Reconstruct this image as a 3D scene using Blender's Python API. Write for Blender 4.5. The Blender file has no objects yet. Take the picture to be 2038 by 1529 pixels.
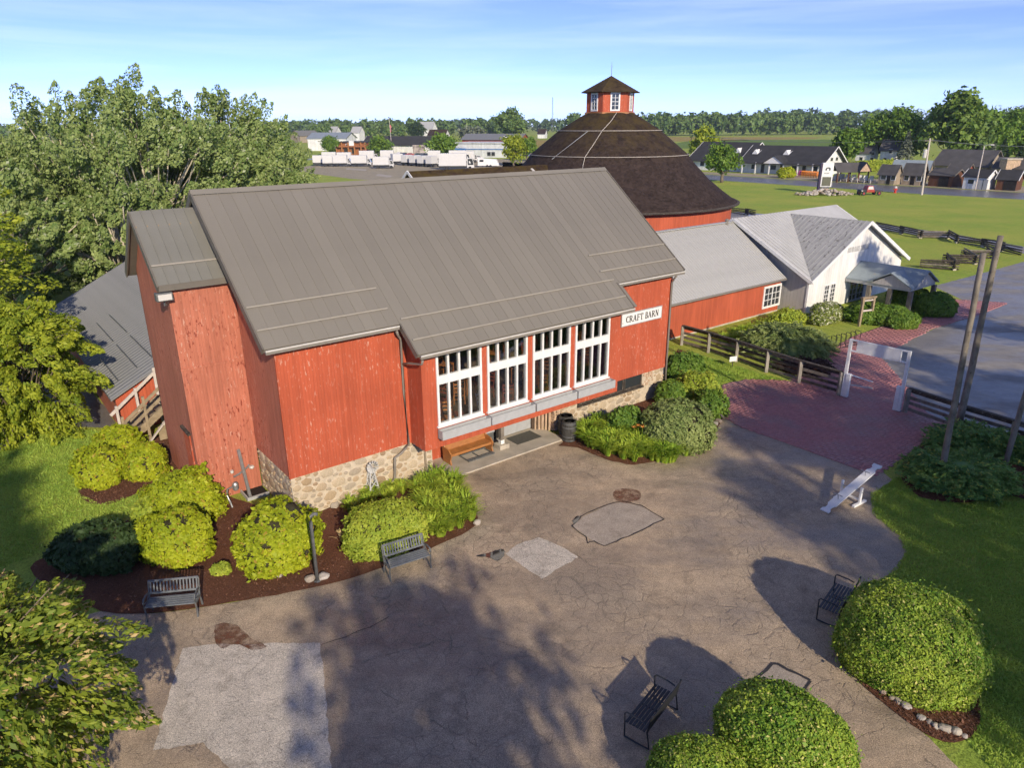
import bpy, math, random
import numpy as np
from mathutils import Vector, Matrix
R = math.radians
rnd = random.Random(7)
npr = np.random.default_rng(11)
S = bpy.context.scene
COL = S.collection

# ------------------------------------------------------------------ camera
cam_d = bpy.data.cameras.new('camera'); cam = bpy.data.objects.new('camera', cam_d); COL.objects.link(cam)
cam_d.sensor_fit = 'HORIZONTAL'; cam_d.sensor_width = 36.0; cam_d.lens = 24.995
cam_d.clip_start = 0.1; cam_d.clip_end = 9000
cam.location = (0, 0, 12)
_p, _r = R(20.0887), R(0.3)
_f = Vector((0, math.cos(_p), -math.sin(_p))); _x = Vector((1, 0, 0)); _u = _x.cross(_f)
_xr = _x*math.cos(_r) - _u*math.sin(_r); _ur = _x*math.sin(_r) + _u*math.cos(_r)
_m = Matrix((_xr, _ur, -_f)).transposed().to_4x4(); _m.translation = cam.location
cam.matrix_world = _m
S.camera = cam

# ------------------------------------------------------------------ sky, sun, exposure
SUN_AZ, SUN_EL = 158.0, 25.0            # clockwise from +Y, above the horizon
W = bpy.data.worlds.new('World'); S.world = W; W.use_nodes = True
nt = W.node_tree; bg = nt.nodes['Background']
sky = nt.nodes.new('ShaderNodeTexSky'); sky.sky_type = 'NISHITA'; sky.sun_disc = False
sky.sun_elevation = R(SUN_EL); sky.sun_rotation = R(SUN_AZ)
sky.altitude = 8000; sky.air_density = 1.0; sky.dust_density = 0.0; sky.ozone_density = 4.2
tc = nt.nodes.new('ShaderNodeTexCoord')
mp = nt.nodes.new('ShaderNodeMapping'); mp.inputs['Rotation'].default_value = (0, R(-5), 0); mp.inputs['Scale'].default_value = (.8, .8, 13.0)
no = nt.nodes.new('ShaderNodeTexNoise'); no.inputs['Scale'].default_value = 2.3; no.inputs['Detail'].default_value = 7; no.inputs['Roughness'].default_value = .58; no.inputs['Distortion'].default_value = .5
cr = nt.nodes.new('ShaderNodeMapRange'); cr.inputs[1].default_value = .44; cr.inputs[2].default_value = .76; cr.inputs[3].default_value = 0; cr.inputs[4].default_value = .26
mx = nt.nodes.new('ShaderNodeMix'); mx.data_type = 'RGBA'
nt.links.new(tc.outputs['Generated'], mp.inputs[0]); nt.links.new(mp.outputs[0], no.inputs['Vector']); nt.links.new(no.outputs[0], cr.inputs[0])
nt.links.new(cr.outputs[0], mx.inputs[0]); tint = nt.nodes.new('ShaderNodeMix'); tint.data_type = 'RGBA'; tint.blend_type = 'MULTIPLY'; tint.inputs[0].default_value = 1.0; tint.inputs[7].default_value = (.90, .70, .78, 1)   # camera white balance of the sky
nt.links.new(sky.outputs[0], tint.inputs[6]); nt.links.new(tint.outputs[2], mx.inputs[6]); mx.inputs[7].default_value = (4.3, 4.7, 5.4, 1)
nt.links.new(mx.outputs[2], bg.inputs[0]); bg.inputs[1].default_value = 0.15
sun_d = bpy.data.lights.new('sun', 'SUN'); sun = bpy.data.objects.new('sun', sun_d); COL.objects.link(sun)
sun_d.energy = 2.45; sun_d.angle = R(0.8); sun_d.color = (1.0, 0.86, 0.66)
_sd = Vector((math.sin(R(SUN_AZ))*math.cos(R(SUN_EL)), math.cos(R(SUN_AZ))*math.cos(R(SUN_EL)), math.sin(R(SUN_EL))))
sun.rotation_euler = _sd.to_track_quat('Z', 'Y').to_euler(); sun.location = (20, -40, 40)
S.view_settings.view_transform = 'Standard'; S.view_settings.look = 'None'
S.view_settings.exposure = 1.0; S.view_settings.gamma = 1.0; S.view_settings.use_curve_mapping = False
S.render.engine = 'CYCLES'
S.cycles.max_bounces = 4; S.cycles.diffuse_bounces = 2; S.cycles.glossy_bounces = 2; S.cycles.transparent_max_bounces = 8
S.cycles.transmission_bounces = 2; S.cycles.volume_bounces = 0; S.cycles.use_light_tree = False; S.cycles.use_adaptive_sampling = True; S.cycles.adaptive_threshold = .025; S.cycles.caustics_reflective = False; S.cycles.caustics_refractive = False
S.cycles.use_denoising = True; S.cycles.sample_clamp_indirect = 6

# ------------------------------------------------------------------ mesh helpers
class MB:
    """collects simple solids; build() links them as one mesh object"""
    def __init__(s, off=(0, 0, 0)): s.v = []; s.f = []; s.o = off
    def add(s, vs, fs):
        n = len(s.v); s.v += [(a-s.o[0], b-s.o[1], c-s.o[2]) for a, b, c in vs]; s.f += [tuple(i+n for i in q) for q in fs]; return s
    def box(s, x0, x1, y0, y1, z0, z1):
        return s.add([(x0,y0,z0),(x1,y0,z0),(x1,y1,z0),(x0,y1,z0),(x0,y0,z1),(x1,y0,z1),(x1,y1,z1),(x0,y1,z1)],
                     [(0,3,2,1),(4,5,6,7),(0,1,5,4),(1,2,6,5),(2,3,7,6),(3,0,4,7)])
    def beam(s, p, q, w, h, up=(0,0,1)):
        p = Vector(p); q = Vector(q); d = (q-p).normalized(); a = d.cross(Vector(up))
        if a.length < 1e-4: a = d.cross(Vector((0,1,0)))
        a.normalize(); b = a.cross(d); a = a*w/2; b = b*h/2
        return s.add([tuple(x) for x in (p-a-b,p+a-b,p+a+b,p-a+b,q-a-b,q+a-b,q+a+b,q-a+b)],
                     [(0,1,2,3),(7,6,5,4),(0,4,5,1),(1,5,6,2),(2,6,7,3),(3,7,4,0)])
    def tube(s, pts, rad, n=8, cap=True):
        pts = [Vector(p) for p in pts]; k = len(pts)
        if not hasattr(rad, '__len__'): rad = [rad]*k
        vs = []; ref = Vector((0,0,1))
        for i, p in enumerate(pts):
            d = (pts[min(i+1,k-1)]-pts[max(i-1,0)]).normalized()
            a = d.cross(ref)
            if a.length < .05: a = d.cross(Vector((1,0,0)))
            a.normalize(); b = d.cross(a)
            for j in range(n):
                t = 2*math.pi*j/n; vs.append(tuple(p+(a*math.cos(t)+b*math.sin(t))*rad[i]))
        fs = [(i*n+j, i*n+(j+1)%n, (i+1)*n+(j+1)%n, (i+1)*n+j) for i in range(k-1) for j in range(n)]
        if cap: fs += [tuple(range(n))[::-1], tuple((k-1)*n+j for j in range(n))]
        return s.add(vs, fs)
    def lathe(s, prof, c=(0,0), n=24, a0=0.0):
        vs = []; k = len(prof)
        for r, z in prof:
            for j in range(n):
                t = a0+2*math.pi*j/n; vs.append((c[0]+r*math.cos(t), c[1]+r*math.sin(t), z))
        fs = [(i*n+j, i*n+(j+1)%n, (i+1)*n+(j+1)%n, (i+1)*n+j) for i in range(k-1) for j in range(n)]
        if prof[0][0] > 1e-3: fs.append(tuple(range(n))[::-1])
        if prof[-1][0] > 1e-3: fs.append(tuple((k-1)*n+j for j in range(n)))
        return s.add(vs, fs)
    def poly(s, pts, th=None, nrm=(0,0,-1)):
        """flat polygon, or a slab of thickness th pushed along nrm"""
        n = len(pts)
        if th is None: return s.add(pts, [tuple(range(n))])
        q = [(a+nrm[0]*th, b+nrm[1]*th, c+nrm[2]*th) for a, b, c in pts]
        return s.add(list(pts)+q, [tuple(range(n)), tuple(range(2*n-1, n-1, -1))]+[(i, n+i, n+(i+1)%n, (i+1)%n) for i in range(n)])
    def build(s, name, mat, parent=None, smooth=False, loc=None, bevel=0, **tags):
        me = bpy.data.meshes.new(name); me.from_pydata(s.v, [], s.f); me.update()
        return obj(name, me, mat, parent, smooth, loc, bevel, **tags)

def obj(name, me, mat, parent=None, smooth=False, loc=None, bevel=0, rz=0, **tags):
    if isinstance(mat, (list, tuple)):
        for m in mat: me.materials.append(m)
    elif mat is not None and not me.materials: me.materials.append(mat)
    if smooth: me.polygons.foreach_set('use_smooth', [True]*len(me.polygons))
    o = bpy.data.objects.new(name, me); COL.objects.link(o)
    if parent is not None: o.parent = parent
    if loc is not None: o.location = loc
    if rz: o.rotation_euler.z = rz
    if bevel:
        b = o.modifiers.new('bevel', 'BEVEL'); b.width = bevel; b.segments = 2; b.limit_method = 'ANGLE'
    return tag(o, **tags)
def tag(o, label=None, cat=None, group=None, kind=None):
    if label: o['label'] = label
    if cat: o['category'] = cat
    if group: o['group'] = group
    if kind: o['kind'] = kind
    return o
def empty(name, loc=(0,0,0), rz=0.0, **tags):
    o = bpy.data.objects.new(name, None); COL.objects.link(o); o.location = loc if len(loc) == 3 else (loc[0], loc[1], 0)
    o.rotation_euler.z = rz; o.empty_display_size = .3
    return tag(o, **tags)
def kids(o): return [c for c in bpy.data.objects if c.parent is o]
def copy_tree(o, loc=None, rz=None, parent=None, **tags):
    c = o.copy(); COL.objects.link(c)
    if parent is not None: c.parent = parent
    for ch in kids(o): copy_tree(ch, parent=c)
    if loc is not None: c.location = loc if len(loc) == 3 else (loc[0], loc[1], 0)
    if rz is not None: c.rotation_euler.z = rz
    return tag(c, **tags)
def inst(src, name, parent, loc, scale=None, rot=None):
    """another object sharing src's mesh"""
    o = bpy.data.objects.new(name, src.data if hasattr(src, 'data') else src); COL.objects.link(o); o.parent = parent; o.location = loc
    if scale is not None: o.scale = scale
    if rot is not None: o.rotation_euler = rot
    return o
def quad_mesh(name, co, quads):
    me = bpy.data.meshes.new(name); n = len(quads)
    me.vertices.add(len(co)); me.vertices.foreach_set('co', np.ascontiguousarray(co, dtype=np.float32).ravel())
    me.loops.add(4*n); me.loops.foreach_set('vertex_index', np.ascontiguousarray(quads, dtype=np.int32).ravel())
    me.polygons.add(n); me.polygons.foreach_set('loop_start', np.arange(0, 4*n, 4, dtype=np.int32)); me.polygons.foreach_set('loop_total', np.full(n, 4, dtype=np.int32))
    me.update(calc_edges=True); me.validate(); return me

# ------------------------------------------------------------------ foliage helpers
def unit(a): return a/np.maximum(np.linalg.norm(a, axis=1, keepdims=True), 1e-9)
def leaves(P, N, size, aspect=.55, wob=1.0, T=None):
    """one diamond leaf per point; N = preferred facing, T = preferred long axis"""
    n = len(P); nn = unit(N*1.0+npr.normal(0, wob*.6, (n, 3)))
    t = npr.normal(0, 1, (n, 3)) if T is None else T+npr.normal(0, .35, (n, 3))
    t = unit(t-nn*np.sum(t*nn, axis=1, keepdims=True)); b = np.cross(nn, t)
    sz = (size*np.exp(npr.normal(0, .30, n)))[:, None]
    co = np.stack([P-t*sz, P+b*sz*aspect, P+t*sz, P-b*sz*aspect], axis=1).reshape(-1, 3)
    return co, np.arange(4*n).reshape(-1, 4)
def join(parts):
    co = []; q = []; k = 0
    for c, f in parts: co.append(c); q.append(f+k); k += len(c)
    return np.concatenate(co), np.concatenate(q)
def cube_sphere(m=7):
    g = np.linspace(-1, 1, m+1); co = []; q = []; k = 0
    for ax in range(3):
        for sg in (-1, 1):
            A, B = np.meshgrid(g, g); c = np.zeros((m+1, m+1, 3)); o = [i for i in range(3) if i != ax]
            c[..., ax] = sg; c[..., o[0]] = np.tan(A*.785); c[..., o[1]] = np.tan(B*.785)*(sg if ax != 1 else -sg)
            co.append(unit(c.reshape(-1, 3)))
            i = np.arange(m)[:, None]*(m+1)+np.arange(m)[None]; i = i.ravel()+k
            q.append(np.stack([i, i+1, i+m+2, i+m+1], 1)); k += (m+1)**2
    return np.concatenate(co), np.concatenate(q)
def lumps(seed, n=9, f=4.0):
    r = np.random.default_rng(seed); K = r.normal(0, f, (n, 3)); ph = r.uniform(0, 6.28, n)
    return lambda d: np.sin(d@K.T+ph).sum(1)/math.sqrt(n)

# ------------------------------------------------------------------ materials
def newmat(name):
    m = bpy.data.materials.new(name); m.use_nodes = True
    return m, m.node_tree, m.node_tree.nodes['Principled BSDF']
def nd(nt, t, ins=None, **props):
    n = nt.nodes.new('ShaderNode'+t)
    for k, v in props.items(): setattr(n, k, v)
    for k, v in (ins or {}).items():
        s = n.inputs[k]
        if isinstance(v, bpy.types.NodeSocket): nt.links.new(v, s)
        else: s.default_value = v
    return n
def math_(nt, op, a, b=None, c=None):
    i = {0: a}
    if b is not None: i[1] = b
    if c is not None: i[2] = c
    return nd(nt, 'Math', i, operation=op).outputs[0]
def mixc(nt, fac, a, b, mode='MIX'):
    c = lambda v: v if isinstance(v, bpy.types.NodeSocket) else tuple(v)+((1,) if len(v) == 3 else ())
    return nd(nt, 'Mix', {0: fac, 6: c(a), 7: c(b)}, data_type='RGBA', blend_type=mode).outputs[2]
def remap(nt, v, a, b, c=0.0, d=1.0): return nd(nt, 'MapRange', {0: v, 1: a, 2: b, 3: c, 4: d}).outputs[0]
def coords(nt, scale=(1,1,1), src='Object'):
    t = nd(nt, 'TexCoord').outputs[src]
    return nd(nt, 'Mapping', {0: t, 'Scale': scale}).outputs[0]
def world_pos(nt, scale=(1,1,1)):
    return nd(nt, 'Mapping', {0: nd(nt, 'NewGeometry').outputs['Position'], 'Scale': scale}).outputs[0]
def noise(nt, vec, scale, detail=4, rough=.55, dist=0.0): return nd(nt, 'TexNoise', {'Vector': vec, 'Scale': scale, 'Detail': detail, 'Roughness': rough, 'Distortion': dist}).outputs[0]
def bump(nt, b, h, strength=.4, dist=.02): nt.links.new(nd(nt, 'Bump', {'Height': h, 'Strength': strength, 'Distance': dist}).outputs[0], b.inputs['Normal'])
def mix_grain(name, col, rough=.7, var=.25, scale=6.0, stretch=(1,1,1), metallic=0.0, bmp=.15, spot=None, spec=.3, fine=60.0, each=0.0):
    """painted / weathered everyday surface: base colour, broad and fine variation, optional spots of a second colour"""
    m, nt, b = newmat(name); v = coords(nt, stretch)
    n1 = noise(nt, v, scale, 5); n2 = noise(nt, v, fine, 3)
    f = math_(nt, 'ADD', remap(nt, n1, .3, .7, 1-var, 1+var), remap(nt, n2, .3, .7, -var*.35, var*.35))
    if each: f = math_(nt, 'ADD', f, remap(nt, nd(nt, 'ObjectInfo').outputs['Random'], 0, 1, -each, each))
    c = mixc(nt, 1.0, col, nd(nt, 'CombineColor', {0: f, 1: f, 2: f}).outputs[0], 'MULTIPLY')
    if spot:
        k = remap(nt, noise(nt, v, spot[1], 6, .65), spot[2], spot[2]+.06); c = mixc(nt, k, c, spot[0])
    nt.links.new(c, b.inputs['Base Color']); b.inputs['Roughness'].default_value = rough; b.inputs['Metallic'].default_value = metallic
    b.inputs['Specular IOR Level'].default_value = spec
    if bmp: bump(nt, b, n2, bmp, .01)
    return m
def siding(name, col, pale, peel=.66, board=.19, streak=.22, spots=None):
    """vertical board siding: board joints as relief, streaky fading and flaking paint"""
    m, nt, b = newmat(name); t = nd(nt, 'TexCoord').outputs['Object']; xyz = nd(nt, 'SeparateXYZ', {0: t}).outputs
    s = math_(nt, 'DIVIDE', math_(nt, 'ADD', xyz[0], xyz[1]), board)
    fr = math_(nt, 'FRACT', s); idn = math_(nt, 'FLOOR', s)
    wn = nd(nt, 'TexWhiteNoise', {'W': idn}, noise_dimensions='1D').outputs['Value']
    gro = math_(nt, 'MINIMUM', remap(nt, math_(nt, 'ABSOLUTE', math_(nt, 'SUBTRACT', fr, .5)), .44, .5, 1, 0), 1.0)
    vs = nd(nt, 'Mapping', {0: t, 'Scale': (9, 9, .5)}).outputs[0]; n1 = noise(nt, vs, 1.3, 6, .6)
    vm = nd(nt, 'Mapping', {0: t, 'Scale': (1, 1, .6)}).outputs[0]; n2 = noise(nt, vm, .7, 4)
    n3 = noise(nt, nd(nt, 'Mapping', {0: t, 'Scale': (14, 14, 4)}).outputs[0], 1.0, 6, .7)
    f = math_(nt, 'ADD', remap(nt, n1, .3, .7, 1-streak, 1+streak), math_(nt, 'ADD', remap(nt, wn, 0, 1, -.06, .06), remap(nt, n2, .3, .7, -.14, .14)))
    f = math_(nt, 'MULTIPLY', f, remap(nt, gro, 0, 1, .72, 1.0))
    c = mixc(nt, 1.0, col, nd(nt, 'CombineColor', {0: f, 1: f, 2: f}).outputs[0], 'MULTIPLY')
    k = math_(nt, 'MULTIPLY', remap(nt, n3, peel, peel+.05), remap(nt, n2, .42, .62, .15, .9))
    c = mixc(nt, k, c, pale)
    if spots:
        n4 = noise(nt, nd(nt, 'Mapping', {0: t, 'Scale': (11, 11, 4.5)}).outputs[0], 1.0, 5, .62)
        c = mixc(nt, math_(nt, 'MULTIPLY', remap(nt, n4, spots[1], spots[1]+.03), remap(nt, n2, .42, .58)), c, spots[0])
    nt.links.new(c, b.inputs['Base Color']); b.inputs['Roughness'].default_value = .72; b.inputs['Specular IOR Level'].default_value = .25
    bump(nt, b, math_(nt, 'ADD', gro, math_(nt, 'MULTIPLY', n1, .25)), .5, .012)
    return m
def foliage(name, c1, c2, trans=.35, c3=None, k3=.9, rough=.55):
    """leaf colours vary from leaf to leaf; light passes through them a little"""
    m, nt, b = newmat(name); g = nd(nt, 'NewGeometry'); r = g.outputs['Random Per Island']
    n = noise(nt, coords(nt), .9, 3)
    k = math_(nt, 'ADD', math_(nt, 'MULTIPLY', r, .75), remap(nt, n, .35, .65, -.15, .4))
    c = mixc(nt, k, c1, c2)
    if c3: c = mixc(nt, remap(nt, math_(nt, 'FRACT', math_(nt, 'MULTIPLY', r, 7.31)), k3, k3+.02), c, c3)
    nt.links.new(c, b.inputs['Base Color']); b.inputs['Roughness'].default_value = rough; b.inputs['Specular IOR Level'].default_value = .28
    tr = nd(nt, 'BsdfTranslucent', {0: c}); mxs = nd(nt, 'MixShader', {0: trans, 1: b.outputs[0], 2: tr.outputs[0]})
    nt.links.new(mxs.outputs[0], nt.nodes['Material Output'].inputs[0]); return m
# ------------------------------------------------------------------ material list
RED   = siding('red_siding', (.47,.102,.050), (.62,.35,.27), .575, .10, .10)
REDF  = siding('faded_red_siding', (.46,.160,.102), (.60,.36,.28), .58, .10, .13, spots=((.24,.05,.032), .59))
REDO  = siding('orange_red_siding', (.46,.105,.052), (.5,.25,.17), .70, .14, .12)
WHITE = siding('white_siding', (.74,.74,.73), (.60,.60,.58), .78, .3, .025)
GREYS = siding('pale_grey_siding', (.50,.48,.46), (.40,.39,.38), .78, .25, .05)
TRIMW = mix_grain('white_trim', (.78,.78,.77), .55, .06, 5, spot=((.45,.43,.40), 9, .70))
ROOF  = mix_grain('taupe_metal_roof', (.222,.204,.174), .42, .09, .5, stretch=(1,.35,.35), metallic=.0, bmp=.04, spec=.45, each=.05)
ROOFL = mix_grain('old_taupe_metal_roof', (.190,.186,.165), .42, .10, .9, bmp=.04, spec=.45, spot=((.30,.22,.12), 3, .68))
GALV  = mix_grain('corrugated_roof', (.20,.205,.21), .45, .12, 1.2, bmp=.05, spec=.45)
ANNR  = mix_grain('pale_metal_roof', (.42,.42,.41), .45, .06, .8, bmp=.03, spec=.4)
TROOF = mix_grain('weathered_zinc_roof', (.40,.40,.39), .5, .12, .5, stretch=(1.0,5.0,5.0), bmp=.05, spot=((.17,.165,.15), 1.2, .57))
TROOA = mix_grain('clean_zinc_roof', (.50,.50,.49), .45, .07, 1.0, bmp=.03, spec=.4)
PROOF = mix_grain('blue_grey_porch_roof', (.27,.32,.345), .5, .15, 1.2, bmp=.05, spot=((.30,.30,.26), 2, .62))
FASC  = mix_grain('taupe_trim', (.155,.14,.12), .5, .1, 3, bmp=.03)
GUTT  = mix_grain('grey_gutter', (.23,.21,.185), .4, .08, 3, bmp=.02)
GUTL  = mix_grain('pale_metal_and_highlight', (.60,.58,.55), .4, .06, 3, bmp=.02)  # pale metal parts, and the painted highlight along the gutters
GUTB  = mix_grain('pale_snow_bar', (.33,.305,.27), .5, .06, 3, bmp=.02)
GREYP = mix_grain('grey_paint', (.40,.41,.42), .6, .08, 5, bmp=.08)
DARK  = mix_grain('dark_opening', (.020,.018,.017), .8, .2, 4)
INTW  = mix_grain('interior_boards', (.13,.09,.065), .8, .3, 2, (1,1,.3))
WOODO = mix_grain('varnished_oak', (.40,.17,.055), .35, .2, 5, (1,1,6), bmp=.06, spec=.5)
WOODC = mix_grain('chair_wood', (.46,.17,.05), .4, .25, 5)
WOODG = mix_grain('weathered_grey_wood', (.20,.175,.145), .85, .35, 4, (1,1,.5), bmp=.4, spot=((.09,.075,.06), 12, .60))
WOODL = mix_grain('pale_grey_post', (.30,.275,.235), .85, .3, 4, (1,1,.5), bmp=.3)
WOODD = mix_grain('dark_weathered_wood', (.075,.062,.050), .85, .45, 5, bmp=.4, spot=((.22,.20,.17), 9, .60))
WOODT = mix_grain('tan_deck_wood', (.31,.245,.16), .8, .25, 4, bmp=.25, spot=((.16,.12,.08), 10, .62))
WOODP = mix_grain('pale_bare_wood', (.56,.50,.45), .8, .15, 6, bmp=.2)
LOGM  = mix_grain('split_log', (.50,.36,.25), .85, .35, 6, (1,1,.4), bmp=.4, spot=((.16,.10,.07), 8, .62))
CONC  = mix_grain('porch_concrete', (.46,.41,.335), .85, .18, 1.6, bmp=.15, spot=((.62,.60,.55), 1.6, .66))
BLACKM= mix_grain('black_iron', (.022,.024,.027), .45, .2, 8, bmp=.05, spec=.5)
STEEL = mix_grain('galvanised_pipe', (.34,.35,.36), .4, .15, 6, metallic=.5, bmp=.03)
IRONG = mix_grain('grey_iron', (.12,.125,.125), .5, .25, 9, bmp=.08, spec=.5)
SLATB = mix_grain('blue_grey_slat', (.155,.17,.185), .5, .2, 7, bmp=.08)
MATM  = mix_grain('rubber_mat', (.10,.098,.085), .95, .2, 14)
BARREL= mix_grain('dark_barrel_staves', (.060,.058,.052), .55, .5, 4, (1,1,.5), bmp=.2, spec=.45)
def stone_mat(name, cols, rough=.85):
    m, nt, b = newmat(name); r = nd(nt, 'ObjectInfo').outputs['Random']; v = coords(nt)
    ramp = nd(nt, 'ValToRGB', {0: r}); e = ramp.color_ramp.elements
    while len(e) < len(cols): e.new(.5)
    for i, c in enumerate(cols): e[i].position = i/(len(cols)-1) if i < len(cols)-1 else 1.0; e[i].color = (*c, 1)
    n = noise(nt, v, 7, 6, .65); f = remap(nt, n, .25, .75, .72, 1.28)
    c = mixc(nt, 1.0, ramp.outputs[0], nd(nt, 'CombineColor', {0: f, 1: f, 2: f}).outputs[0], 'MULTIPLY')
    nt.links.new(c, b.inputs['Base Color']); b.inputs['Roughness'].default_value = rough; bump(nt, b, n, .5, .02); return m
STONE = stone_mat('field_stone', [(.36,.26,.155),(.47,.37,.25),(.30,.21,.13),(.52,.42,.29),(.40,.34,.26),(.33,.27,.20),(.50,.36,.22)])
ROCK  = stone_mat('loose_rock', [(.34,.30,.25),(.45,.40,.33),(.28,.22,.17),(.52,.49,.45),(.40,.30,.22)])
MORT  = mix_grain('mortar', (.56,.48,.37), .95, .15, 6, bmp=.4)
# shingles: dark brown, with moss growing on the upper roof
def shingles(name, col, moss_z=None):
    m, nt, b = newmat(name); t = nd(nt, 'TexCoord').outputs['Object']
    n1 = noise(nt, t, 1.1, 6, .65); n2 = noise(nt, t, 9, 4, .7)
    vor = nd(nt, 'TexVoronoi', {'Vector': nd(nt, 'Mapping', {0: t, 'Scale': (4.5,4.5,6.5)}).outputs[0], 'Scale': 1.0}); rr = vor.outputs['Color']
    f = math_(nt, 'ADD', remap(nt, n1, .3, .7, .72, 1.25), remap(nt, nd(nt, 'SeparateColor', {0: rr}).outputs[0], 0, 1, -.28, .28))
    c = mixc(nt, 1.0, col, nd(nt, 'CombineColor', {0: f, 1: f, 2: f}).outputs[0], 'MULTIPLY')
    if moss_z:
        z = nd(nt, 'SeparateXYZ', {0: t}).outputs[2]
        k = math_(nt, 'MULTIPLY', remap(nt, z, moss_z[0], moss_z[1]), remap(nt, math_(nt, 'ADD', n1, math_(nt, 'MULTIPLY', n2, .4)), .55, .85))
        c = mixc(nt, k, c, (.085,.062,.014))
    nt.links.new(c, b.inputs['Base Color']); b.inputs['Roughness'].default_value = .9; b.inputs['Specular IOR Level'].default_value = .12
    bump(nt, b, math_(nt, 'ADD', vor.outputs['Distance'], n2), .5, .03); return m
SHING = shingles('brown_shingles', (.042,.030,.027), (8.8, 13.6))
SHINX = shingles('mossy_brown_shingles', (.045,.029,.024), (6.0, 9.2))
SHINC = shingles('cupola_shingles', (.060,.042,.030), (14.0, 15.8))
SHINK = mix_grain('charcoal_shingles', (.045,.045,.048), .9, .2, .6, bmp=.1)
SHING2= mix_grain('grey_shingles', (.095,.09,.088), .9, .2, .6, bmp=.1)
# glass: clear pane with a real reflection
m, nt, b = newmat('window_glass'); nt.nodes.remove(b)
_g = nd(nt, 'BsdfGlossy', {0: (1,1,1,1), 'Roughness': .03}); _t = nd(nt, 'BsdfTransparent', {0: (.90,.92,.91,1)})
_l = nd(nt, 'LayerWeight', {0: .32}); nt.links.new(nd(nt, 'MixShader', {0: math_(nt, 'MULTIPLY', _l.outputs['Fresnel'], .8), 1: _t.outputs[0], 2: _g.outputs[0]}).outputs[0], nt.nodes['Material Output'].inputs[0])
GLASS = m
m, nt, b = newmat('dark_pane'); b.inputs['Base Color'].default_value = (.035,.04,.045,1); b.inputs['Roughness'].default_value = .08; b.inputs['Specular IOR Level'].default_value = .6; DPANE = m
# ground covers
def grass(name, c1, c2, c3, mow=0.0):
    m, nt, b = newmat(name); p = world_pos(nt)
    n1 = noise(nt, p, .12, 5, .6); n2 = noise(nt, p, 1.6, 5, .65); n3 = noise(nt, world_pos(nt, (1,.55,1)), 22, 4, .7)
    c = mixc(nt, remap(nt, n2, .32, .68), c1, c2); c = mixc(nt, remap(nt, n1, .38, .66, 0, .85), c, c3)
    if mow:
        dry = remap(nt, noise(nt, p, .55, 6, .7), .52, .72, 0, mow); c = mixc(nt, dry, c, (.40,.36,.11))
        st = nd(nt, 'TexWave', {'Vector': nd(nt, 'Mapping', {0: p, 'Rotation': (0,0,R(-28))}).outputs[0], 'Scale': .42, 'Distortion': 1.2, 'Detail': 2, 'Detail Scale': 1.0}).outputs['Fac']; c = mixc(nt, remap(nt, st, 0, 1, 0, .22), c, (.13,.24,.035))
    f = math_(nt, 'MULTIPLY', remap(nt, n3, .25, .75, .45, 1.55), remap(nt, noise(nt, p, 7, 4, .7), .3, .7, .78, 1.22)); c = mixc(nt, 1.0, c, nd(nt, 'CombineColor', {0: f, 1: f, 2: f}).outputs[0], 'MULTIPLY')
    nt.links.new(c, b.inputs['Base Color']); b.inputs['Roughness'].default_value = .9; b.inputs['Specular IOR Level'].default_value = .1
    bump(nt, b, math_(nt, 'ADD', n3, n2), .8, .05); return m
GRASS = grass('lawn_grass', (.25,.36,.060), (.34,.43,.068), (.45,.45,.09), .6)
BLADE = foliage('grass_blade', (.25,.42,.06), (.48,.60,.10), .3)
TWIG_SHADE  = mix_grain('shaded_twig_core', (.045,.042,.022), .95, .4, 9)  # brown twig colour, darkened with painted shade so leaf gaps look deep
FIELD = grass('crop_green', (.12,.21,.04), (.16,.25,.045), (.18,.24,.05))
FIELDT= grass('crop_tan', (.36,.27,.08), (.42,.31,.09), (.30,.26,.08))
def wear(nt, b, n, lo, rng=.07):
    """the thin top layer is worn through where n is low"""
    t = nd(nt, 'BsdfTransparent'); nt.links.new(nd(nt, 'MixShader', {0: remap(nt, n, lo, lo+rng), 1: t.outputs[0], 2: b.outputs[0]}).outputs[0], nt.nodes['Material Output'].inputs[0])
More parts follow.
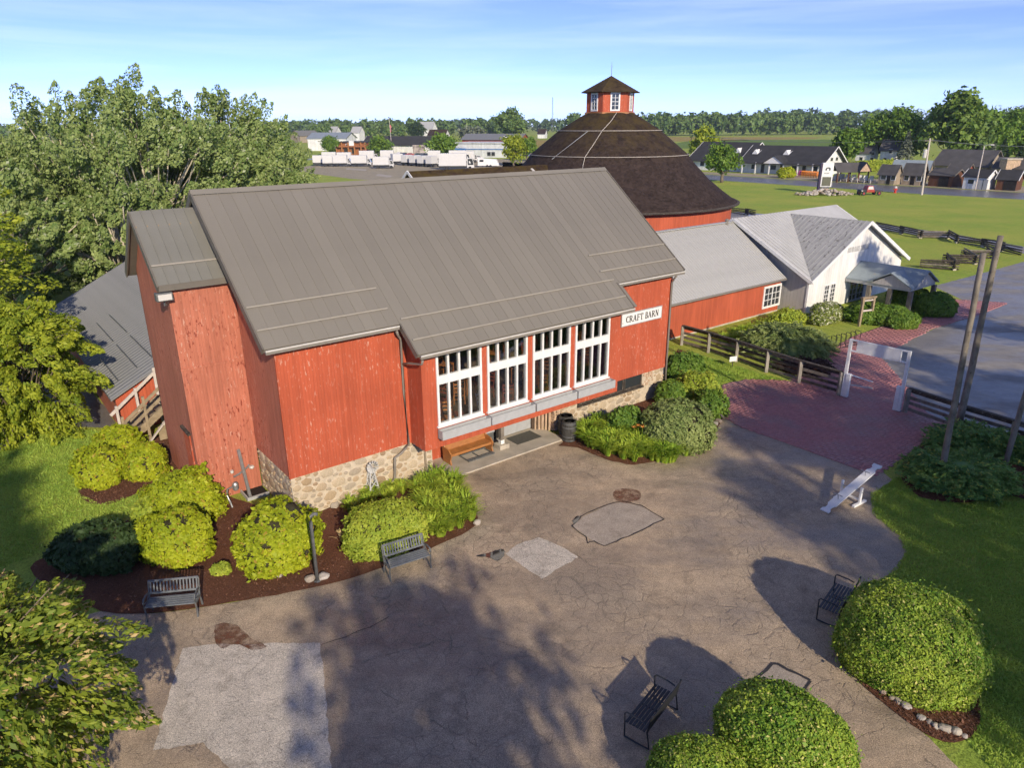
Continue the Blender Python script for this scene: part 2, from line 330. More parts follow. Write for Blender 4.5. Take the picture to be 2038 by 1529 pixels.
def asphalt(name, c1, c2, crack=1.0, wet=.0, speck=.5, worn=None):
    m, nt, b = newmat(name); p = world_pos(nt)
    n1 = noise(nt, p, .35, 5, .6); n2 = noise(nt, p, 2.2, 5, .6); n3 = noise(nt, p, 46, 3, .75); n4 = noise(nt, p, 120, 2, .8)
    c = mixc(nt, remap(nt, n1, .35, .65), c1, c2)
    f = math_(nt, 'ADD', remap(nt, n2, .3, .7, .84, 1.14), math_(nt, 'ADD', remap(nt, n3, .3, .7, -speck*.5, speck*.5), remap(nt, n4, .3, .7, -speck*.35, speck*.35)))
    c = mixc(nt, 1.0, c, nd(nt, 'CombineColor', {0: f, 1: f, 2: f}).outputs[0], 'MULTIPLY')
    wob = nd(nt, 'VectorMath', {0: p, 1: nd(nt, 'VectorMath', {0: nd(nt, 'TexNoise', {'Vector': p, 'Scale': .9, 'Detail': 6, 'Roughness': .65}).outputs['Color'], 1: (.7,.7,0)}, operation='MULTIPLY').outputs[0]}, operation='ADD').outputs[0]
    e1 = nd(nt, 'TexVoronoi', {'Vector': wob, 'Scale': .27}, feature='DISTANCE_TO_EDGE').outputs['Distance']
    e2 = nd(nt, 'TexVoronoi', {'Vector': wob, 'Scale': 2.6}, feature='DISTANCE_TO_EDGE').outputs['Distance']
    k1 = math_(nt, 'MULTIPLY', remap(nt, math_(nt, 'ADD', e1, remap(nt, n3, .3, .7, -.002, .003)), .0, .005, 1, 0), remap(nt, noise(nt, p, 1.1, 3), .46, .56)); k2 = math_(nt, 'MULTIPLY', remap(nt, e2, 0, .034, 1, 0), remap(nt, n1, .40, .62, .10, .85))
    k = math_(nt, 'MULTIPLY', math_(nt, 'MAXIMUM', math_(nt, 'MULTIPLY', k1, remap(nt, n2, .38, .55, .25, 1)), k2), crack)
    c = mixc(nt, math_(nt, 'MULTIPLY', k, .62), c, (.05,.042,.036))
    st = remap(nt, noise(nt, p, .8, 6, .7, .6), .54, .72, 0, .55); c = mixc(nt, st, c, (.12,.095,.07))
    w = remap(nt, noise(nt, world_pos(nt, (.6,1.4,1)), .33, 5, .62), .5-wet*.3, .62-wet*.2) if wet else None
    if wet:
        c = mixc(nt, math_(nt, 'MULTIPLY', w, .35), c, (.12,.11,.10))
        nt.links.new(math_(nt, 'ADD', remap(nt, w, 0, 1, .85, .30), remap(nt, n3, .3, .7, -.08, .08)), b.inputs['Roughness'])
    else: b.inputs['Roughness'].default_value = .9
    nt.links.new(c, b.inputs['Base Color']); b.inputs['Specular IOR Level'].default_value = .3 if wet else .15
    bump(nt, b, math_(nt, 'SUBTRACT', math_(nt, 'MULTIPLY', n3, .8), math_(nt, 'MULTIPLY', k, 2.0)), .55, .02)
    if worn: wear(nt, b, math_(nt, 'ADD', math_(nt, 'MULTIPLY', noise(nt, p, 1.4, 7, .7), .8), math_(nt, 'MULTIPLY', n3, .2)), worn)
    return m
ASPH  = asphalt('forecourt_asphalt', (.490,.375,.255), (.395,.318,.232), .8, .22, 1.2)
ASPHP = asphalt('parking_asphalt', (.33,.31,.285), (.28,.27,.26), .4, .45, .5)
ASPHR = asphalt('wet_road', (.22,.215,.21), (.19,.19,.19), .2, .9, .25)
PATCH = asphalt('pale_patch', (.60,.54,.455), (.50,.455,.39), .5, 0, 1.2)
PATCG = asphalt('grey_patch', (.42,.355,.285), (.38,.33,.275), .2, 0, .8)
GRAVEL= asphalt('gravel_lot', (.42,.36,.25), (.36,.315,.225), .0, 0, .3)
TAR   = mix_grain('tar_seal', (.045,.042,.040), .45, .3, 6, bmp=.2)
def mulch(name, c1, c2):
    m, nt, b = newmat(name); p = world_pos(nt); n = noise(nt, p, 26, 5, .75); n1 = noise(nt, p, 1.5, 4)
    c = mixc(nt, remap(nt, math_(nt, 'ADD', n, math_(nt, 'MULTIPLY', n1, .3)), .45, .8), c1, c2)
    nt.links.new(c, b.inputs['Base Color']); b.inputs['Roughness'].default_value = .95; b.inputs['Specular IOR Level'].default_value = .1; bump(nt, b, n, 1.0, .04); return m
MULCH = mulch('bark_mulch', (.085,.038,.024), (.20,.092,.055))
m, nt, b = newmat('bark_chip'); _r = nd(nt, 'NewGeometry').outputs['Random Per Island']
nt.links.new(mixc(nt, _r, (.06,.028,.017), (.27,.13,.08)), b.inputs['Base Color']); b.inputs['Roughness'].default_value = .9; CHIP = m
m, nt, b = newmat('muddy_water'); b.inputs['Base Color'].default_value = (.16,.068,.036,1); b.inputs['Roughness'].default_value = .3; b.inputs['Specular IOR Level'].default_value = .4; _p = world_pos(nt); wear(nt, b, noise(nt, _p, 2.6, 6, .65), .34, .32); MUD = m
m, nt, b = newmat('clear_puddle'); b.inputs['Base Color'].default_value = (.05,.045,.04,1); b.inputs['Roughness'].default_value = .03; b.inputs['Specular IOR Level'].default_value = 1.0; PUD = m
# paving bricks, each its own shade, some of them wet
m, nt, b = newmat('paving_brick'); _r = nd(nt, 'NewGeometry').outputs['Random Per Island']; p = world_pos(nt)
n1 = noise(nt, p, .45, 5, .6); w = remap(nt, noise(nt, world_pos(nt, (.7,1.3,1)), .4, 5, .6), .40, .60)
c = mixc(nt, _r, (.440,.185,.185), (.530,.245,.230)); c = mixc(nt, remap(nt, n1, .5, .75, 0, .65), c, (.34,.28,.26))
c = mixc(nt, math_(nt, 'MULTIPLY', w, .3), c, (.24,.11,.115))
nt.links.new(c, b.inputs['Base Color']); nt.links.new(remap(nt, w, 0, 1, .8, .36), b.inputs['Roughness']); b.inputs['Specular IOR Level'].default_value = .28
bump(nt, b, noise(nt, p, 40, 3), .3, .01); BRICK = m
JOINT = mix_grain('brick_joint', (.31,.18,.175), .9, .3, 8)
# leaves
L_YEL = foliage('golden_leaf', (.25,.33,.016), (.50,.55,.03), .28, (.42,.30,.05), .95)
L_LIM = foliage('lime_leaf', (.27,.38,.04), (.50,.55,.07), .28)
L_BOX = foliage('boxwood_leaf', (.13,.28,.028), (.46,.56,.07), .25, (.66,.62,.2), .93)
L_GRN = foliage('green_leaf', (.095,.20,.03), (.24,.36,.05), .3)
L_SPI = foliage('sage_green_leaf', (.18,.26,.07), (.40,.46,.16), .28)
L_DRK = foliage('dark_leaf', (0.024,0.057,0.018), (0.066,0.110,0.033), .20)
L_LIL = foliage('daylily_leaf', (.22,.40,.035), (.55,.66,.08), .35)
L_JUN = foliage('juniper_spray', (.10,.23,.06), (.28,.42,.09), .2, (.55,.52,.10), .93)
L_POP = foliage('poplar_leaf', (.15,.245,.060), (.40,.48,.17), .3, (.50,.55,.34), .95)
L_LOC = foliage('locust_leaf', (.18,.27,.025), (.50,.55,.05), .38)
L_CHE = foliage('cherry_leaf', (.10,.18,.025), (.38,.44,.05), .33, (.62,.46,.20), .90)
L_FAR = foliage('wood_leaf', (.085,.165,.045), (.21,.30,.075), .25)
L_FA2 = foliage('far_wood_leaf', (.075,.145,.055), (.16,.235,.085), .2)
L_SPR = foliage('spruce_needle', (0.105,0.133,0.087), (0.245,0.273,0.189), .12)
L_HYD = foliage('hydrangea_leaf', (0.144,0.204,0.036), (0.312,0.360,0.072), .3, (0.750,0.750,0.576), .70)
BARK  = mix_grain('bark', (.185,.15,.11), .95, .35, 5, (1,1,.4), bmp=.5)
BARKP = mix_grain('pale_bark', (.50,.45,.35), .9, .3, 5, (1,1,.5), bmp=.4)
L_MAP = foliage('maple_leaf', (.10,.19,.035), (.26,.36,.065), .3)
CABL = mix_grain('pale_rope', (.45,.41,.36), .7, .2, 6)
# ------------------------------------------------------------------ ground, drives, beds
def sheet(name, pts, z, mat, rag=0.0, step=.45, **tags):
    """flat patch with an uneven edge"""
    out = []; r = random.Random(len(pts)*31+int(abs(pts[0][0])*10))
    for i, a in enumerate(pts):
        b = pts[(i+1) % len(pts)]; L = math.hypot(b[0]-a[0], b[1]-a[1]); n = max(1, int(L/step)) if rag else 1
        for k in range(min(n, 160)):
            t = k/min(n, 160); w = rag if k else rag*.3
            out.append((a[0]+(b[0]-a[0])*t+r.uniform(-w, w), a[1]+(b[1]-a[1])*t+r.uniform(-w, w), z))
    s = sum(out[i-1][0]*out[i][1]-out[i][0]*out[i-1][1] for i in range(len(out)))
    if s < 0: out.reverse()
    from mathutils.geometry import tessellate_polygon
    tri = tessellate_polygon([[Vector(q) for q in out]])
    me = bpy.data.meshes.new(name); me.from_pydata(out, [], [tuple(t) for t in tri]); me.update()
    o = obj(name, me, mat, **tags); return o
def smooth(pts, n=5):
    """closed Catmull-Rom curve through the corner points"""
    out = []; k = len(pts)
    for i in range(k):
        p0, p1, p2, p3 = (np.array(pts[(i+j) % k], float) for j in (-1, 0, 1, 2))
        for t in np.linspace(0, 1, n, endpoint=False):
            out.append(tuple(.5*((2*p1)+(-p0+p2)*t+(2*p0-5*p1+4*p2-p3)*t*t+(-p0+3*p1-3*p2+p3)*t**3)))
    return out
def inside(pts, P):
    x, y = P[:, 0], P[:, 1]; c = np.zeros(len(P), bool); n = len(pts)
    for i in range(n):
        (x0, y0), (x1, y1) = pts[i], pts[(i+1) % n]
        if y0 == y1: continue
        c ^= ((y0 > y) != (y1 > y)) & (x < (x1-x0)*(y-y0)/(y1-y0)+x0)
    return c
g = MB(); g.add([(-3000,-300,0),(3000,-300,0),(3000,4000,0),(-3000,4000,0)], [(0,1,2,3)])
g.build('ground', GRASS, kind='structure')

FORE = [(-11.84, 7.31),(-13.61, 12.11),(-12.17, 14.67),(-10.86, 15.53),(-9.49, 15.43),(-8.03, 15.73),(-5.31, 16.60),(-2.30, 18.58),(-1.16, 19.72),(-1.62, 21.19),(-2.46, 22.83),(-2.24, 23.82),(2.09, 26.89),(2.58, 25.43),(4.55, 23.91),(7.26, 25.55),(8.77, 27.63),(9.73, 30.28),(10.67, 29.06),(12.46, 25.87),(13.42, 23.64),(13.55, 22.65),(12.37, 21.56),(11.81, 20.33),(11.94, 19.00),(11.73, 18.12),(11.02, 17.27),(8.84, 15.53),(8.05, 14.37),(7.86, 13.09),(8.61, 11.30),(9.05, 9.58),(6.36, 6.56)]
sheet('forecourt_pavement', FORE, .006, ASPH, .035, kind='structure')
PARK = [(19.50, 38.72),(19.69, 36.68),(22.69, 39.35),(26.14, 42.40),(31.84, 46.28),(32.41, 50.67),(32.78, 54.41),(46.67, 64.53),(151.64, 131.37),(49.46, 24.49),(21.27, 23.97),(18.37, 27.04),(17.16, 28.86),(15.36, 30.84)]
sheet('parking_pavement', PARK, .006, ASPHP, .03, kind='structure')
sheet('access_road', [(30.11, 105.52),(37.72, 100.33),(46.54, 90.03),(50.43, 81.70),(52.29, 72.82),(57.25, 53.81),(52.48, 48.97),(49.51, 68.72),(49.67, 75.87),(43.86, 85.21),(37.98, 93.81),(27.59, 96.32)], .008, ASPHP, .05, kind='structure')
sheet('highway_road', [(-2.85, 252.61),(48.25, 184.33),(68.37, 158.33),(80.85, 144.52),(91.65, 130.86),(127.70, 92.65),(113.40, 81.79),(83.97, 119.54),(72.77, 129.98),(62.36, 144.50),(45.32, 165.83),(-2.46, 217.13)], .012, ASPHR, .0, kind='structure')
sheet('roadside_pavement', [(49.83, 194.13),(74.69, 173.35),(89.13, 159.76),(104.31, 140.72),(94.99, 127.77),(81.48, 145.69),(68.96, 159.72),(48.72, 186.20)], .016, GRAVEL, .0, kind='structure')
for nm, pts, mt in (('crop_field', [(66.83, 377.78),(184.65, 391.10),(266.93, 567.25),(137.03, 563.54)], FIELD), ('stubble_field', [(55.20, 504.23),(178.95, 553.21),(239.84, 594.34),(272.32, 653.58),(150.43, 718.38),(57.47, 643.96)], FIELDT), ('meadow_field', [(3.66, 404.65),(41.90, 381.80),(52.78, 549.68),(5.76, 635.94)], FIELDT), ('distant_field', [(210.52, 354.65),(248.68, 341.44),(332.26, 457.64),(292.31, 494.09)], FIELD)):
    sheet(nm, pts, .02, mt, kind='structure')
sheet('gravel_lot', [(-67.39, 217.90),(-56.96, 258.31),(0.62, 274.57),(20.35, 225.64),(16.10, 177.76),(-24.34, 164.69),(-37.72, 174.97),(-52.86, 196.32)], .012, GRAVEL, .0, kind='structure')
sheet('lot_pavement', [(-77.37, 275.37),(-76.36, 301.08),(10.05, 344.23),(12.79, 299.61),(-48.47, 280.18)], .02, ASPHP, .0, kind='structure')
for nm, q in (('pale_strip', [(-48.95, 221.34),(-41.40, 213.16),(-40.33, 206.05),(-47.59, 213.70)]), ('pale_strip', [(-34.66, 192.84),(-29.48, 184.78),(-29.38, 179.42),(-33.81, 185.12)])):
    sheet(nm, q, .03, CONC, kind='structure')
sheet('side_drive', smooth([(-23.89, 22.88),(-20.36, 25.11),(-19.97, 26.97),(-18.75, 27.73),(-16.86, 27.70),(-17.38, 28.58),(-19.67, 31.35),(-24.05, 35.05),(-33.30, 33.65)], 3), .006, ASPHR, .04, kind='structure')
sheet('rain_puddle', smooth([(-23.92, 25.16),(-21.17, 26.29),(-20.53, 26.87),(-20.60, 28.02),(-19.42, 28.33),(-19.71, 29.78),(-22.37, 30.74),(-27.02, 29.00)], 4), .012, PUD, .05, label='clear rain puddle on the side drive below the locust tree', cat='puddle')
# patches, seals and puddles of the forecourt
sheet('pavement_patch', [(-8.07, 14.09),(-7.44, 14.23),(-4.76, 14.27),(-4.19, 12.48),(-3.59, 10.52),(-5.46, 10.48),(-6.42, 11.27),(-7.37, 11.07)], .012, PATCH, .028, .16, kind='structure')
sheet('pavement_patch', [(-0.22, 18.10),(0.14, 18.58),(0.80, 18.99),(1.39, 18.52),(1.93, 17.90),(1.44, 17.45),(0.80, 16.85),(0.28, 17.46)], .012, PATCH, .03, .14, kind='structure')
sheet('pavement_patch', [(1.90, 19.63),(2.28, 20.17),(3.28, 21.01),(3.72, 21.14),(4.31, 20.83),(4.84, 20.02),(3.74, 19.17),(2.77, 18.50),(2.45, 18.78),(2.26, 19.04)], .010, PATCG, .01, .3, kind='structure')
sheet('pavement_patch', [(5.35, 12.69),(6.07, 13.42),(6.20, 13.44),(6.74, 12.92),(6.20, 12.35)], .010, PATCG, .01, .3, kind='structure')
def seal(name, pts, w, closed):
    r = random.Random(3); mb = MB(); n = len(pts)
    for i in range(n if closed else n-1):
        a, b = Vector(pts[i]), Vector(pts[(i+1) % n]); k = max(2, int((b-a).length/.22)); d = (b-a).normalized(); nn = Vector((-d.y, d.x))
        ww = [w*r.uniform(.6, 1.3) for _ in range(k+1)]; jj = [r.uniform(-.025, .025) for _ in range(k+1)]
        vs = []
        for j in range(k+1):
            c = a+(b-a)*j/k+nn*jj[j]; vs += [(c.x+nn.x*ww[j]/2, c.y+nn.y*ww[j]/2, .014+.0005*i), (c.x-nn.x*ww[j]/2, c.y-nn.y*ww[j]/2, .014+.0005*i)]
        mb.add(vs, [(2*j, 2*j+1, 2*j+3, 2*j+2) for j in range(k)])
    return mb.build(name, TAR, kind='structure')
seal('tar_joint', [(1.87, 19.63),(2.25, 20.24),(2.61, 20.55),(3.29, 21.04),(3.73, 21.17),(4.32, 20.86),(4.87, 20.02),(3.74, 19.14),(2.76, 18.45),(2.45, 18.75),(2.25, 18.65),(2.26, 18.98)], .042, True)
seal('tar_joint', [(5.32, 12.69),(6.07, 13.46),(6.21, 13.47),(6.78, 12.92),(6.22, 12.35)], .075, False)
seal('tar_joint', [(-4.71, 14.19),(-4.16, 14.50),(-3.66, 14.83),(-3.21, 15.22)], .022, False)
sheet('muddy_puddle', smooth([(3.50, 21.84),(3.95, 22.08),(4.39, 21.86),(4.34, 21.37),(3.88, 21.04),(3.49, 21.28)], 9), .016, MUD, .045, label='round brown mud puddle in the middle of the forecourt', cat='puddle')
sheet('muddy_puddle', smooth([(-7.58, 14.98),(-7.07, 14.94),(-6.52, 14.44),(-6.05, 14.15),(-6.31, 14.01),(-6.82, 14.23),(-7.13, 14.09),(-7.44, 14.49)]), .016, MUD, .06, label='ragged brown mud puddle in front of the bench under the cherry tree', cat='puddle')
sheet('rain_puddle', smooth([(-1.08, 17.98),(-0.68, 18.16),(-0.31, 18.34),(-0.25, 18.02),(-0.45, 17.72),(-0.72, 17.90)]), .016, PUD, .05, label='small clear puddle beside the pale square patch', cat='puddle')
sheet('rain_puddle', smooth([(1.92, 19.87),(2.07, 20.21),(2.18, 20.18),(2.05, 19.81)]), .018, PUD, .02, label='tiny clear puddle at the corner of the tar outlined patch', cat='puddle')
# mulch beds
BEDS = [smooth([(-13.95, 17.49),(-13.63, 18.41),(-12.61, 19.71),(-12.15, 21.03),(-11.12, 22.29),(-9.43, 21.45),(-6.90, 20.33),(-5.65, 21.37),(-4.14, 22.73),(-2.40, 22.56),(-1.44, 21.02),(-1.16, 19.72),(-2.29, 18.55),(-3.77, 17.40),(-5.30, 16.56),(-8.02, 15.71),(-9.49, 15.43),(-10.86, 15.53),(-12.60, 16.44)], 3),
        smooth([(-14.96, 21.75),(-15.47, 23.09),(-15.04, 25.05),(-14.41, 27.10),(-12.84, 25.48),(-12.37, 23.94),(-13.14, 21.73),(-13.89, 21.12)], 3),
        smooth([(2.17, 26.29),(2.58, 25.43),(4.54, 23.87),(7.25, 25.51),(8.77, 27.63),(9.58, 29.91),(9.76, 32.27),(9.94, 34.90),(9.41, 38.42),(7.43, 33.02)], 3),
        smooth([(8.03, 14.33),(7.86, 13.09),(8.07, 12.33),(8.63, 11.32),(9.23, 11.19),(9.89, 11.68),(10.36, 12.53),(11.08, 13.98),(10.62, 16.15),(9.07, 15.74)], 3),
        smooth([(14.22, 23.43),(13.85, 21.37),(15.22, 20.95),(16.85, 21.52),(18.19, 20.99),(21.61, 25.75),(19.29, 26.52),(16.65, 25.82)], 3)]
for i, b in enumerate(BEDS):
    sheet('mulch_bed', b, .022+.001*i, MULCH, .03, .25, kind='structure')
    a = np.array(b); lo, hi = a.min(0), a.max(0); P = npr.uniform(lo, hi, (int(42000*min(1.0, (hi-lo).prod()/90)), 2)); P = P[inside(b, P)][:9000]
    P3 = np.c_[P, np.full(len(P), .035)+npr.uniform(0, .02, len(P))]
    co, q = leaves(P3, np.tile((0,0,1.), (len(P), 1)), .028, .35, .8)
    obj('bark_chips', quad_mesh('bark_chips', co, q), CHIP, label=('loose bark chips in the wide bed before the barn','loose bark chips under the golden shrub trio','loose bark chips in the bed right of the barn door','loose bark chips under the largest boxwood','loose bark chips under the junipers')[i], cat='mulch', kind='stuff')
# brick paving: real bricks laid in a basket weave
BPAV = [[(9.55, 30.80),(10.34, 32.62),(11.64, 33.25),(13.73, 33.15),(15.29, 34.57),(17.29, 37.53),(19.76, 39.31),(19.94, 36.15),(19.08, 32.41),(18.21, 28.84),(18.56, 27.19),(15.79, 25.26),(14.84, 24.38),(13.07, 22.93),(11.18, 25.41),(9.63, 27.25),(9.15, 28.40)],
        [(17.17, 37.44),(20.46, 40.85),(23.22, 43.04),(26.90, 45.06),(29.74, 48.58),(30.24, 51.04),(31.71, 51.83),(31.87, 50.05),(34.91, 48.91),(31.80, 46.28),(25.95, 42.29),(22.64, 39.26),(19.62, 36.59),(19.72, 39.21)]]
def bricks(name, poly, bl, label):
    sheet('brick_bed', poly, .009, JOINT, .02, kind='structure')
    a = np.array(poly); lo, hi = a.min(0), a.max(0); ang = R(38); ca, sa = math.cos(ang), math.sin(ang)
    c = (lo+hi)/2; rad = np.linalg.norm(hi-lo)/2; n = int(rad/bl)+1; I, J = np.meshgrid(np.arange(-n, n+1), np.arange(-n, n+1)); I = I.ravel(); J = J.ravel()
    cen = []
    for k in (0, 1):
        odd = (I+J) % 2; ox = np.where(odd == 0, 0, (k-.5)*bl/2); oy = np.where(odd == 0, (k-.5)*bl/2, 0)
        cen.append(np.c_[I*bl+ox, J*bl+oy, odd])
    cen = np.concatenate(cen); X = c[0]+cen[:, 0]*ca-cen[:, 1]*sa; Y = c[1]+cen[:, 0]*sa+cen[:, 1]*ca
    ok = inside(poly, np.c_[X, Y]); cen = cen[ok]; X = X[ok]; Y = Y[ok]; m = len(X); g = .004
    hx = np.where(cen[:, 2] == 0, bl/2, bl/4)-g; hy = np.where(cen[:, 2] == 0, bl/4, bl/2)-g; z = .026+npr.uniform(-.004, .004, m)
    co = np.zeros((m, 8, 3)); sg = [(-1,-1),(1,-1),(1,1),(-1,1)]
    for i, (sx, sy) in enumerate(sg):
        for t in (0, 1):
            dx, dy = hx*sx*(1-.0*t), hy*sy
            co[:, i+4*t, 0] = X+dx*ca-dy*sa; co[:, i+4*t, 1] = Y+dx*sa+dy*ca; co[:, i+4*t, 2] = z if t else .009
    base = np.arange(m)[:, None, None]*8; f = np.array([[4,5,6,7],[0,1,5,4],[1,2,6,5],[2,3,7,6],[3,0,4,7]])
    obj(name, quad_mesh(name, co.reshape(-1, 3), (base+f[None]).reshape(-1, 4)), BRICK, label=label, cat='paving', kind='stuff')
bricks('paving_bricks', BPAV[0], .19, 'wine red brick paving spread around the white gate')
bricks('paving_bricks', BPAV[1], .22, 'red brick walk along the theatre lawn')
# grass blades of the near lawns, ragged along the edges
LAWNS = [('short green grass blades of the lawn beside the boxwoods', [(12.30, 21.64),(11.71, 20.27),(11.85, 18.95),(11.62, 18.07),(10.99, 17.31),(9.07, 15.74),(11.08, 13.98),(9.89, 11.68),(9.31, 11.16),(9.61, 9.58),(13.61, 13.79),(18.52, 20.98),(16.51, 21.00),(15.14, 20.82),(13.77, 21.24),(13.92, 22.84)], 48000),
         ('short green grass blades of the lawn below the outside stair', [(-20.37, 24.03),(-19.78, 26.66),(-18.59, 27.46),(-16.79, 27.34),(-15.84, 26.22),(-15.15, 25.28),(-15.42, 22.78),(-14.98, 21.86),(-13.89, 21.12),(-13.11, 21.66),(-12.61, 23.14),(-12.14, 23.33),(-12.20, 21.14),(-12.69, 19.86),(-13.91, 18.63),(-14.72, 17.54),(-15.39, 17.06)], 30000),
         ('short green grass blades between the rail fence and the entrance bed', [(9.48, 37.94),(10.68, 36.83),(12.81, 33.84),(13.89, 32.92),(11.69, 33.40),(10.45, 32.83),(9.72, 32.13),(9.94, 34.90)], 10000)]
for lb, pl_, n_ in LAWNS:
    a = np.array(pl_); P = npr.uniform(a.min(0), a.max(0), (n_*3, 2)); P = P[inside(pl_, P)][:n_]; n_ = len(P)
    P3 = np.c_[P, npr.uniform(.015, .05, n_)]; az = npr.uniform(0, 6.28, n_)
    co, q = leaves(P3, np.c_[np.cos(az), np.sin(az), np.full(n_, .5)], .046, .2, .5, np.c_[npr.normal(0, .5, (n_, 2)), np.ones(n_)])
    obj('grass', quad_mesh('grass', co, q), BLADE, label=lb, cat='grass', kind='stuff')
# ------------------------------------------------------------------ buildings share one axis: u along the barn ridge, v away from the forecourt
BO = (-7.0317, 20.1120); BA = R(38)
def uv(u, v, z=0.0): return (BO[0]+u*math.cos(BA)-v*math.sin(BA), BO[1]+u*math.sin(BA)+v*math.cos(BA), z)
def building(name, u, v, **tags): return empty(name, uv(u, v), BA, **tags), (u, v, 0)

barn, bo = building('craft_barn', 0, 0, label='large red barn with taupe standing seam metal roof and stone base', cat='barn')
B = lambda: MB(bo)
EZ, RZ, RV = 5.97, 10.0, 4.8                     # eave height, ridge height, ridge depth
def rz_(v): return EZ+(v+.3)*(RZ-EZ)/(RV+.3)     # roof plane over the front
def rb_(v): return RZ-(v-RV)*(RZ-EZ)/(RV+.3)
T = .14
# red walls
b = B().box(0, 4.45, -.08, .06, 1.5, 5.98); b.build('front_wall', RED, barn)
b = B().box(13.68, 17.9, -.08, .06, 1.46, 5.98); b.build('front_wall', RED, barn)
b = B().box(4.45, 13.68, -.02, .08, 5.2, 6.0); b.build('front_wall', RED, barn)
prof = [(-.06,1.5),(9.7,1.5),(9.7,rb_(9.7)-.12),(RV,RZ-.12),(-.06,rz_(-.06)-.12)]
B().poly([(-.02,v,z) for v, z in prof], .12, (1,0,0)).build('gable_wall', REDF, barn)
B().poly([(17.9,v,z) for v, z in prof], .12, (-1,0,0)).build('gable_wall', RED, barn)
B().box(0, 17.9, 9.6, 9.7, 0, 6.0).build('rear_wall', RED, barn)
B().box(-.05, -.01, -.095, -.02, 1.5, 5.9).build('corner_board', RED, barn)
# projecting bay
b = B().box(4.37, 4.49, -1.0, -.08, 1.5, 5.4); b.build('bay_side', RED, barn)
b = B().box(13.58, 13.7, -1.0, -.08, 1.5, 5.4); b.build('bay_side', RED, barn)
WU = [(4.92,6.78),(7.02,8.84),(9.10,10.96),(11.22,13.08)]; WZ0, WZ1 = 2.30, 4.90
b = B(); b.box(4.49, 13.58, -1.0, -.88, 1.5, WZ0); b.box(4.49, 13.58, -1.0, -.88, WZ1, 5.35)
xs = [4.49]+[x for w in WU for x in w]+[13.58]
for i in range(0, len(xs), 2): b.box(xs[i], xs[i+1], -1.0, -.88, WZ0, WZ1)
b.build('bay_wall', RED, barn)
B().box(4.49, 13.58, -.88, .0, 1.52, 1.62).build('bay_floor', INTW, barn)
for w in ((4.30,4.371),(13.699,13.77)): pass
# windows: frame, rails, mullions; each pane its own piece
def pane_mesh(w, h):
    return MB().box(0, w, -.004, .004, 0, h)
for k, (a, c) in enumerate(WU):
    wn = empty('window', (a, -1.0, WZ0)); wn.parent = barn; W_, H_ = c-a, WZ1-WZ0
    fr = MB(); s = .085; y0, y1 = -.05, .07
    fr.box(0, s, y0, y1, 0, H_); fr.box(W_-s, W_, y0, y1, 0, H_); fr.box(s, W_-s, y0, y1, 0, .10); fr.box(s, W_-s, y0, y1, H_-.05, H_); fr.box(s, W_-s, y0+.006, y1, 1.50, 1.80)
    cw = (W_-2*s-3*.075)/4; z1 = [(.10,1.50),(1.80,H_-.05)]
    for i in range(3):
        x = s+cw*(i+1)+.075*i
        for za, zb in z1: fr.box(x, x+.075, y0+.012, y1, za, zb)
    fr.build('window_frame', TRIMW, wn)
    for i in range(4):
        for za, zb in z1: pane_mesh(cw, zb-za).build('pane', GLASS, wn, loc=(s+(cw+.075)*i, .03, za))
    MB().box(-.05, W_+.05, -.10, .02, -.05, .0).build('window_sill', TRIMW, wn)
    fb = MB(); x0, x1 = -.04, W_+.14; yb, yf = -.06, -.34; z0, z9 = -.42, -.10
    fb.box(x0, x1, yf, yf+.03, z0, z9); fb.box(x0, x1, yb-.03, yb, z0, z9); fb.box(x0, x0+.03, yf+.03, yb-.03, z0, z9); fb.box(x1-.03, x1, yf+.03, yb-.03, z0, z9); fb.box(x0+.03, x1-.03, yf+.03, yb-.03, z0, z0+.16)
    fb.build('flower_box', GREYP, wn)
# dim loft room behind the bay
b = B(); b.box(.2, 17.7, .1, 9.5, 1.62, 1.72); b.build('loft_floor', INTW, barn)
b = B(); b.box(4.0, 14.2, 4.0, 4.1, 1.72, 6.6); b.build('loft_partition', INTW, barn)
b = B()
for u in (5.9, 8.3, 10.6, 12.9): b.box(u, u+.18, 1.3, 1.48, 1.72, 6.9)
b.build('loft_posts', WOODG, barn)
# stone base
base = B().box(.02, 4.9, .02, .4, 0, 1.5).build('stone_base', MORT, barn)
for q in ((.02,.4,.4,3.0,0,1.5),(11.3,17.9,.05,.4,0,.80),(11.3,12.4,.02,.4,.8,1.5),(16.4,17.9,.02,.4,.8,1.5),(17.5,17.88,.4,9.6,0,1.5)): B().box(*q).build('stone_base', MORT, barn)
def stone_shapes(n, seed, round_=.86):
    out = []; r = random.Random(seed)
    for k in range(n):
        m = r.choice((7, 8, 9)); ang = sorted((j+r.uniform(-.28, .28))/m*2*math.pi for j in range(m)); p = r.uniform(2.0, 2.6)
        ring = []
        for t in ang:
            c, s_ = math.cos(t), math.sin(t); q = (abs(c)**p+abs(s_)**p)**(-1/p)*r.uniform(.80, 1.0); ring.append((c*q*.5, s_*q*.5))
        vs = [(x, 0, z) for x, z in ring]+[(x*.90, -.62, z*.90) for x, z in ring]+[(x*.55, -1.0, z*.55) for x, z in ring]
        fs = [(i, (i+1) % m, m+(i+1) % m, m+i) for i in range(m)]+[(m+i, m+(i+1) % m, 2*m+(i+1) % m, 2*m+i) for i in range(m)]+[tuple(range(2*m, 3*m))]
        me = bpy.data.meshes.new('stone'); me.from_pydata(vs, [], fs); me.polygons.foreach_set('use_smooth', [True]*len(fs)); me.materials.append(STONE); out.append(me)
    return out
STONES = stone_shapes(12, 5)
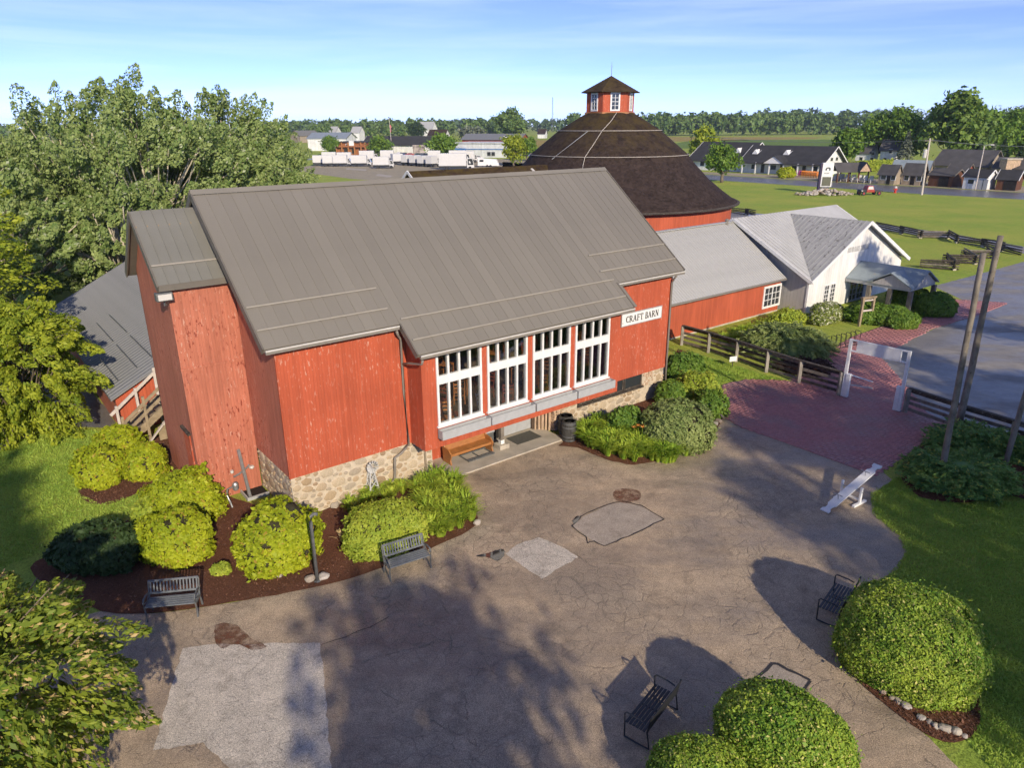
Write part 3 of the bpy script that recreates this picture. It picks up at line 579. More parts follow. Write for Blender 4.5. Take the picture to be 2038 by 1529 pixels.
def stone_wall(u0, u1, z0, z1, place, seed, big=.44):
    """stones of mixed size set as they come, the largest first"""
    r = random.Random(seed); got = []
    for s_, tries in ((big,30),(.34,70),(.27,140),(.21,260),(.16,400),(.12,500)):
        for _ in range(int(tries*(u1-u0)*(z1-z0)/3.0)+4):
            w = s_*r.uniform(.85, 1.35); h = s_*r.uniform(.60, .95)
            if w > u1-u0 or h > z1-z0: continue
            x = r.uniform(u0+w/2, u1-w/2); z = r.uniform(z0+h/2, z1-h/2)
            if all(((x-a)/((w+c)/2+.012))**2+((z-b_)/((h+d_)/2+.012))**2 > 1 for a, b_, c, d_ in got): got.append((x, z, w, h))
    for x, z, w, h in got:
        loc, rot = place(x, z); inst(r.choice(STONES), 'stone', base, loc, (w*1.06, r.uniform(.03, .065), h*1.06), (0, r.uniform(-.2, .2) if rot == 0 else 0, rot))
stone_wall(.0, 4.9, .0, 1.5, lambda u, z: ((u, .02, z), 0), 1)
stone_wall(.0, 3.0, .0, 1.5, lambda v, z: ((.02, v, z), -math.pi/2), 2)
stone_wall(11.3, 16.4, .0, .78, lambda u, z: ((u, .05, z), 0), 3)
stone_wall(11.3, 12.4, .8, 1.5, lambda u, z: ((u, .02, z), 0), 4)
stone_wall(4.93, 5.15, .0, 1.5, lambda u, z: ((u, -.12, z), 0), 8, .2)
stone_wall(17.15, 17.9, .0, 1.46, lambda u, z: ((u, .02, z), 0), 6)
# stacked cordwood panel and standing split logs beside the door
def logends(u0, u1, z0, z1, y, name='log_ends'):
    r = random.Random(int(u0*10)); m = MB(bo); z = z0
    while z < z1:
        x = u0+r.uniform(0, .05)
        while x < u1:
            q = r.uniform(.045, .085); yy = y-r.uniform(0, .10); a = r.uniform(0, 1); n = r.choice((4, 5, 6))
            ring = [(x+q*math.cos(a+6.283*j/n), z+q*math.sin(a+6.283*j/n)) for j in range(n)]
            m.add([(p, yy, s_) for p, s_ in ring]+[(p, y+.25, s_) for p, s_ in ring], [tuple(range(n))]+[(j, n+j, n+(j+1) % n, (j+1) % n) for j in range(n)])
            x += q*1.75
        z += .115
    return m.build(name, LOGM, barn, kind='stuff')
logends(16.45, 17.1, .86, 1.45, .06); logends(11.15, 11.95, .1, 1.5, .08); logends(4.95, 5.2, .1, 1.5, .06)
for i in range(6):
    x = 10.62+i*.115; r_ = .05+.012*(i % 3)
    B().tube([(x, .62-.09*i, .02), (x+.01, .62-.09*i, .7), (x-.01, .61-.09*i, 1.62)], [r_, r_*.92, r_*.8], 6).build('split_log', LOGM, barn)
# recessed entrance under the bay
B().box(4.95, 11.3, .95, 1.05, 0, 1.62).build('entrance_wall', INTW, barn)
B().box(5.02, 8.2, .84, .94, .0, 1.6).build('entrance_boards', RED, barn)
B().box(8.35, 8.95, .90, .955, .06, 1.6).build('dark_doorway', DARK, barn)
for i, (a, c) in enumerate(((9.10,9.80),(9.805,10.52))):
    d = B().box(a, c, .80, .88, .10, 1.7).build('door', GREYP, barn, bevel=.006)
    kx = c-.08 if i == 0 else a+.08
    MB(bo).tube([(kx, .79, .9), (kx, .74, .9)], .025, 8).build('handle', BLACKM, d)
B().box(10.54, 10.66, .7, .9, .06, 1.62).build('door_jamb', INTW, barn)
B().box(8.38, 8.54, .02, .18, .38, 1.55).build('porch_post', WOODG, barn)
B().box(8.375, 8.545, .015, .185, .24, .40).build('post_collar', TRIMW, barn)
B().box(8.24, 8.70, -.12, .32, .05, .24).build('post_plinth', CONC, barn, bevel=.02)
B().box(5.19, 10.95, -.84, .95, .0, .06).build('porch_slab', CONC, barn, bevel=.01)
B().box(4.92, 5.16, -.12, .04, 0, 1.5).build('stone_pier', MORT, barn)
# low windows right of the entrance
for a, c in ((12.5,13.3),(13.36,14.2),(14.26,15.2),(15.26,16.36)):
    wn = empty('low_window', (a, .06, .86)); wn.parent = barn
    f = MB(); f.box(0, c-a, -.03, .05, 0, .06); f.box(0, c-a, -.03, .05, .56, .62); f.box(0, .06, -.03, .05, .06, .56); f.box(c-a-.06, c-a, -.03, .05, .06, .56); f.build('window_frame', WOODD, wn)
    MB().box(.06, c-a-.06, .0, .012, .06, .56).build('pane', DPANE, wn)
B().box(12.4, 16.42, -.10, .08, .79, .855).build('window_ledge', WOODD, barn)
# roof: deck with fascias, and panel by panel standing seams
d = B(); th = .12
def slope(u0, u1, v0, v1, lift, t=th):
    z0, z1 = rz_(v0)+lift, rz_(v1)+lift
    return [(u0,v0,z0),(u1,v0,z0),(u1,v1,z1),(u0,v1,z1)]
d.poly(slope(-.42, 18.3, -.3, RV, -.03), th)
d.poly(slope(4.08, 14.05, -1.32, -.3, -.03), th)
d.poly([(-.42,RV,RZ-.03),(18.3,RV,RZ-.03),(18.3,9.9,EZ-.03),(-.42,9.9,EZ-.03)], th)
deck = d.build('roof', FASC, barn)
def rake(p, q, h=.24): B().beam(p, q, .05, h).build('rake_trim', FASC, deck)
for u in (-.44, 18.32): rake((u, -.31, rz_(-.31)-.10), (u, RV, RZ-.10)); rake((u, 9.9, EZ-.10), (u, RV, RZ-.10))
for u in (4.06, 14.07): rake((u, -1.33, rz_(-1.33)-.10), (u, -.3, rz_(-.3)-.10), .2)
NP = 46; PW = 18.72/NP
def panel(v0):
    m = MB(); L0 = rz_(v0); 
    m.add([(0,v0,L0-.028),(PW,v0,L0-.028),(PW,RV,RZ-.028),(0,RV,RZ-.028),(0,v0,L0),(PW,v0,L0),(PW,RV,RZ),(0,RV,RZ)], [(4,5,6,7),(0,1,5,4),(1,2,6,5),(3,0,4,7)])
    m.add([(PW-.014,v0,L0+.001),(PW+.006,v0,L0+.001),(PW+.006,RV,RZ+.001),(PW-.014,RV,RZ+.001),(PW-.011,v0,L0+.016),(PW+.003,v0,L0+.016),(PW+.003,RV,RZ+.016),(PW-.011,RV,RZ+.016)], [(4,5,6,7),(0,1,5,4),(1,2,6,5),(3,0,4,7)])
    me = bpy.data.meshes.new('roof_panel'); me.from_pydata(m.v, [], m.f); me.materials.append(ROOF); me.update(); return me
PS, PL = panel(-.34), panel(-1.36)
for i in range(NP):
    u = -.42+i*PW; inst(PL if 4.0 < u+PW/2 < 14.1 else PS, 'roof_panel', deck, (u, 0, 0))
bp = B().poly([(-.42,RV,RZ),(18.3,RV,RZ),(18.3,9.95,EZ-.02),(-.42,9.95,EZ-.02)], .02); bp.build('rear_roof_sheet', ROOF, deck)
B().add([(-.45,RV-.16,rz_(RV-.16)+.05),(18.33,RV-.16,rz_(RV-.16)+.05),(18.33,RV,RZ+.07),(-.45,RV,RZ+.07),(18.33,RV+.16,rb_(RV+.16)+.05),(-.45,RV+.16,rb_(RV+.16)+.05)], [(0,1,2,3),(3,2,4,5)]).build('ridge_cap', ROOF, deck)
for (a, c, vs) in ((-.38,3.9,(.15,.85)),(4.15,13.98,(-.95,-.25)),(13.6,18.25,(.15,.85))):
    for v in vs: B().beam((a, v, rz_(v)+.06), (c, v, rz_(v)+.06), .035, .05).build('snow_bar', GUTB, deck)
# gutters and downpipes
def gutter(u0, u1, v, nm='gutter'):
    z = rz_(v)-.02; m = B(); m.box(u0, u1, v-.11, v-.005, z-.15, z-.06)
    g_ = m.build(nm, GUTT, barn, bevel=.012); B().box(u0, u1, v-.125, v-.085, z-.055, z-.012).build('gutter_highlight', GUTL, g_)  # pale strip paints a bright highlight along the gutter edge
gutter(-.40, 3.98, -.34); gutter(4.12, 14.02, -1.36); gutter(14.12, 18.26, -.34)
def downpipe(pts, r=.045): return B().tube(pts, r, 8).build('downpipe', GUTT, barn, smooth=True)
downpipe([(3.9,-.38,5.72),(3.98,-.30,5.55),(4.14,-.16,5.35),(4.16,-.15,3.5),(4.22,-.15,1.52),(3.9,-.14,1.25),(3.66,-.13,1.15),(3.62,-.13,.6),(3.58,-.14,.34),(3.2,-.2,.15)])
downpipe([(4.2,-1.42,4.92),(4.2,-1.36,4.78),(4.17,-.6,4.62),(4.16,-.2,4.5)], .04)
downpipe([(17.78,-.38,5.74),(17.78,-.26,5.6),(17.78,-.15,5.4),(17.8,-.15,3.0),(17.82,-.15,.2)])
# ------------------------------------------------ left stair tower of the barn
b = B(); TE, TR, TV = 7.55, 9.50, 4.95
tw = [(3.0,0),(7.1,0),(7.1,7.5),(TV,TR-.12),(3.0,TE)]
B().poly([(-2.0,v,z) for v, z in tw], .12, (1,0,0)).build('tower_side_wall', REDF, barn)
B().box(-2.0, -.03, 2.94, 3.06, 0, TE-.02).build('tower_front_wall', REDF, barn)
B().box(-2.0, -.03, 7.0, 7.1, 0, TE).build('tower_rear_wall', REDF, barn)
B().box(-2.02, -.04, 2.915, 2.938, 4.72, 4.80).build('band_board', REDF, barn)
ts = (TR-TE)/(TV-2.75)
def tz(v): return TE+(v-2.75)*ts
tr = B(); tr.poly([(-2.28,2.75,tz(2.75)-.02),(-.03,2.75,tz(2.75)-.02),(-.03,TV,TR-.02),(-2.28,TV,TR-.02)], .13); tr.poly([(-2.28,TV,TR-.02),(-.03,TV,TR-.02),(-.03,7.3,TR-.02-(7.3-TV)*.95),(-2.28,7.3,TR-.02-(7.3-TV)*.95)], .13)
trf = tr.build('tower_roof', FASC, barn)
m = MB(); PWt = .3215
m.add([(0,2.72,tz(2.72)-.02),(PWt,2.72,tz(2.72)-.02),(PWt,TV,TR-.01),(0,TV,TR-.01),(0,2.72,tz(2.72)+.01),(PWt,2.72,tz(2.72)+.01),(PWt,TV,TR+.01),(0,TV,TR+.01)], [(4,5,6,7),(0,1,5,4),(1,2,6,5),(3,0,4,7)])
m.add([(PWt-.02,2.72,tz(2.72)+.011),(PWt+.01,2.72,tz(2.72)+.011),(PWt+.01,TV,TR+.011),(PWt-.02,TV,TR+.011),(PWt-.016,2.72,tz(2.72)+.045),(PWt+.006,2.72,tz(2.72)+.045),(PWt+.006,TV,TR+.045),(PWt-.016,TV,TR+.045)], [(4,5,6,7),(0,1,5,4),(1,2,6,5),(3,0,4,7)])
PT = bpy.data.meshes.new('roof_panel'); PT.from_pydata(m.v, [], m.f); PT.materials.append(ROOFL)
for i in range(7): inst(PT, 'roof_panel', trf, (-2.28+i*PWt, 0, 0))
B().poly([(-2.28,TV,TR+.01),(-.03,TV,TR+.01),(-.03,7.34,TR-(7.34-TV)*.95),(-2.28,7.34,TR-(7.34-TV)*.95)], .02).build('rear_roof_sheet', ROOFL, trf)
B().beam((-2.26,3.25,tz(3.25)+.06),(-.06,3.25,tz(3.25)+.06),.035,.05).build('snow_bar', GUTB, trf)
k = B(); k.box(-2.28,-.03,2.70,2.745,TE-.20,TE-.01); k.beam((-2.30,2.72,tz(2.72)-.09),(-2.30,TV,TR-.09),.05,.22); k.beam((-2.30,7.3,TR-.1-(7.3-TV)*.95),(-2.30,TV,TR-.09),.05,.22); k.build('tower_fascia', FASC, trf)
# small door in the tower's side and the log of trim above it
dr = B().box(-2.045, -2.005, 3.25, 4.0, .08, 2.4).build('side_door', RED, barn); B().box(-2.10, -2.005, 3.15, 4.1, 2.44, 2.52).build('door_head', WOODD, dr)
# ------------------------------------------------ low wing behind the tower with the corrugated roof
b = B(); LE = -3.12
b.poly([(LE+.2,11.25,0),(9.0,11.25,0),(9.0,11.25,5.9),(6.2,11.25,6.25),(LE+.2,11.25,1.62)], .12, (0,1,0)); b.build('wing_front_wall', REDO, barn)
B().box(LE+.2, LE+.3, 11.37, 30, 0, 1.6).build('wing_side_wall', REDF, barn)
def lz(u): return 1.58+(u-LE)*.515
wr = B().poly([(LE,11.02,lz(LE)),(6.2,11.02,lz(6.2)),(6.2,30.2,lz(6.2)),(LE,30.2,lz(LE))], .09).build('wing_roof', GALV, barn)
rbm = MB(); zr = .055; rbm.add([(LE,-.09,lz(LE)+.002),(6.2,-.09,lz(6.2)+.002),(6.2,-.03,lz(6.2)+zr),(LE,-.03,lz(LE)+zr),(6.2,.03,lz(6.2)+zr),(LE,.03,lz(LE)+zr),(6.2,.09,lz(6.2)+.002),(LE,.09,lz(LE)+.002)], [(0,1,2,3),(3,2,4,5),(5,4,6,7)])
RIB = bpy.data.meshes.new('roof_rib'); RIB.from_pydata(rbm.v, [], rbm.f); RIB.materials.append(GALV)
for i in range(56): inst(RIB, 'roof_rib', wr, (0, 11.15+i*.34, 0))
B().poly([(6.2,11.02,lz(6.2)),(6.2,30.2,lz(6.2)),(9.6,30.2,lz(6.2)-1.6),(9.6,11.02,lz(6.2)-1.6)], .05).build('rear_roof_sheet', GALV, wr)
for u in (-2.55, -1.75, -1.1):
    for v0, v1 in ((12.2,16.5),(17.2,21.5)): B().beam((u, v0, lz(u)+.06), (u, v1, lz(u)+.06), .04, .05).build('snow_bar', IRONG, wr)
B().lathe([(.10,lz(.2)-.05),(.10,lz(.2)+.22),(.15,lz(.2)+.23),(.15,lz(.2)+.30),(.02,lz(.2)+.33)], (.2,14.2), 10).build('roof_vent', GUTL, wr)
# ------------------------------------------------ outside stair
st = empty('outside_stair', uv(-1.9, 10.0), BA, label='weathered timber outside stair with handrails at the low wing', cat='stair')
so = (-1.9, 10.0, 0); Q = lambda: MB(so)
for v in (9.55, 10.85): Q().beam((-3.15,v,.05),(-1.35,v,1.35),.07,.28).build('stringer', WOODT, st)
for i in range(7):
    u = -3.05+i*.26; z = .14+i*.188; Q().box(u, u+.29, 9.5, 10.9, z, z+.05).build('tread', WOODT, st)
Q().box(-1.35, -.05, 9.45, 10.95, 1.36, 1.42).build('landing', WOODT, st)
for (u, v, z0, z1) in ((-3.05,9.5,0,1.3),(-2.2,9.5,0,1.95),(-1.38,9.46,0,2.55),(-.2,9.46,0,2.4),(-3.0,10.9,0,1.3),(-2.2,10.9,.6,1.9),(-1.38,10.95,0,2.6)):
    Q().box(u-.05, u+.05, v-.05, v+.05, z0, z1).build('post', WOODT if v < 10 else WOODP, st)
Q().beam((-3.25,10.92,.95),(-1.35,10.92,2.42),.05,.12).build('handrail', WOODP, st); Q().beam((-1.4,10.95,2.45),(-.6,10.95,2.45),.05,.12).build('handrail', WOODP, st)
for dz in (.0, .42): Q().beam((-3.1,9.5,.55+dz),(-1.35,9.5,1.90+dz),.05,.12).build('handrail', WOODT, st)
for dz in (1.75, 2.2): Q().beam((-1.35,9.47,dz),(-.1,9.47,dz),.05,.12).build('handrail', WOODT, st)
for i in range(7): Q().beam((-1.9+.0*i,9.3,.08+i*.085),(-.35,9.3,.08+i*.085),.03,.075).build('skirt_board', WOODT, st)
Q().beam((-2.35,9.2,.05),(-1.5,9.2,.95),.12,.05).build('leaning_plank', WOODP, st)
# ------------------------------------------------ barn name board, hand built serif letters
SERIF = {  # strokes x0,y0,x1,y1,weight on a unit tall box
 'C': [(.62,.83,.50,.95,.07),(.50,.95,.28,.93,.09),(.28,.93,.10,.72,.14),(.10,.72,.08,.34,.17),(.08,.34,.26,.07,.14),(.26,.07,.50,.05,.09),(.50,.05,.64,.18,.07),(.62,.98,.62,.72,.05)],
 'R': [(.14,.0,.14,1,.15),(.14,.97,.44,.95,.07),(.44,.95,.56,.76,.13),(.56,.76,.42,.54,.10),(.42,.54,.14,.52,.07),(.34,.53,.64,.03,.14),(.02,.02,.28,.02,.05),(.02,.98,.2,.98,.05),(.56,.02,.74,.02,.05)],
 'A': [(.34,.98,.62,.02,.15),(.34,.98,.08,.02,.07),(.18,.34,.50,.34,.06),(-.02,.02,.2,.02,.05),(.5,.02,.76,.02,.05)],
 'F': [(.14,0,.14,1,.15),(.04,.97,.58,.97,.06),(.14,.53,.44,.53,.06),(.58,.98,.58,.80,.05),(.44,.62,.44,.44,.05),(.02,.02,.28,.02,.05)],
 'T': [(.33,0,.33,1,.15),(.02,.97,.64,.97,.07),(.02,.98,.02,.78,.05),(.64,.98,.64,.78,.05),(.2,.02,.46,.02,.05)],
 'B': [(.14,0,.14,1,.15),(.14,.97,.40,.95,.07),(.40,.95,.50,.75,.12),(.50,.75,.36,.54,.08),(.36,.53,.56,.32,.11),(.56,.32,.46,.05,.13),(.46,.04,.14,.03,.07),(.02,.02,.2,.02,.05),(.02,.98,.2,.98,.05)],
 'N': [(.10,0,.10,1,.06),(.10,.98,.58,.02,.15),(.58,.0,.58,1,.06),(0,.02,.2,.02,.05),(.48,.98,.68,.98,.05),(0,.98,.16,.98,.05)],
 'O': [(.30,.96,.10,.72,.12),(.10,.72,.10,.28,.15),(.10,.28,.30,.04,.12),(.30,.04,.52,.28,.12),(.52,.28,.52,.72,.15),(.52,.72,.30,.96,.12)],
 'U': [(.12,1,.12,.25,.15),(.12,.25,.32,.03,.10),(.32,.03,.52,.25,.08),(.52,.25,.54,1,.06),(0,.98,.26,.98,.05),(.44,.98,.66,.98,.05)],
 'D': [(.14,0,.14,1,.15),(.14,.97,.40,.92,.08),(.40,.92,.56,.65,.13),(.56,.65,.56,.35,.15),(.56,.35,.40,.06,.13),(.40,.06,.14,.03,.08)],
 'H': [(.12,0,.12,1,.14),(.54,0,.54,1,.14),(.12,.52,.54,.52,.06),(0,.02,.24,.02,.05),(.42,.02,.66,.02,.05),(0,.98,.24,.98,.05),(.42,.98,.66,.98,.05)],
 'E': [(.14,0,.14,1,.15),(.04,.97,.58,.97,.06),(.14,.52,.42,.52,.06),(.04,.03,.60,.03,.06),(.58,.98,.58,.82,.05),(.60,.02,.60,.2,.05),(.42,.6,.42,.44,.05)]}
def letter(ch, h, depth=.012, wf=1.0):
    m = MB()
    for i, (x0, y0, x1, y1, w) in enumerate(SERIF[ch]):
        m.beam((x0*h*wf, -depth/2-.0004*i, y0*h), (x1*h*wf, -depth/2-.0004*i, y1*h), depth, w*h, (0,1,0)) if False else m.add(*stroke(x0*h*wf, y0*h, x1*h*wf, y1*h, w*h, depth+.0004*i))
    return m
def stroke(x0, y0, x1, y1, w, d):
    a = Vector((x1-x0, y1-y0)); L = a.length or 1; n = Vector((-a.y, a.x))/L*w/2; e = a/L*w*.12
    c = [(x0-e.x+n.x, y0-e.y+n.y), (x0-e.x-n.x, y0-e.y-n.y), (x1+e.x-n.x, y1+e.y-n.y), (x1+e.x+n.x, y1+e.y+n.y)]
    return [(x, 0, z) for x, z in c]+[(x, -d, z) for x, z in c], [(0,1,2,3),(7,6,5,4),(0,4,5,1),(1,5,6,2),(2,6,7,3),(3,7,4,0)]
def lettering(text, parent, x, y, z, h, adv, mat, wf=1.0, sp=.55):
    for ch in text:
        if ch == ' ': x += h*sp; continue
        letter(ch, h, wf=wf).build('letter', mat, parent, loc=(x, y, z)); x += h*(max(max(q[0], q[2]) for q in SERIF[ch])*wf+adv)
    return x
sg = empty('barn_name_board', uv(14.72, -.10, 3.93), BA, label='long white board reading CRAFT BARN on the red barn wall', cat='sign')
MB().box(0, 2.5, -.035, -.002, 0, .50).build('board', TRIMW, sg)
e_ = MB(); e_.box(-.025, 2.525, -.05, -.001, .50, .53); e_.box(-.025, 2.525, -.05, -.001, -.03, 0); e_.box(-.025, 0, -.05, -.001, 0, .5); e_.box(2.5, 2.525, -.05, -.001, 0, .5); e_.build('edge_strip', GREYP, sg)
lettering('CRAFT BARN', sg, .25, -.036, .11, .28, .10, BLACKM, 1.0, .42)
MB().tube([(.06,-.036,.12),(.06,-.044,.12)], .02, 6).build('small_mark', BLACKM, sg)
# flood lamp on the tower corner
fl = empty('flood_lamp', uv(-2.16, 2.78, 7.16), BA, label='grey metal flood lamp on the corner of the barn tower', cat='lamp')
MB().box(-.24, .24, -.16, .12, -.10, .16).build('housing', IRONG, fl, bevel=.03); MB().box(-.19, .19, -.172, -.161, -.06, .12).build('lens', GUTL, fl); MB().tube([(0,.0,-.10),(.0,.06,-.26),(.06,.12,-.26)], .025, 6).build('bracket', IRONG, fl)
# ------------------------------------------------------------------ red annex between barn and theatre
ax, ao = building('red_annex', 19, 6, label='low orange red annex with pale ribbed metal roof', cat='annex')
A = lambda: MB(ao)
AE, AR, AV = 2.34, 5.52, 10.0
A().box(17.92, 36.35, 5.8, 5.95, .1, AE+.05).build('front_wall', REDO, ax); A().box(17.92, 36.35, 5.78, 6.0, 0, .1).build('plinth', CONC, ax)
A().box(17.92, 36.3, 14.0, 14.15, 0, AE).build('rear_wall', REDO, ax)
A().poly([(17.93,5.8,0),(17.93,14.1,0),(17.93,14.1,AE),(17.93,AV,AR-.1),(17.93,5.8,AE)], .1, (1,0,0)).build('gable_wall', REDO, ax)
sl = (AR-AE)/(AV-5.45)
rf = A().poly([(17.9,5.45,AE-.04),(36.36,5.45,AE-.04),(36.36,AV,AR-.04),(17.9,AV,AR-.04)], .1).build('roof', GUTT, ax)
A().poly([(17.9,AV,AR),(36.36,AV,AR),(36.36,14.5,AE),(17.9,14.5,AE)], .05).build('rear_roof_sheet', ANNR, rf)
NPA = 26; PA = 18.4/NPA; m = MB(ao)
m.add([(17.93,5.40,AE-.035),(17.93+PA,5.40,AE-.035),(17.93+PA,AV,AR),(17.93,AV,AR)], [(0,1,2,3)])
for q in (.02, .25, .48):
    a, c = 17.93+q, 17.93+q+.04
    m.add([(a,5.40,AE-.034),(c,5.40,AE-.034),(c,AV,AR+.001),(a,AV,AR+.001),(a+.01,5.40,AE-.005),(c-.01,5.40,AE-.005),(c-.01,AV,AR+.03),(a+.01,AV,AR+.03)], [(4,5,6,7),(0,1,5,4),(1,2,6,5),(3,0,4,7)])
PAm = bpy.data.meshes.new('roof_panel'); PAm.from_pydata(m.v, [], m.f); PAm.materials.append(ANNR)
for i in range(NPA): inst(PAm, 'roof_panel', rf, (i*PA, 0, 0))
A().beam((17.9,AV,AR+.05),(36.3,AV,AR+.05),.3,.05).build('ridge_cap', ANNR, rf)
A().box(17.95, 36.3, 5.34, 5.44, AE-.15, AE-.04).build('gutter', GUTT, ax)
A().tube([(23.0,5.75,AE-.1),(23.0,5.75,.1)], .045, 8).build('downpipe', FASC, ax)
A().lathe([(.12,AR-.3),(.12,AR+.18),(.19,AR+.2),(.05,AR+.3)], (35.5,AV-.1), 10).build('roof_vent', GUTT, rf)
def sash(parent, w, h, cols, rows, loc, rz=0, frame=TRIMW, name='window', pair=False, bar=.035, edge=.09, glass=DPANE):
    wn = empty(name, loc, rz); wn.parent = parent; f = MB()
    f.box(0, edge, -.05, .02, 0, h); f.box(w-edge, w, -.05, .02, 0, h); f.box(edge, w-edge, -.05, .02, 0, edge); f.box(edge, w-edge, -.05, .02, h-edge, h)
    cw, ch = (w-2*edge)/cols, (h-2*edge)/rows
    for i in range(1, cols):
        b_ = bar*(2.4 if pair and i == cols//2 else 1); f.box(edge+cw*i-b_/2, edge+cw*i+b_/2, -.044, .02, edge, h-edge)
    for j in range(1, rows): f.box(edge, w-edge, -.040, .02, edge+ch*j-bar/2, edge+ch*j+bar/2)
    f.build('window_frame', frame, wn)
    for i in range(cols):
        for j in range(rows): MB().box(edge+cw*i+.003, edge+cw*(i+1)-.003, -.006, .0, edge+ch*j+.003, edge+ch*(j+1)-.003).build('pane', glass, wn)
    return wn
sash(ax, 2.0, 1.5, 4, 3, (34.45-ao[0], 5.795-ao[1], .40), pair=True, edge=.14)

# ------------------------------------------------------------------ white theatre with cross gables
th_, to = building('theatre_hall', 43, 10, label='white gabled hall with weathered zinc cross gable roof', cat='theatre')
Tm = lambda: MB(to)
UL, UR, VF, VB, EZt, PZ, AZ = 36.75, 49.55, 4.0, 16.0, 2.42, 5.62, 5.78
UM = 43.05
Tm().poly([(UL,VF,0),(UR,VF,0),(UR,VF,EZt-.1),(UM,VF,PZ-.12),(UL,VF,EZt-.1)], .15, (0,1,0)).build('front_wall', WHITE, th_)
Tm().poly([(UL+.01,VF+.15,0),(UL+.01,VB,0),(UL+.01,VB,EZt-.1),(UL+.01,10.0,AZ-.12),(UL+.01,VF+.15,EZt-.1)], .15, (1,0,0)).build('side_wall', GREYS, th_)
Tm().poly([(UR,VF+.15,0),(UR,VB,0),(UR,VB,EZt-.1),(UR,10.0,AZ-.12),(UR,VF+.15,EZt-.1)], .15, (-1,0,0)).build('side_wall', WHITE, th_)
Tm().box(UL, UR, VB, VB+.15, 0, EZt).build('rear_wall', WHITE, th_)
Tm().box(UL-.03, UL+.10, VF-.03, VF+.10, 0, EZt-.05).build('corner_board', TRIMW, th_)
ov = .4; ul, ur, vf, vb = UL-ov, UR+ov, VF-ov, VB+ov
# valley where the two roofs meet: from the front left eave corner to the ridge crossing
cr_ = (UM, 10.0)
def rprism(name, quads, mat, parent, t=.09):
    m = Tm()
    for q in quads: m.poly(q, t)
    return m.build(name, mat, parent)
ra = rprism('main_roof', [[(ul,vf,EZt-.1),(UM,9.75,PZ),(UM,10.0,AZ),(ul,10.0,AZ)], [(ur,vf,EZt-.1),(ur,10.0,AZ),(UM,10.0,AZ),(UM,9.75,PZ)], [(ul,10.0,AZ),(ur,10.0,AZ),(ur,vb,EZt-.1),(ul,vb,EZt-.1)]], TROOA, th_)
rb2 = rprism('front_gable_roof', [[(ul,vf,EZt-.095),(UM,vf,PZ+.005),(UM,9.75,PZ+.005)], [(UM,vf,PZ+.005),(ur,vf,EZt-.095),(UM,9.75,PZ+.005)]], TROOF, th_)
# raised seams on the front gable and the left slope
def seam_lines(lines, parent, mat, w=.035, h=.03):
    for p, q in lines: Tm().beam((p[0],p[1],p[2]+.02), (q[0],q[1],q[2]+.02), w, h).build('roof_rib', mat, parent)
def fz(u): return EZt-.095+(u-ul)/(UM-ul)*(PZ-EZt+.1)
L_ = []
for k in range(1, 17):
    t = k/17; v = vf+(9.75-vf)*t; u0 = ul+(UM-ul)*t
    L_.append(((u0, v, fz(u0)), (UM, v, PZ))); L_.append(((ur-(u0-ul), v, fz(u0)), (UM, v, PZ)))
seam_lines(L_, rb2, TROOF)
L_ = []
for k in range(1, 17):
    t = k/17; u = ul+(UM-ul)*t; v0 = vf+(9.75-vf)*t; z0 = fz(u)
    L_.append(((u, v0, z0), (u, 10.0, AZ)))
seam_lines(L_, ra, TROOA)
def rbd(p, q, h): Tm().beam(p, q, .06, h).build('rake_board', TRIMW, th_)
rbd((ul,vf-.02,EZt-.16),(UM,vf-.02,PZ-.07),.20); rbd((ur,vf-.02,EZt-.16),(UM,vf-.02,PZ-.07),.24); rbd((ul-.02,vf,EZt-.18),(ul-.02,10.0,AZ-.09),.22); rbd((ul-.02,vb,EZt-.18),(ul-.02,10.0,AZ-.09),.22); rbd((ur+.02,vf,EZt-.18),(ur+.02,10.0,AZ-.09),.22)
sash(th_, .62, 1.25, 2, 4, (38.75-to[0], VF-.005-to[1], .45), edge=.05); sash(th_, .62, 1.25, 2, 4, (39.55-to[0], VF-.005-to[1], .45), edge=.05)
Tm().box(38.7, 40.25, VF-.12, VF-.001, .34, .44).build('window_sill', TRIMW, th_)
for i in range(2):
    dd = sash(th_, 1.0, 1.7, 2, 4, (42.2+i*1.02-to[0], VF-.005-to[1], .06), frame=GREYP, name='glazed_door', edge=.08)
lettering('ROUND BARN THEATRE', th_, 41.15-to[0], VF-.002-to[1], 3.62, .36, .075, mix_grain('faded_letter', (.46,.46,.46), .7, .3, 6), .62, .22)
# porch with two small gables on posts
pc = empty('porch', (43.2-to[0], 1.6-to[1], 0)); pc.parent = th_; po = (43.2, 1.6, 0); Pm = lambda: MB(po)
pu0, pu1, pf, pz0, pz1, pm = 41.4, 45.0, -.3, 1.92, 2.88, 43.2
pr = Pm()
pr.poly([(pu0,3.95,pz0),(pu0,pf+1.0,pz0),(pm,pf+1.0,pz1),(pm,3.95,pz1)], .08); pr.poly([(pu1,3.95,pz0),(pm,3.95,pz1),(pm,pf-.35,pz1),(pu1,pf-.35,pz0)], .08); pr.poly([(pu0,pf+1.0,pz0),(pu0,pf-.35,pz0),(pm,pf-.35,pz1),(pm,pf+1.0,pz1)], .08)
pr.build('porch_roof', PROOF, pc)
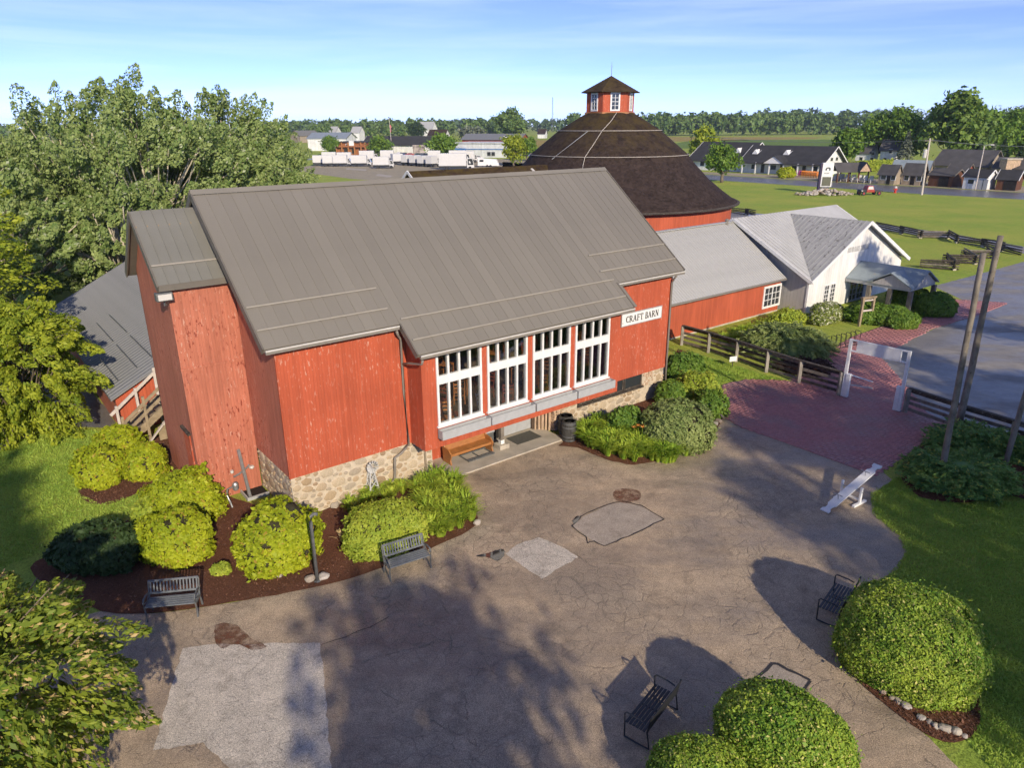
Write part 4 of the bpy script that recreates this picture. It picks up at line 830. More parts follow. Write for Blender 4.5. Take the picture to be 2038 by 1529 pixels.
# cross gable to the left
cg = Pm(); gm, g0, g1 = .87, -.62, 2.36
cg.poly([(pu0-.3,g0,pz0+.02),(pu0-.3,gm,pz1-.12),(pm,gm,pz1-.12),(pu0+.3,g0,pz0+.02)], .07); cg.poly([(pu0-.3,g1,pz0+.02),(pu0+.3,g1,pz0+.02),(pm,gm,pz1-.12),(pu0-.3,gm,pz1-.12)], .07); cg.build('cross_gable_roof', PROOF, pc)
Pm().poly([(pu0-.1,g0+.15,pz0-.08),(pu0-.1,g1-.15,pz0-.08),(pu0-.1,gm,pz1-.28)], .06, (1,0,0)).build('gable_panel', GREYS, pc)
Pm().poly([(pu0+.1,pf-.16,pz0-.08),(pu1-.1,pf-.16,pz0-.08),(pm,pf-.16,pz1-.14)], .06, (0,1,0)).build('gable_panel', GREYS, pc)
bm_ = Pm(); bm_.box(pu0-.02, pu0+.12, pf-.1, 3.95, pz0-.26, pz0-.09); bm_.box(pu1-.12, pu1+.02, pf-.1, 3.95, pz0-.26, pz0-.09); bm_.box(pu0+.12, pu1-.12, pf-.1, pf+.05, pz0-.26, pz0-.09); bm_.build('porch_beam', GREYP, pc)
for u, v in ((pu0+.1,2.3),(pu0+.1,-.42),(pu1-.1,-.42),(pu1-.1,2.3),(pu0+.1,.9)):
    Pm().box(u-.13, u+.13, v-.13, v+.13, 0, pz0-.26).build('porch_post', WOODG, pc)

# ------------------------------------------------------------------ round barn
rbn, ro = building('round_barn', 41.05, 26.98, label='round red barn with tall brown shingled roof and hexagonal cupola', cat='barn')
MBr = lambda: MB((0,0,0))
MBr().lathe([(11.0,0),(11.0,5.62)], n=96).build('wall', REDO, rbn)
MBr().lathe([(11.62,5.50),(11.0,5.80),(10.1,6.43),(8.8,7.45),(7.3,8.98),(6.95,9.45),(5.7,10.45),(4.5,11.42),(3.3,12.15),(2.05,12.87),(1.8,12.9)], n=96).build('roof', SHING, rbn, smooth=True)
MBr().lathe([(11.62,5.44),(11.66,5.52),(11.5,5.60)], n=96).build('eave_trim', WOODD, rbn)
for r_, z_ in ((7.02,9.47),(4.57,11.45)):
    pts = [(r_*math.cos(2*math.pi*i/72), r_*math.sin(2*math.pi*i/72), z_) for i in range(73)]; MBr().tube(pts, .03, 5, False).build('pale_trim_ring', CABL, rbn)
# lightning cable down the camera side
fa = math.atan2(-(ro[1]+12), -(ro[0]-12)); 
def rp(r_, z_, da): return (r_*math.cos(fa+da), r_*math.sin(fa+da), z_)
MBr().tube([rp(2.12,12.9,.12), rp(3.35,12.2,-.12), rp(4.6,11.46,-.28), rp(5.75,10.5,-.36), rp(7.05,9.48,-.42), rp(7.5,8.9,-.42), rp(8.3,8.05,-.40)], .03, 5).build('cable', CABL, rbn)
MBr().tube([rp(4.6,11.42,-.55), rp(7.2,9.25,-.85)], .03, 5).build('cable', STEEL, rbn)
# cupola
ca_ = fa+R(4); cu = MBr(); cu.lathe([(2.16,12.7),(2.10,12.75),(2.10,14.72)], n=6, a0=ca_+R(30)); cup = cu.build('cupola', RED, rbn)
MBr().lathe([(2.58,14.50),(2.60,14.56),(.03,15.88)], n=6, a0=ca_+R(30)).build('cupola_roof', SHINC, cup)
MBr().lathe([(2.24,12.80),(2.24,12.93),(2.14,12.95)], n=6, a0=ca_+R(30)).build('cupola_base_trim', WOODO, cup)
MBr().lathe([(.03,15.85),(.02,16.7),(.01,17.0)], n=6).build('finial', STEEL, cup); MBr().beam((-.15,0,16.62),(.15,0,16.62),.02,.02).build('finial_arm', STEEL, cup)
for k in range(6):
    t = ca_+R(60)*k; ap = 2.10*math.cos(R(30))
    w = empty('cupola_window', (ap*math.cos(t)-.42*-math.sin(t), ap*math.sin(t)-.42*math.cos(t), 13.02), t+R(90)); w.parent = rbn
    f = MB(); f.box(0,.13,-.06,.0,0,1.48); f.box(.71,.84,-.06,0,0,1.48); f.box(.13,.71,-.06,0,0,.13); f.box(.13,.71,-.06,0,1.33,1.48); f.box(.40,.44,-.05,0,.13,1.33); f.box(.13,.71,-.046,0,.72,.76); f.box(.13,.71,-.042,0,.42,.45); f.box(.13,.71,-.042,0,1.03,1.06)
    f.build('window_frame', TRIMW, w)
    for i in range(2):
        for j in range(4): MB().box(.135+i*.305, .395+i*.315, -.012, -.002, .13+j*.30, .42+j*.30).build('pane', DPANE, w)
# long shingled wing running from the round barn behind the craft barn
xw, xo = building('shingled_wing', 27, 26.7, label='long low wing with mossy brown shingle roof joining the round barn', cat='barn wing')
Xm = lambda: MB(xo)
Xm().poly([(20.3,26.7,8.83),(33.6,26.7,8.83),(33.6,21.2,4.9),(20.3,21.2,4.9)], .12).build('front_roof', SHINX, xw); Xm().poly([(20.3,26.7,8.83),(33.6,26.7,8.83),(33.6,32.2,4.9),(20.3,32.2,4.9)], .12).build('rear_roof', SHINX, xw)
Xm().poly([(20.6,21.6,0),(20.6,31.8,0),(20.6,31.8,5.1),(20.6,26.7,8.7),(20.6,21.6,5.1)], .1, (1,0,0)).build('gable_wall', RED, xw); Xm().box(20.7,33,21.6,21.7,0,5.1).build('front_wall', RED, xw)
for v_ in (21.2, 32.2): Xm().beam((20.26,26.7,8.80),(20.26,v_,4.86),.06,.2).build('rake_board', TRIMW, xw)
Xm().beam((31.6,26.3,8.6),(31.9,24.6,7.4),.22,.06).build('flashing', GUTL, xw)
# ------------------------------------------------------------------ porch things
pw = empty('church_pew', uv(7.0, .42, .06), BA, label='varnished oak pew on the porch under the bay', cat='pew')
def pew_end(x):
    prof = [(-.40,0),(.02,0),(.05,.45),(.12,.92),(.02,.95),(-.08,.55),(-.30,.52),(-.42,.40),(-.36,.2)]
    return MB().poly([(x, -a+.0, z) for a, z in [(-p[0]*-1, p[1]) for p in prof]], .05, (1,0,0))
for x in (-.98, .93):
    pr_ = [(-.45,0),(-.38,.18),(-.47,.40),(-.30,.56),(-.02,.60),(.08,.80),(.16,.86),(.2,.80),(.12,.30),(.12,0)]
    MB().poly([(x, a, z) for a, z in pr_], .05, (1,0,0)).build('pew_end', WOODO, pw, bevel=.008)
MB().box(-.93,.93,-.40,.06,.38,.42).build('seat', WOODO, pw); MB().add([(-.93,.04,.42),(.93,.04,.42),(.93,.14,.84),(-.93,.14,.84),(-.93,.07,.42),(.93,.07,.42),(.93,.17,.84),(-.93,.17,.84)], [(0,1,2,3),(7,6,5,4),(3,2,6,7),(0,3,7,4),(1,5,6,2)]).build('backrest', WOODO, pw)
MB().box(-.93,.93,-.36,-.33,.30,.38).build('seat_rail', WOODO, pw)
gt = empty('metal_grate', uv(7.3, .12, .06), BA, label='flat grey metal frame lying on the porch below the pew', cat='frame')
for y in (-.34,-.24,.28): MB().box(-.6,.6,y,y+.06,.02,.06).build('bar', IRONG, gt)
for x in (-.6,-.05,.54): MB().box(x,x+.06,-.28,.28,.0,.02).build('cross_bar', IRONG, gt)
MB().box(0,1.25,0,.78,0,.015).build('door_mat', MATM, loc=uv(9.1,-.13,.061), rz=BA, bevel=.004, label='dark rubber mat in front of the grey double door', cat='mat')
cb = empty('grey_box', uv(8.2,.72,.06), BA, label='grey lidded box in the dark doorway behind the pew', cat='box')
MB().box(-.24,.2,-.2,.12,.02,.55).build('body', IRONG, cb, bevel=.01); MB().box(-.27,.23,-.23,.15,.55,.62).build('lid', GREYP, cb, bevel=.01)
def barrel(loc, label, h=.88, r=.30, mat=BARREL, top=True, name='barrel'):
    o = empty(name, loc, .3, label=label, cat='barrel', group='staved barrels')
    n = 18
    for k in range(n):
        m = MB(); a0 = 2*math.pi*(k+.03)/n; a1 = 2*math.pi*(k+.97)/n; zs = [0,.2,.5,.8,1.0]; vs = []
        for z in zs:
            rr = r*(.84+.16*math.sin(math.pi*z))
            for a in (a0, a1): vs.append((rr*math.cos(a), rr*math.sin(a), z*h))
            for a in (a1, a0): vs.append(((rr-.03)*math.cos(a), (rr-.03)*math.sin(a), z*h))
        fs = []
        for i in range(len(zs)-1):
            for j in range(4): fs.append((4*i+j, 4*i+(j+1) % 4, 4*i+4+(j+1) % 4, 4*i+4+j))
        fs.append((16,17,18,19)); m.add(vs, fs).build('stave', mat, o)
    for z in (.10,.28,.72,.90):
        rr = r*(.84+.16*math.sin(math.pi*z))+.006; MB().lathe([(rr,z*h-.022),(rr+.004,z*h),(rr,z*h+.022)], n=24).build('hoop', IRONG, o)
    MB().lathe([(r*.80,h*.95),(.01,h*.95)], n=18).build('barrel_head', WOODG if top else MULCH, o); MB().lathe([(.09,h*.951),(.09,h*.953),(.01,h*.953)], n=10).build('bung_hole', DARK, o)
    return o
barrel(uv(11.05,-.98), 'dark iron hooped barrel at the end of the barn porch'); barrel(uv(11.45,-.35), 'half hidden grey barrel tucked behind the porch barrel', .80, .32)
# chairs stored in the loft, seen through the tall windows
def chair(mat):
    o = empty('wooden_chair', (0,0,0))
    for x, y in ((-.2,-.2),(.2,-.2)): MB().tube([(x,y,0),(x*.95,y*.95,.45)], .018, 6).build('leg', mat, o)
    for x in (-.2,.2): MB().tube([(x,.2,0),(x*.95,.19,.45),(x*1.0,.28,1.0)], .018, 6).build('rear_leg', mat, o)
    MB().box(-.22,.22,-.22,.2,.44,.47).build('seat', mat, o, bevel=.008)
    for z in (.62,.76,.90): MB().box(-.19,.19,.225+.1*(z-.6),.24+.1*(z-.6),z,z+.06).build('back_slat', mat, o)
    for y in (-.2,.2): MB().beam((-.2,y,.2),(.2,y,.2),.02,.02).build('stretcher', mat, o)
    return o
CH = chair(WOODC); CW = chair(mix_grain('white_chair_paint', (.6,.6,.58), .5, .1, 6)); CD = chair(mix_grain('red_chair_wood', (.24,.06,.035), .45, .2, 6))
spots = [(CH,5.25,-.45,1.75,.4,'amber ladder back chair low in the nearest tall window'),(CH,5.75,-.35,1.75,-.5,'amber chair second from the corner in the nearest tall window'),(CD,6.2,-.3,1.75,.9,'dark red chair at the far side of the nearest tall window'),(CH,5.7,.2,3.1,2.4,'amber chair stacked high behind the nearest tall window'),
         (CW,7.35,-.4,1.75,.3,'white chair standing in the second tall window'),(CD,8.45,-.35,1.75,-.7,'dark red chair low in the second tall window'),(CH,7.9,.25,3.2,1.3,'amber chair stacked high behind the second tall window'),(CD,9.4,-.4,1.75,.6,'dark red chair at the edge of the third tall window'),(CH,10.3,-.35,1.75,-.3,'amber chair in the middle of the third tall window'),(CD,10.0,.3,3.1,2.0,'dark red chair stacked high behind the third tall window'),(CH,11.75,-.35,1.75,.2,'amber chair in the farthest tall window')]
WN = ('nearest','second','third','farthest')
for k, (a, c) in enumerate(WU):
    for j, (t, v, z, rz, src) in enumerate(((.12,.1,2.55,1.9,CH),(.38,.0,2.35,-1.2,CD),(.62,.15,3.55,.6,CH),(.86,.05,2.45,2.6,CH),(.3,.2,3.85,-2.0,CD),(.8,.25,3.9,1.0,CD))):
        if (k+j) % 5 == 4: continue
        spots.append((src, a+(c-a)*t, v, z, rz, ('amber' if src is CH else 'dark red')+' chair of the pile, '+('low at the left side','low left of the middle','high right of the middle','low at the right side','high left of the middle','high at the right side')[j]+' of the '+WN[k]+' tall window'))
used = set()
for src, u, v, z, rz, lb in spots:
    if id(src) in used: o = copy_tree(src)
    else: o = src; used.add(id(src))
    o.location = uv(u, v, z); o.rotation_euler = (0, 0, BA+rz); tag(o, lb, 'chair', 'chairs stored behind the barn windows')
# ------------------------------------------------------------------ park benches
def bench_slatted(label, loc, rz):
    o = empty('park_bench', loc, rz, label=label, cat='bench', group='park benches on the forecourt'); L = .62
    for s in (-1, 1):
        x = s*L; fr = MB(); fr.tube([(x,-.24,0),(x,-.22,.25),(x,-.25,.42),(x,-.27,.58),(x,-.20,.66),(x,-.02,.65),(x,.16,.60)], [.028,.024,.022,.022,.024,.024,.02], 6); fr.build('arm_frame', IRONG, o)
        MB().tube([(x,.26,0),(x,.20,.25),(x,.17,.42),(x,.24,.66),(x,.30,.86)], [.028,.024,.022,.022,.02], 6).build('rear_leg', IRONG, o)
        MB().tube([(x,-.25,.40),(x,.18,.38)], .02, 6).build('seat_bracket', IRONG, o); MB().tube([(x,-.2,.52),(x,.02,.46),(x,.16,.56)], .013, 5).build('scroll', IRONG, o)
    for k in range(5): y = -.24+k*.09; MB().box(-L,L,y,y+.07,.415,.445).build('seat_slat', SLATB, o, bevel=.004)
    for z, y in ((.53,.20),(.84,.285)): MB().box(-L,L,y-.012,y+.02,z,z+.055).build('back_rail', SLATB, o, bevel=.004)
    for k in range(15): x = -L+.05+k*(2*L-.1)/14; MB().add([(x-.018,.205,.585),(x+.018,.205,.585),(x+.018,.288,.84),(x-.018,.288,.84),(x-.018,.222,.585),(x+.018,.222,.585),(x+.018,.305,.84),(x-.018,.305,.84)], [(0,1,2,3),(7,6,5,4),(0,3,7,4),(1,5,6,2)]).build('back_slat', SLATB, o)
    return o
bench_slatted('slatted park bench in tree shade beside the dark shrub', (-8.84, 15.43,0), R(9)); bench_slatted('slatted park bench in front of the pale green mounded shrub', (-3.01, 17.29,0), R(31))
def bench_steel(label, loc, rz):
    o = empty('park_bench', loc, rz, label=label, cat='bench', group='park benches on the forecourt'); L = .66
    for s in (-1, 1):
        x = s*L; MB().tube([(x,-.26,.03),(x,-.27,.40),(x,-.28,.62),(x,-.24,.67),(x,.05,.66),(x,.2,.62)], .018, 6).build('arm', BLACKM, o); MB().tube([(x,-.26,.03),(x,.0,.015),(x,.3,.03),(x,.24,.42),(x,.32,.86)], .02, 6).build('side_frame', BLACKM, o)
    for k in range(6): y = -.26+k*.078; MB().box(-L,L,y,y+.058,.405+.0*k,.42).build('seat_slat', BLACKM, o)
    for k in range(6): z = .47+k*.066; y = .245+(z-.42)*.19; MB().box(-L,L,y,y+.012,z,z+.05).build('back_slat', BLACKM, o)
    for x in (-.0,): MB().beam((x,-.24,.39),(x,.2,.39),.03,.02).build('cross_bar', BLACKM, o)
    return o
bench_steel('black steel bench beside the pair of round boxwoods at the bottom', (2.91, 11.73,0), R(-128)); bench_steel('black steel bench tucked under the largest boxwood', (8.40, 15.37,0), R(-130))
# ------------------------------------------------------------------ ornaments by the wall
WMGR = mix_grain('chalky_grey_paint', (.52,.52,.51), .6, .1, 5)
wm = empty('garden_windmill', (-4.80, 21.68,0), BA, label='small white lattice garden windmill at the stone wall', cat='windmill')
for sx in (-1, 1):
    for sy in (-1, 1): MB().beam((sx*.20,sy*.20,0),(sx*.055,sy*.055,1.05),.04,.04).build('leg', WMGR, wm)
for z0, z1 in ((.08,.36),(.36,.62),(.62,.86)):
    for ax_ in (0, 1):
        for s in (-1, 1):
            a, c = .20-.145*z0/1.05, .20-.145*z1/1.05
            for d_ in (-1, 1):
                p = (d_*a, s*a, z0) if ax_ == 0 else (s*a, d_*a, z0); q = (-d_*c, s*c, z1) if ax_ == 0 else (s*c, -d_*c, z1); MB().beam(p, q, .024, .024).build('brace', WMGR, wm)
MB().box(-.07,.07,-.07,.07,1.03,1.07).build('cap', WMGR, wm)
hd = empty('wheel', (0,-.12,1.16)); hd.parent = wm
MB().tube([(0,-.02,0),(0,.42,.02)], .018, 6).build('shaft', WMGR, hd)
for k in range(12):
    t = 2*math.pi*k/12; c, s_ = math.cos(t), math.sin(t); MB().add([(.05*c,-.03,.05*s_),(.22*c-.045*s_,-.05,.22*s_+.045*c),(.22*c+.045*s_,-.02,.22*s_-.045*c),(.05*c,-.026,.05*s_),(.22*c-.045*s_,-.045,.22*s_+.045*c),(.22*c+.045*s_,-.015,.22*s_-.045*c)], [(0,1,2),(5,4,3),(1,4,5,2)]).build('blade', WMGR, hd)
MB().add([(0,.36,1.14),(0,.58,1.04),(0,.62,1.32),(0,.38,1.22),(.012,.36,1.14),(.012,.58,1.04),(.012,.62,1.32),(.012,.38,1.22)], [(0,1,2,3),(7,6,5,4),(0,4,5,1),(1,5,6,2),(2,6,7,3),(3,7,4,0)]).build('tail', WMGR, wm)
lp = empty('iron_post', (-5.47, 16.79,0), 0, label='slim grey iron post with bent top in the mulch bed', cat='post')
MB().tube([(0,0,0),(0,0,1.9),(.02,.02,2.06),(.10,.04,2.14),(.2,.05,2.12)], .05, 8).build('shaft', IRONG, lp, smooth=True); MB().lathe([(.10,0),(.10,.03),(.05,.05)], n=10).build('base_plate', IRONG, lp)
def rock_mesh(seed, n=6):
    c, q = cube_sphere(3); f = lumps(seed, 6, 2.2); r_ = np.random.default_rng(seed); c = c*(1+.16*f(c))[:, None]*np.array([1, r_.uniform(.7,.95), r_.uniform(.55,.8)])
    me = quad_mesh('rock', c, q); me.polygons.foreach_set('use_smooth', [False]*len(q)); me.materials.append(ROCK); return me
ROCKS = [rock_mesh(40+i) for i in range(7)]
def rock(loc, s, label, group=None, k=None, mat=None, z=.35):
    o = bpy.data.objects.new('rock', ROCKS[rnd.randrange(7) if k is None else k]); COL.objects.link(o); o.location = (loc[0], loc[1], s*z); o.scale = (s, s, s); o.rotation_euler = (rnd.uniform(-.3,.3), rnd.uniform(-.3,.3), rnd.uniform(0,6)); return tag(o, label, 'rock', group)
rock((-5.69, 16.84), .17, 'tan stone on the near side of the iron post'); rock((-5.32, 16.93), .17, 'tan stone on the wall side of the iron post'); rock((-6.63, 17.08), .13, 'flat orange stone below the round golden shrub'); rock((-5.95, 20.97), .19, 'round tan boulder at the foot of the stone wall')
rock((-1.13, 19.81), .14, 'white stone at the tip of the daylily bed'); rock((-1.53, 20.53), .09, 'small white stone among the daylily leaves'); 
ORD = ('first','second','third','fourth','fifth','sixth','seventh','eighth','ninth','tenth','eleventh','twelfth')
for i, (x, y, s_) in enumerate(((8.11, 13.33,.16),(8.18, 12.97,.22),(8.27, 12.57,.20),(8.37, 12.37,.14),(8.46, 12.28,.17),(8.55, 12.11,.19),(8.72, 11.80,.17),(8.83, 11.69,.13),(8.90, 11.58,.16),(9.05, 11.50,.21),(9.24, 11.42,.20),(9.34, 11.32,.12))):
    rock((x, y), s_*.62, ORD[i]+' edging stone of the largest boxwood, counted from the bench', 'edging stones of the boxwood bed')
for i, (x, y) in enumerate(((9.51, 30.67),(9.75, 30.28),(9.43, 29.86),(9.43, 29.37),(9.34, 28.91),(9.07, 28.40),(8.82, 27.96),(8.60, 27.64),(8.35, 27.32))):
    rock((x, y), .14, ORD[i]+' pale edging stone of the entrance bed, counted from the brick side', 'edging stones of the entrance bed')
# gas meter and pipes at the tower
gm_ = empty('gas_meter', uv(-.75,2.35), BA, label='grey gas meter with pipes at the foot of the barn tower', cat='gas meter')
MB().beam((.1,.0,.02),(.02,.3,1.75),.09,.09).build('vent_pipe', STEEL, gm_, bevel=.01); MB().tube([(-.35,.1,.55),(-.45,-.05,.62),(-.62,-.1,.62),(-.66,-.1,.4),(-.62,-.2,.2),(-.6,-.3,0)], .03, 7).build('riser_pipe', STEEL, gm_)
MB().lathe([(.07,.40),(.10,.45),(.10,.62),(.07,.68),(.02,.70)], (-.3,.1), 12).build('meter', STEEL, gm_); MB().tube([(-.3,.1,.9),(-.1,.2,.9),(.3,.45,.95),(.35,.5,1.0)], .035, 7).build('top_pipe', STEEL, gm_); MB().lathe([(.07,.86),(.09,.9),(.07,.95)], (.42,.45), 12).build('regulator', GUTL, gm_); MB().tube([(.42,.5,1.0),(.44,.56,1.7)], .025, 6).build('vent_line', REDF, gm_); MB().lathe([(.05,.98),(.06,1.02),(.05,1.08)], (-.3,.25), 10).build('regulator', GUTL, gm_)
cw_ = empty('window_well', uv(.0,2.45), BA, label='dark sunken window well between tower and stone base', cat='window well')
MB().box(-.75,-.05,-.25,.45,.022,.05).build('pit_shade', DARK, cw_); k = MB(); k.box(-.8,-.05,-.30,-.25,0,.12); k.box(-.8,-.75,-.25,.45,0,.12); k.build('rim', GREYP, cw_)  # flat near-black sheet stands in for the shade down the well
# ------------------------------------------------------------------ fences, white gate, seesaw, poles
def rail_fence(label, posts, h=1.12):
    root = empty('rail_fence', (*posts[0], 0), 0, label=label, cat='fence'); o0 = (*posts[0], 0); r = random.Random(5)
    for i, p in enumerate(posts):
        MB(o0).box(p[0]-.075, p[0]+.075, p[1]-.075, p[1]+.075, 0, h+.02).build('post', WOODL, root)
    for i in range(len(posts)-1):
        a, b_ = posts[i], posts[i+1]; d = Vector((b_[0]-a[0], b_[1]-a[1])).normalized(); nx, ny = -d.y*.085, d.x*.085
        for j, z in enumerate((.18,.46,.74,1.02)):
            MB(o0).beam((a[0]+nx,a[1]+ny,z+r.uniform(-.02,.02)),(b_[0]+nx,b_[1]+ny,z+r.uniform(-.02,.02)),.035,.14).build('rail', WOODD if r.random() < .6 else WOODG, root)
        MB(o0).beam((a[0],a[1],h+.05),(b_[0],b_[1],h+.05),.17,.04).build('cap_rail', WOODD, root)
    return root
rail_fence('dark weathered rail fence between the red barn and the white gate', [(9.76, 39.19),(10.91, 37.73),(11.97, 36.11),(13.00, 34.37),(14.03, 32.71),(15.26, 31.04)])
rail_fence('dark weathered rail fence behind the tall bare poles', [(17.23, 28.86),(18.32, 26.88),(19.39, 25.17),(20.44, 23.36)])
GL, GR = Vector((15.39, 30.91)), Vector((17.05, 29.03)); gw = GR-GL; ga = math.atan2(gw.y, gw.x); GW = gw.length
gt_ = empty('white_gateway', (GL.x, GL.y, 0), ga, label='white painted wooden gateway with blank header board on brick paving', cat='gateway')
for x in (0, GW):
    MB().box(x-.06, x+.06, -.06, .06, 0, 2.78).build('post', TRIMW, gt_); s = 1 if x == 0 else -1
    MB().box(min(x+s*.062, x+s*.24), max(x+s*.062, x+s*.24), -.09, .09, 0, 1.15).build('half_post', TRIMW, gt_, bevel=.01); MB().box(x-.12, x+.25 if s > 0 else x+.12, -.12, .12, 0, .03).build('foot_plate', BLACKM, gt_)
for z in (2.22, 2.72): MB().box(.06, GW-.06, -.045, .045, z, z+.06).build('header_rail', TRIMW, gt_)
MB().box(.36, GW-.36, -.035, .035, 2.285, 2.715).build('header_board', TRIMW, gt_)
for x in (.30, GW-.36): MB().box(x, x+.055, -.042, .042, 2.281, 2.719).build('header_stile', TRIMW, gt_)
MB().beam((.2,.0,1.12),(.75,1.25,.62),.09,.05).build('open_gate_rail', TRIMW, gt_); MB().beam((.24,.05,.62),(.78,1.28,.30),.07,.05).build('open_gate_rail', WOODP, gt_)
P0 = Vector((10.18, 20.37, .06)); P1 = Vector((12.58, 21.98, .92)); pm_ = (P0+P1)/2; an = math.atan2(P1.y-P0.y, P1.x-P0.x); Lp = (P1-P0).length; tilt = math.asin((P1.z-P0.z)/Lp)
ss = empty('seesaw', (pm_.x, pm_.y, 0), an, label='white painted plank seesaw standing at the edge of brick paving', cat='seesaw')
pl = empty('plank', (0, 0, pm_.z)); pl.parent = ss; pl.rotation_euler = (0, -tilt, 0); h = Lp/2; w = .15
out = [(-h,w),(-h+.12,w),(-h+.2,w*.55),(-h+.32,w*.6),(-h+.42,w),(h-.42,w),(h-.32,w*.6),(h-.2,w*.55),(h-.12,w),(h,w)]; ring = [(x,y,.02) for x, y in out]+[(x,-y,.02) for x, y in reversed(out)]
MB().poly(ring[::-1], .045, (0,0,-1)).build('board', TRIMW, pl)
for x in (-h+.75, h-.75): MB().tube([(x,-.16,.2),(x,.16,.2)], .014, 6).build('grip', STEEL, pl); MB().tube([(x,0,.02),(x,0,.2)], .014, 6).build('grip_stem', STEEL, pl)
for y in (-.34, .34):
    MB().box(-.045,.045,y-.03,y+.03,.08,.62).build('upright', TRIMW, ss); MB().box(-.36,.36,y-.05,y+.05,0,.08).build('foot', TRIMW, ss, bevel=.01)
MB().box(-.03,.03,-.32,.32,.14,.20).build('stretcher', TRIMW, ss); MB().tube([(0,-.38,pm_.z-.03),(0,.38,pm_.z-.03)], .02, 8).build('axle', STEEL, ss)
def bare_pole(loc, h, lean, label, r0=.15):
    o = empty('bare_pole', (*loc, 0), 0, label=label, cat='pole'); r = random.Random(int(loc[0]*7)); pts = []; rr = []
    for i in range(9): t = i/8; pts.append((lean[0]*t+r.uniform(-.012,.012), lean[1]*t+r.uniform(-.012,.012), h*t-.02)); rr.append(r0*(1-.22*t)*r.uniform(.96,1.04))
    MB().tube(pts, rr, 10).build('shaft', WOODG, o, smooth=True); return o
bare_pole((15.08, 22.37), 8.05, (.12,.55), 'shorter bare timber pole of the leaning pair in the junipers', .11); bare_pole((18.26, 26.68), 8.0, (.1,.25), 'taller bare timber pole of the pair behind the junipers', .135); bare_pole((18.11, 23.51), 6.2, (.6,.5), 'bare timber pole rising at the edge of the picture', .10)
# rest of the entrance garden
ls = empty('lawn_sign', (11.49, 35.12,0), R(20), label='small white card sign on a stake in the lawn', cat='sign'); MB().box(-.02,.02,-.01,.01,0,.55).build('stake', WOODD, ls); MB().box(-.22,.22,-.02,-.011,.35,.62).build('card', TRIMW, ls)
fs_ = empty('timber_signpost', (22.15, 43.18,0), R(22), label='bare timber sign frame on the theatre lawn', cat='sign frame')
for x in (-.45,.45): MB().box(x-.07,x+.07,-.07,.07,0,1.75).build('post', WOODT, fs_)
MB().box(-.58,.58,-.10,.10,1.75,1.85).build('top_beam', WOODT, fs_); MB().box(-.38,.38,-.035,.035,.92,1.02).build('rail', WOODP, fs_); MB().box(-.38,.38,-.035,.035,1.58,1.66).build('rail', WOODP, fs_)
barrel((24.18, 43.14,0), 'black barrel planter in front of the theatre hedge', .95, .38, BARREL, False)
br = empty('bike_rack', (19.21, 38.73,0), R(30), label='black bar bicycle rack on the lawn behind the white gateway', cat='bike rack')
for i in range(6): MB().tube([(-1.2+i*.42,0,0),(-1.2+i*.42,0,.72),(-1.16+i*.42,.2,.76),(-1.12+i*.42,.4,.72),(-1.12+i*.42,.4,0)], .022, 6).build('loop', BLACKM, br)
for y in (0,.4): MB().beam((-1.4,y,.04),(1.1,y,.04),.05,.03).build('base_rail', BLACKM, br)
bpole = empty('leaning_spotlight', (9.10, 28.06,0), R(160), label='pale garden spotlight on a fallen pole beside the mounded shrub', cat='spotlight')
MB().tube([(0,0,.12),(.35,.05,.42),(.6,.08,.62)], .03, 6).build('arm', WOODG, bpole); MB().lathe([(.04,.0),(.09,.05),(.10,.2),(.09,.22)], (.62,.08), 10).build('head', GUTL, bpole, loc=(0,0,.52))
# ------------------------------------------------------------------ zigzag split rail fences on the far lawn
def zigzag(label, pts, h=.72):
    root = empty('split_rail_fence', (*pts[0], 0), 0, label=label, cat='fence'); o0 = (*pts[0], 0); r = random.Random(int(abs(pts[0][0])*9))
    for i in range(len(pts)-1):
        a, b_ = Vector(pts[i]), Vector(pts[i+1]); d = (b_-a).normalized(); a2, b2 = a-d*.35, b_+d*.35
        for j in range(4):
            z = .14+j*.2+(.1 if i % 2 else 0); k = r.uniform(-.05,.05)
            MB(o0).tube([(a2.x,a2.y,z+k),((a2.x+b2.x)/2+r.uniform(-.05,.05),(a2.y+b2.y)/2,z+r.uniform(-.03,.03)),(b2.x,b2.y,z-k)], [.075,.085,.07], 5).build('rail', WOODD if r.random() < .7 else WOODG, root)
    for p in pts[1:-1]: MB(o0).box(p[0]-.14,p[0]+.14,p[1]-.14,p[1]+.14,0,.16).build('foot_stone', CONC, root)
    return root
zigzag('zigzag split rail fence beside the grey access road', [(43.89, 86.50),(44.43, 81.92),(44.95, 78.86),(47.77, 78.39),(46.87, 75.28),(47.98, 72.64),(48.24, 70.20),(48.43, 67.91)])
zigzag('zigzag split rail fence ending at the porch side of the parking lot', [(35.98, 61.70),(38.04, 60.74),(39.23, 63.99),(41.52, 63.44),(42.34, 66.46),(44.80, 66.13),(45.89, 68.83)])
zigzag('short split rail fence by the round barn wall', [(30.99, 103.00),(32.58, 100.55),(33.07, 98.82)])
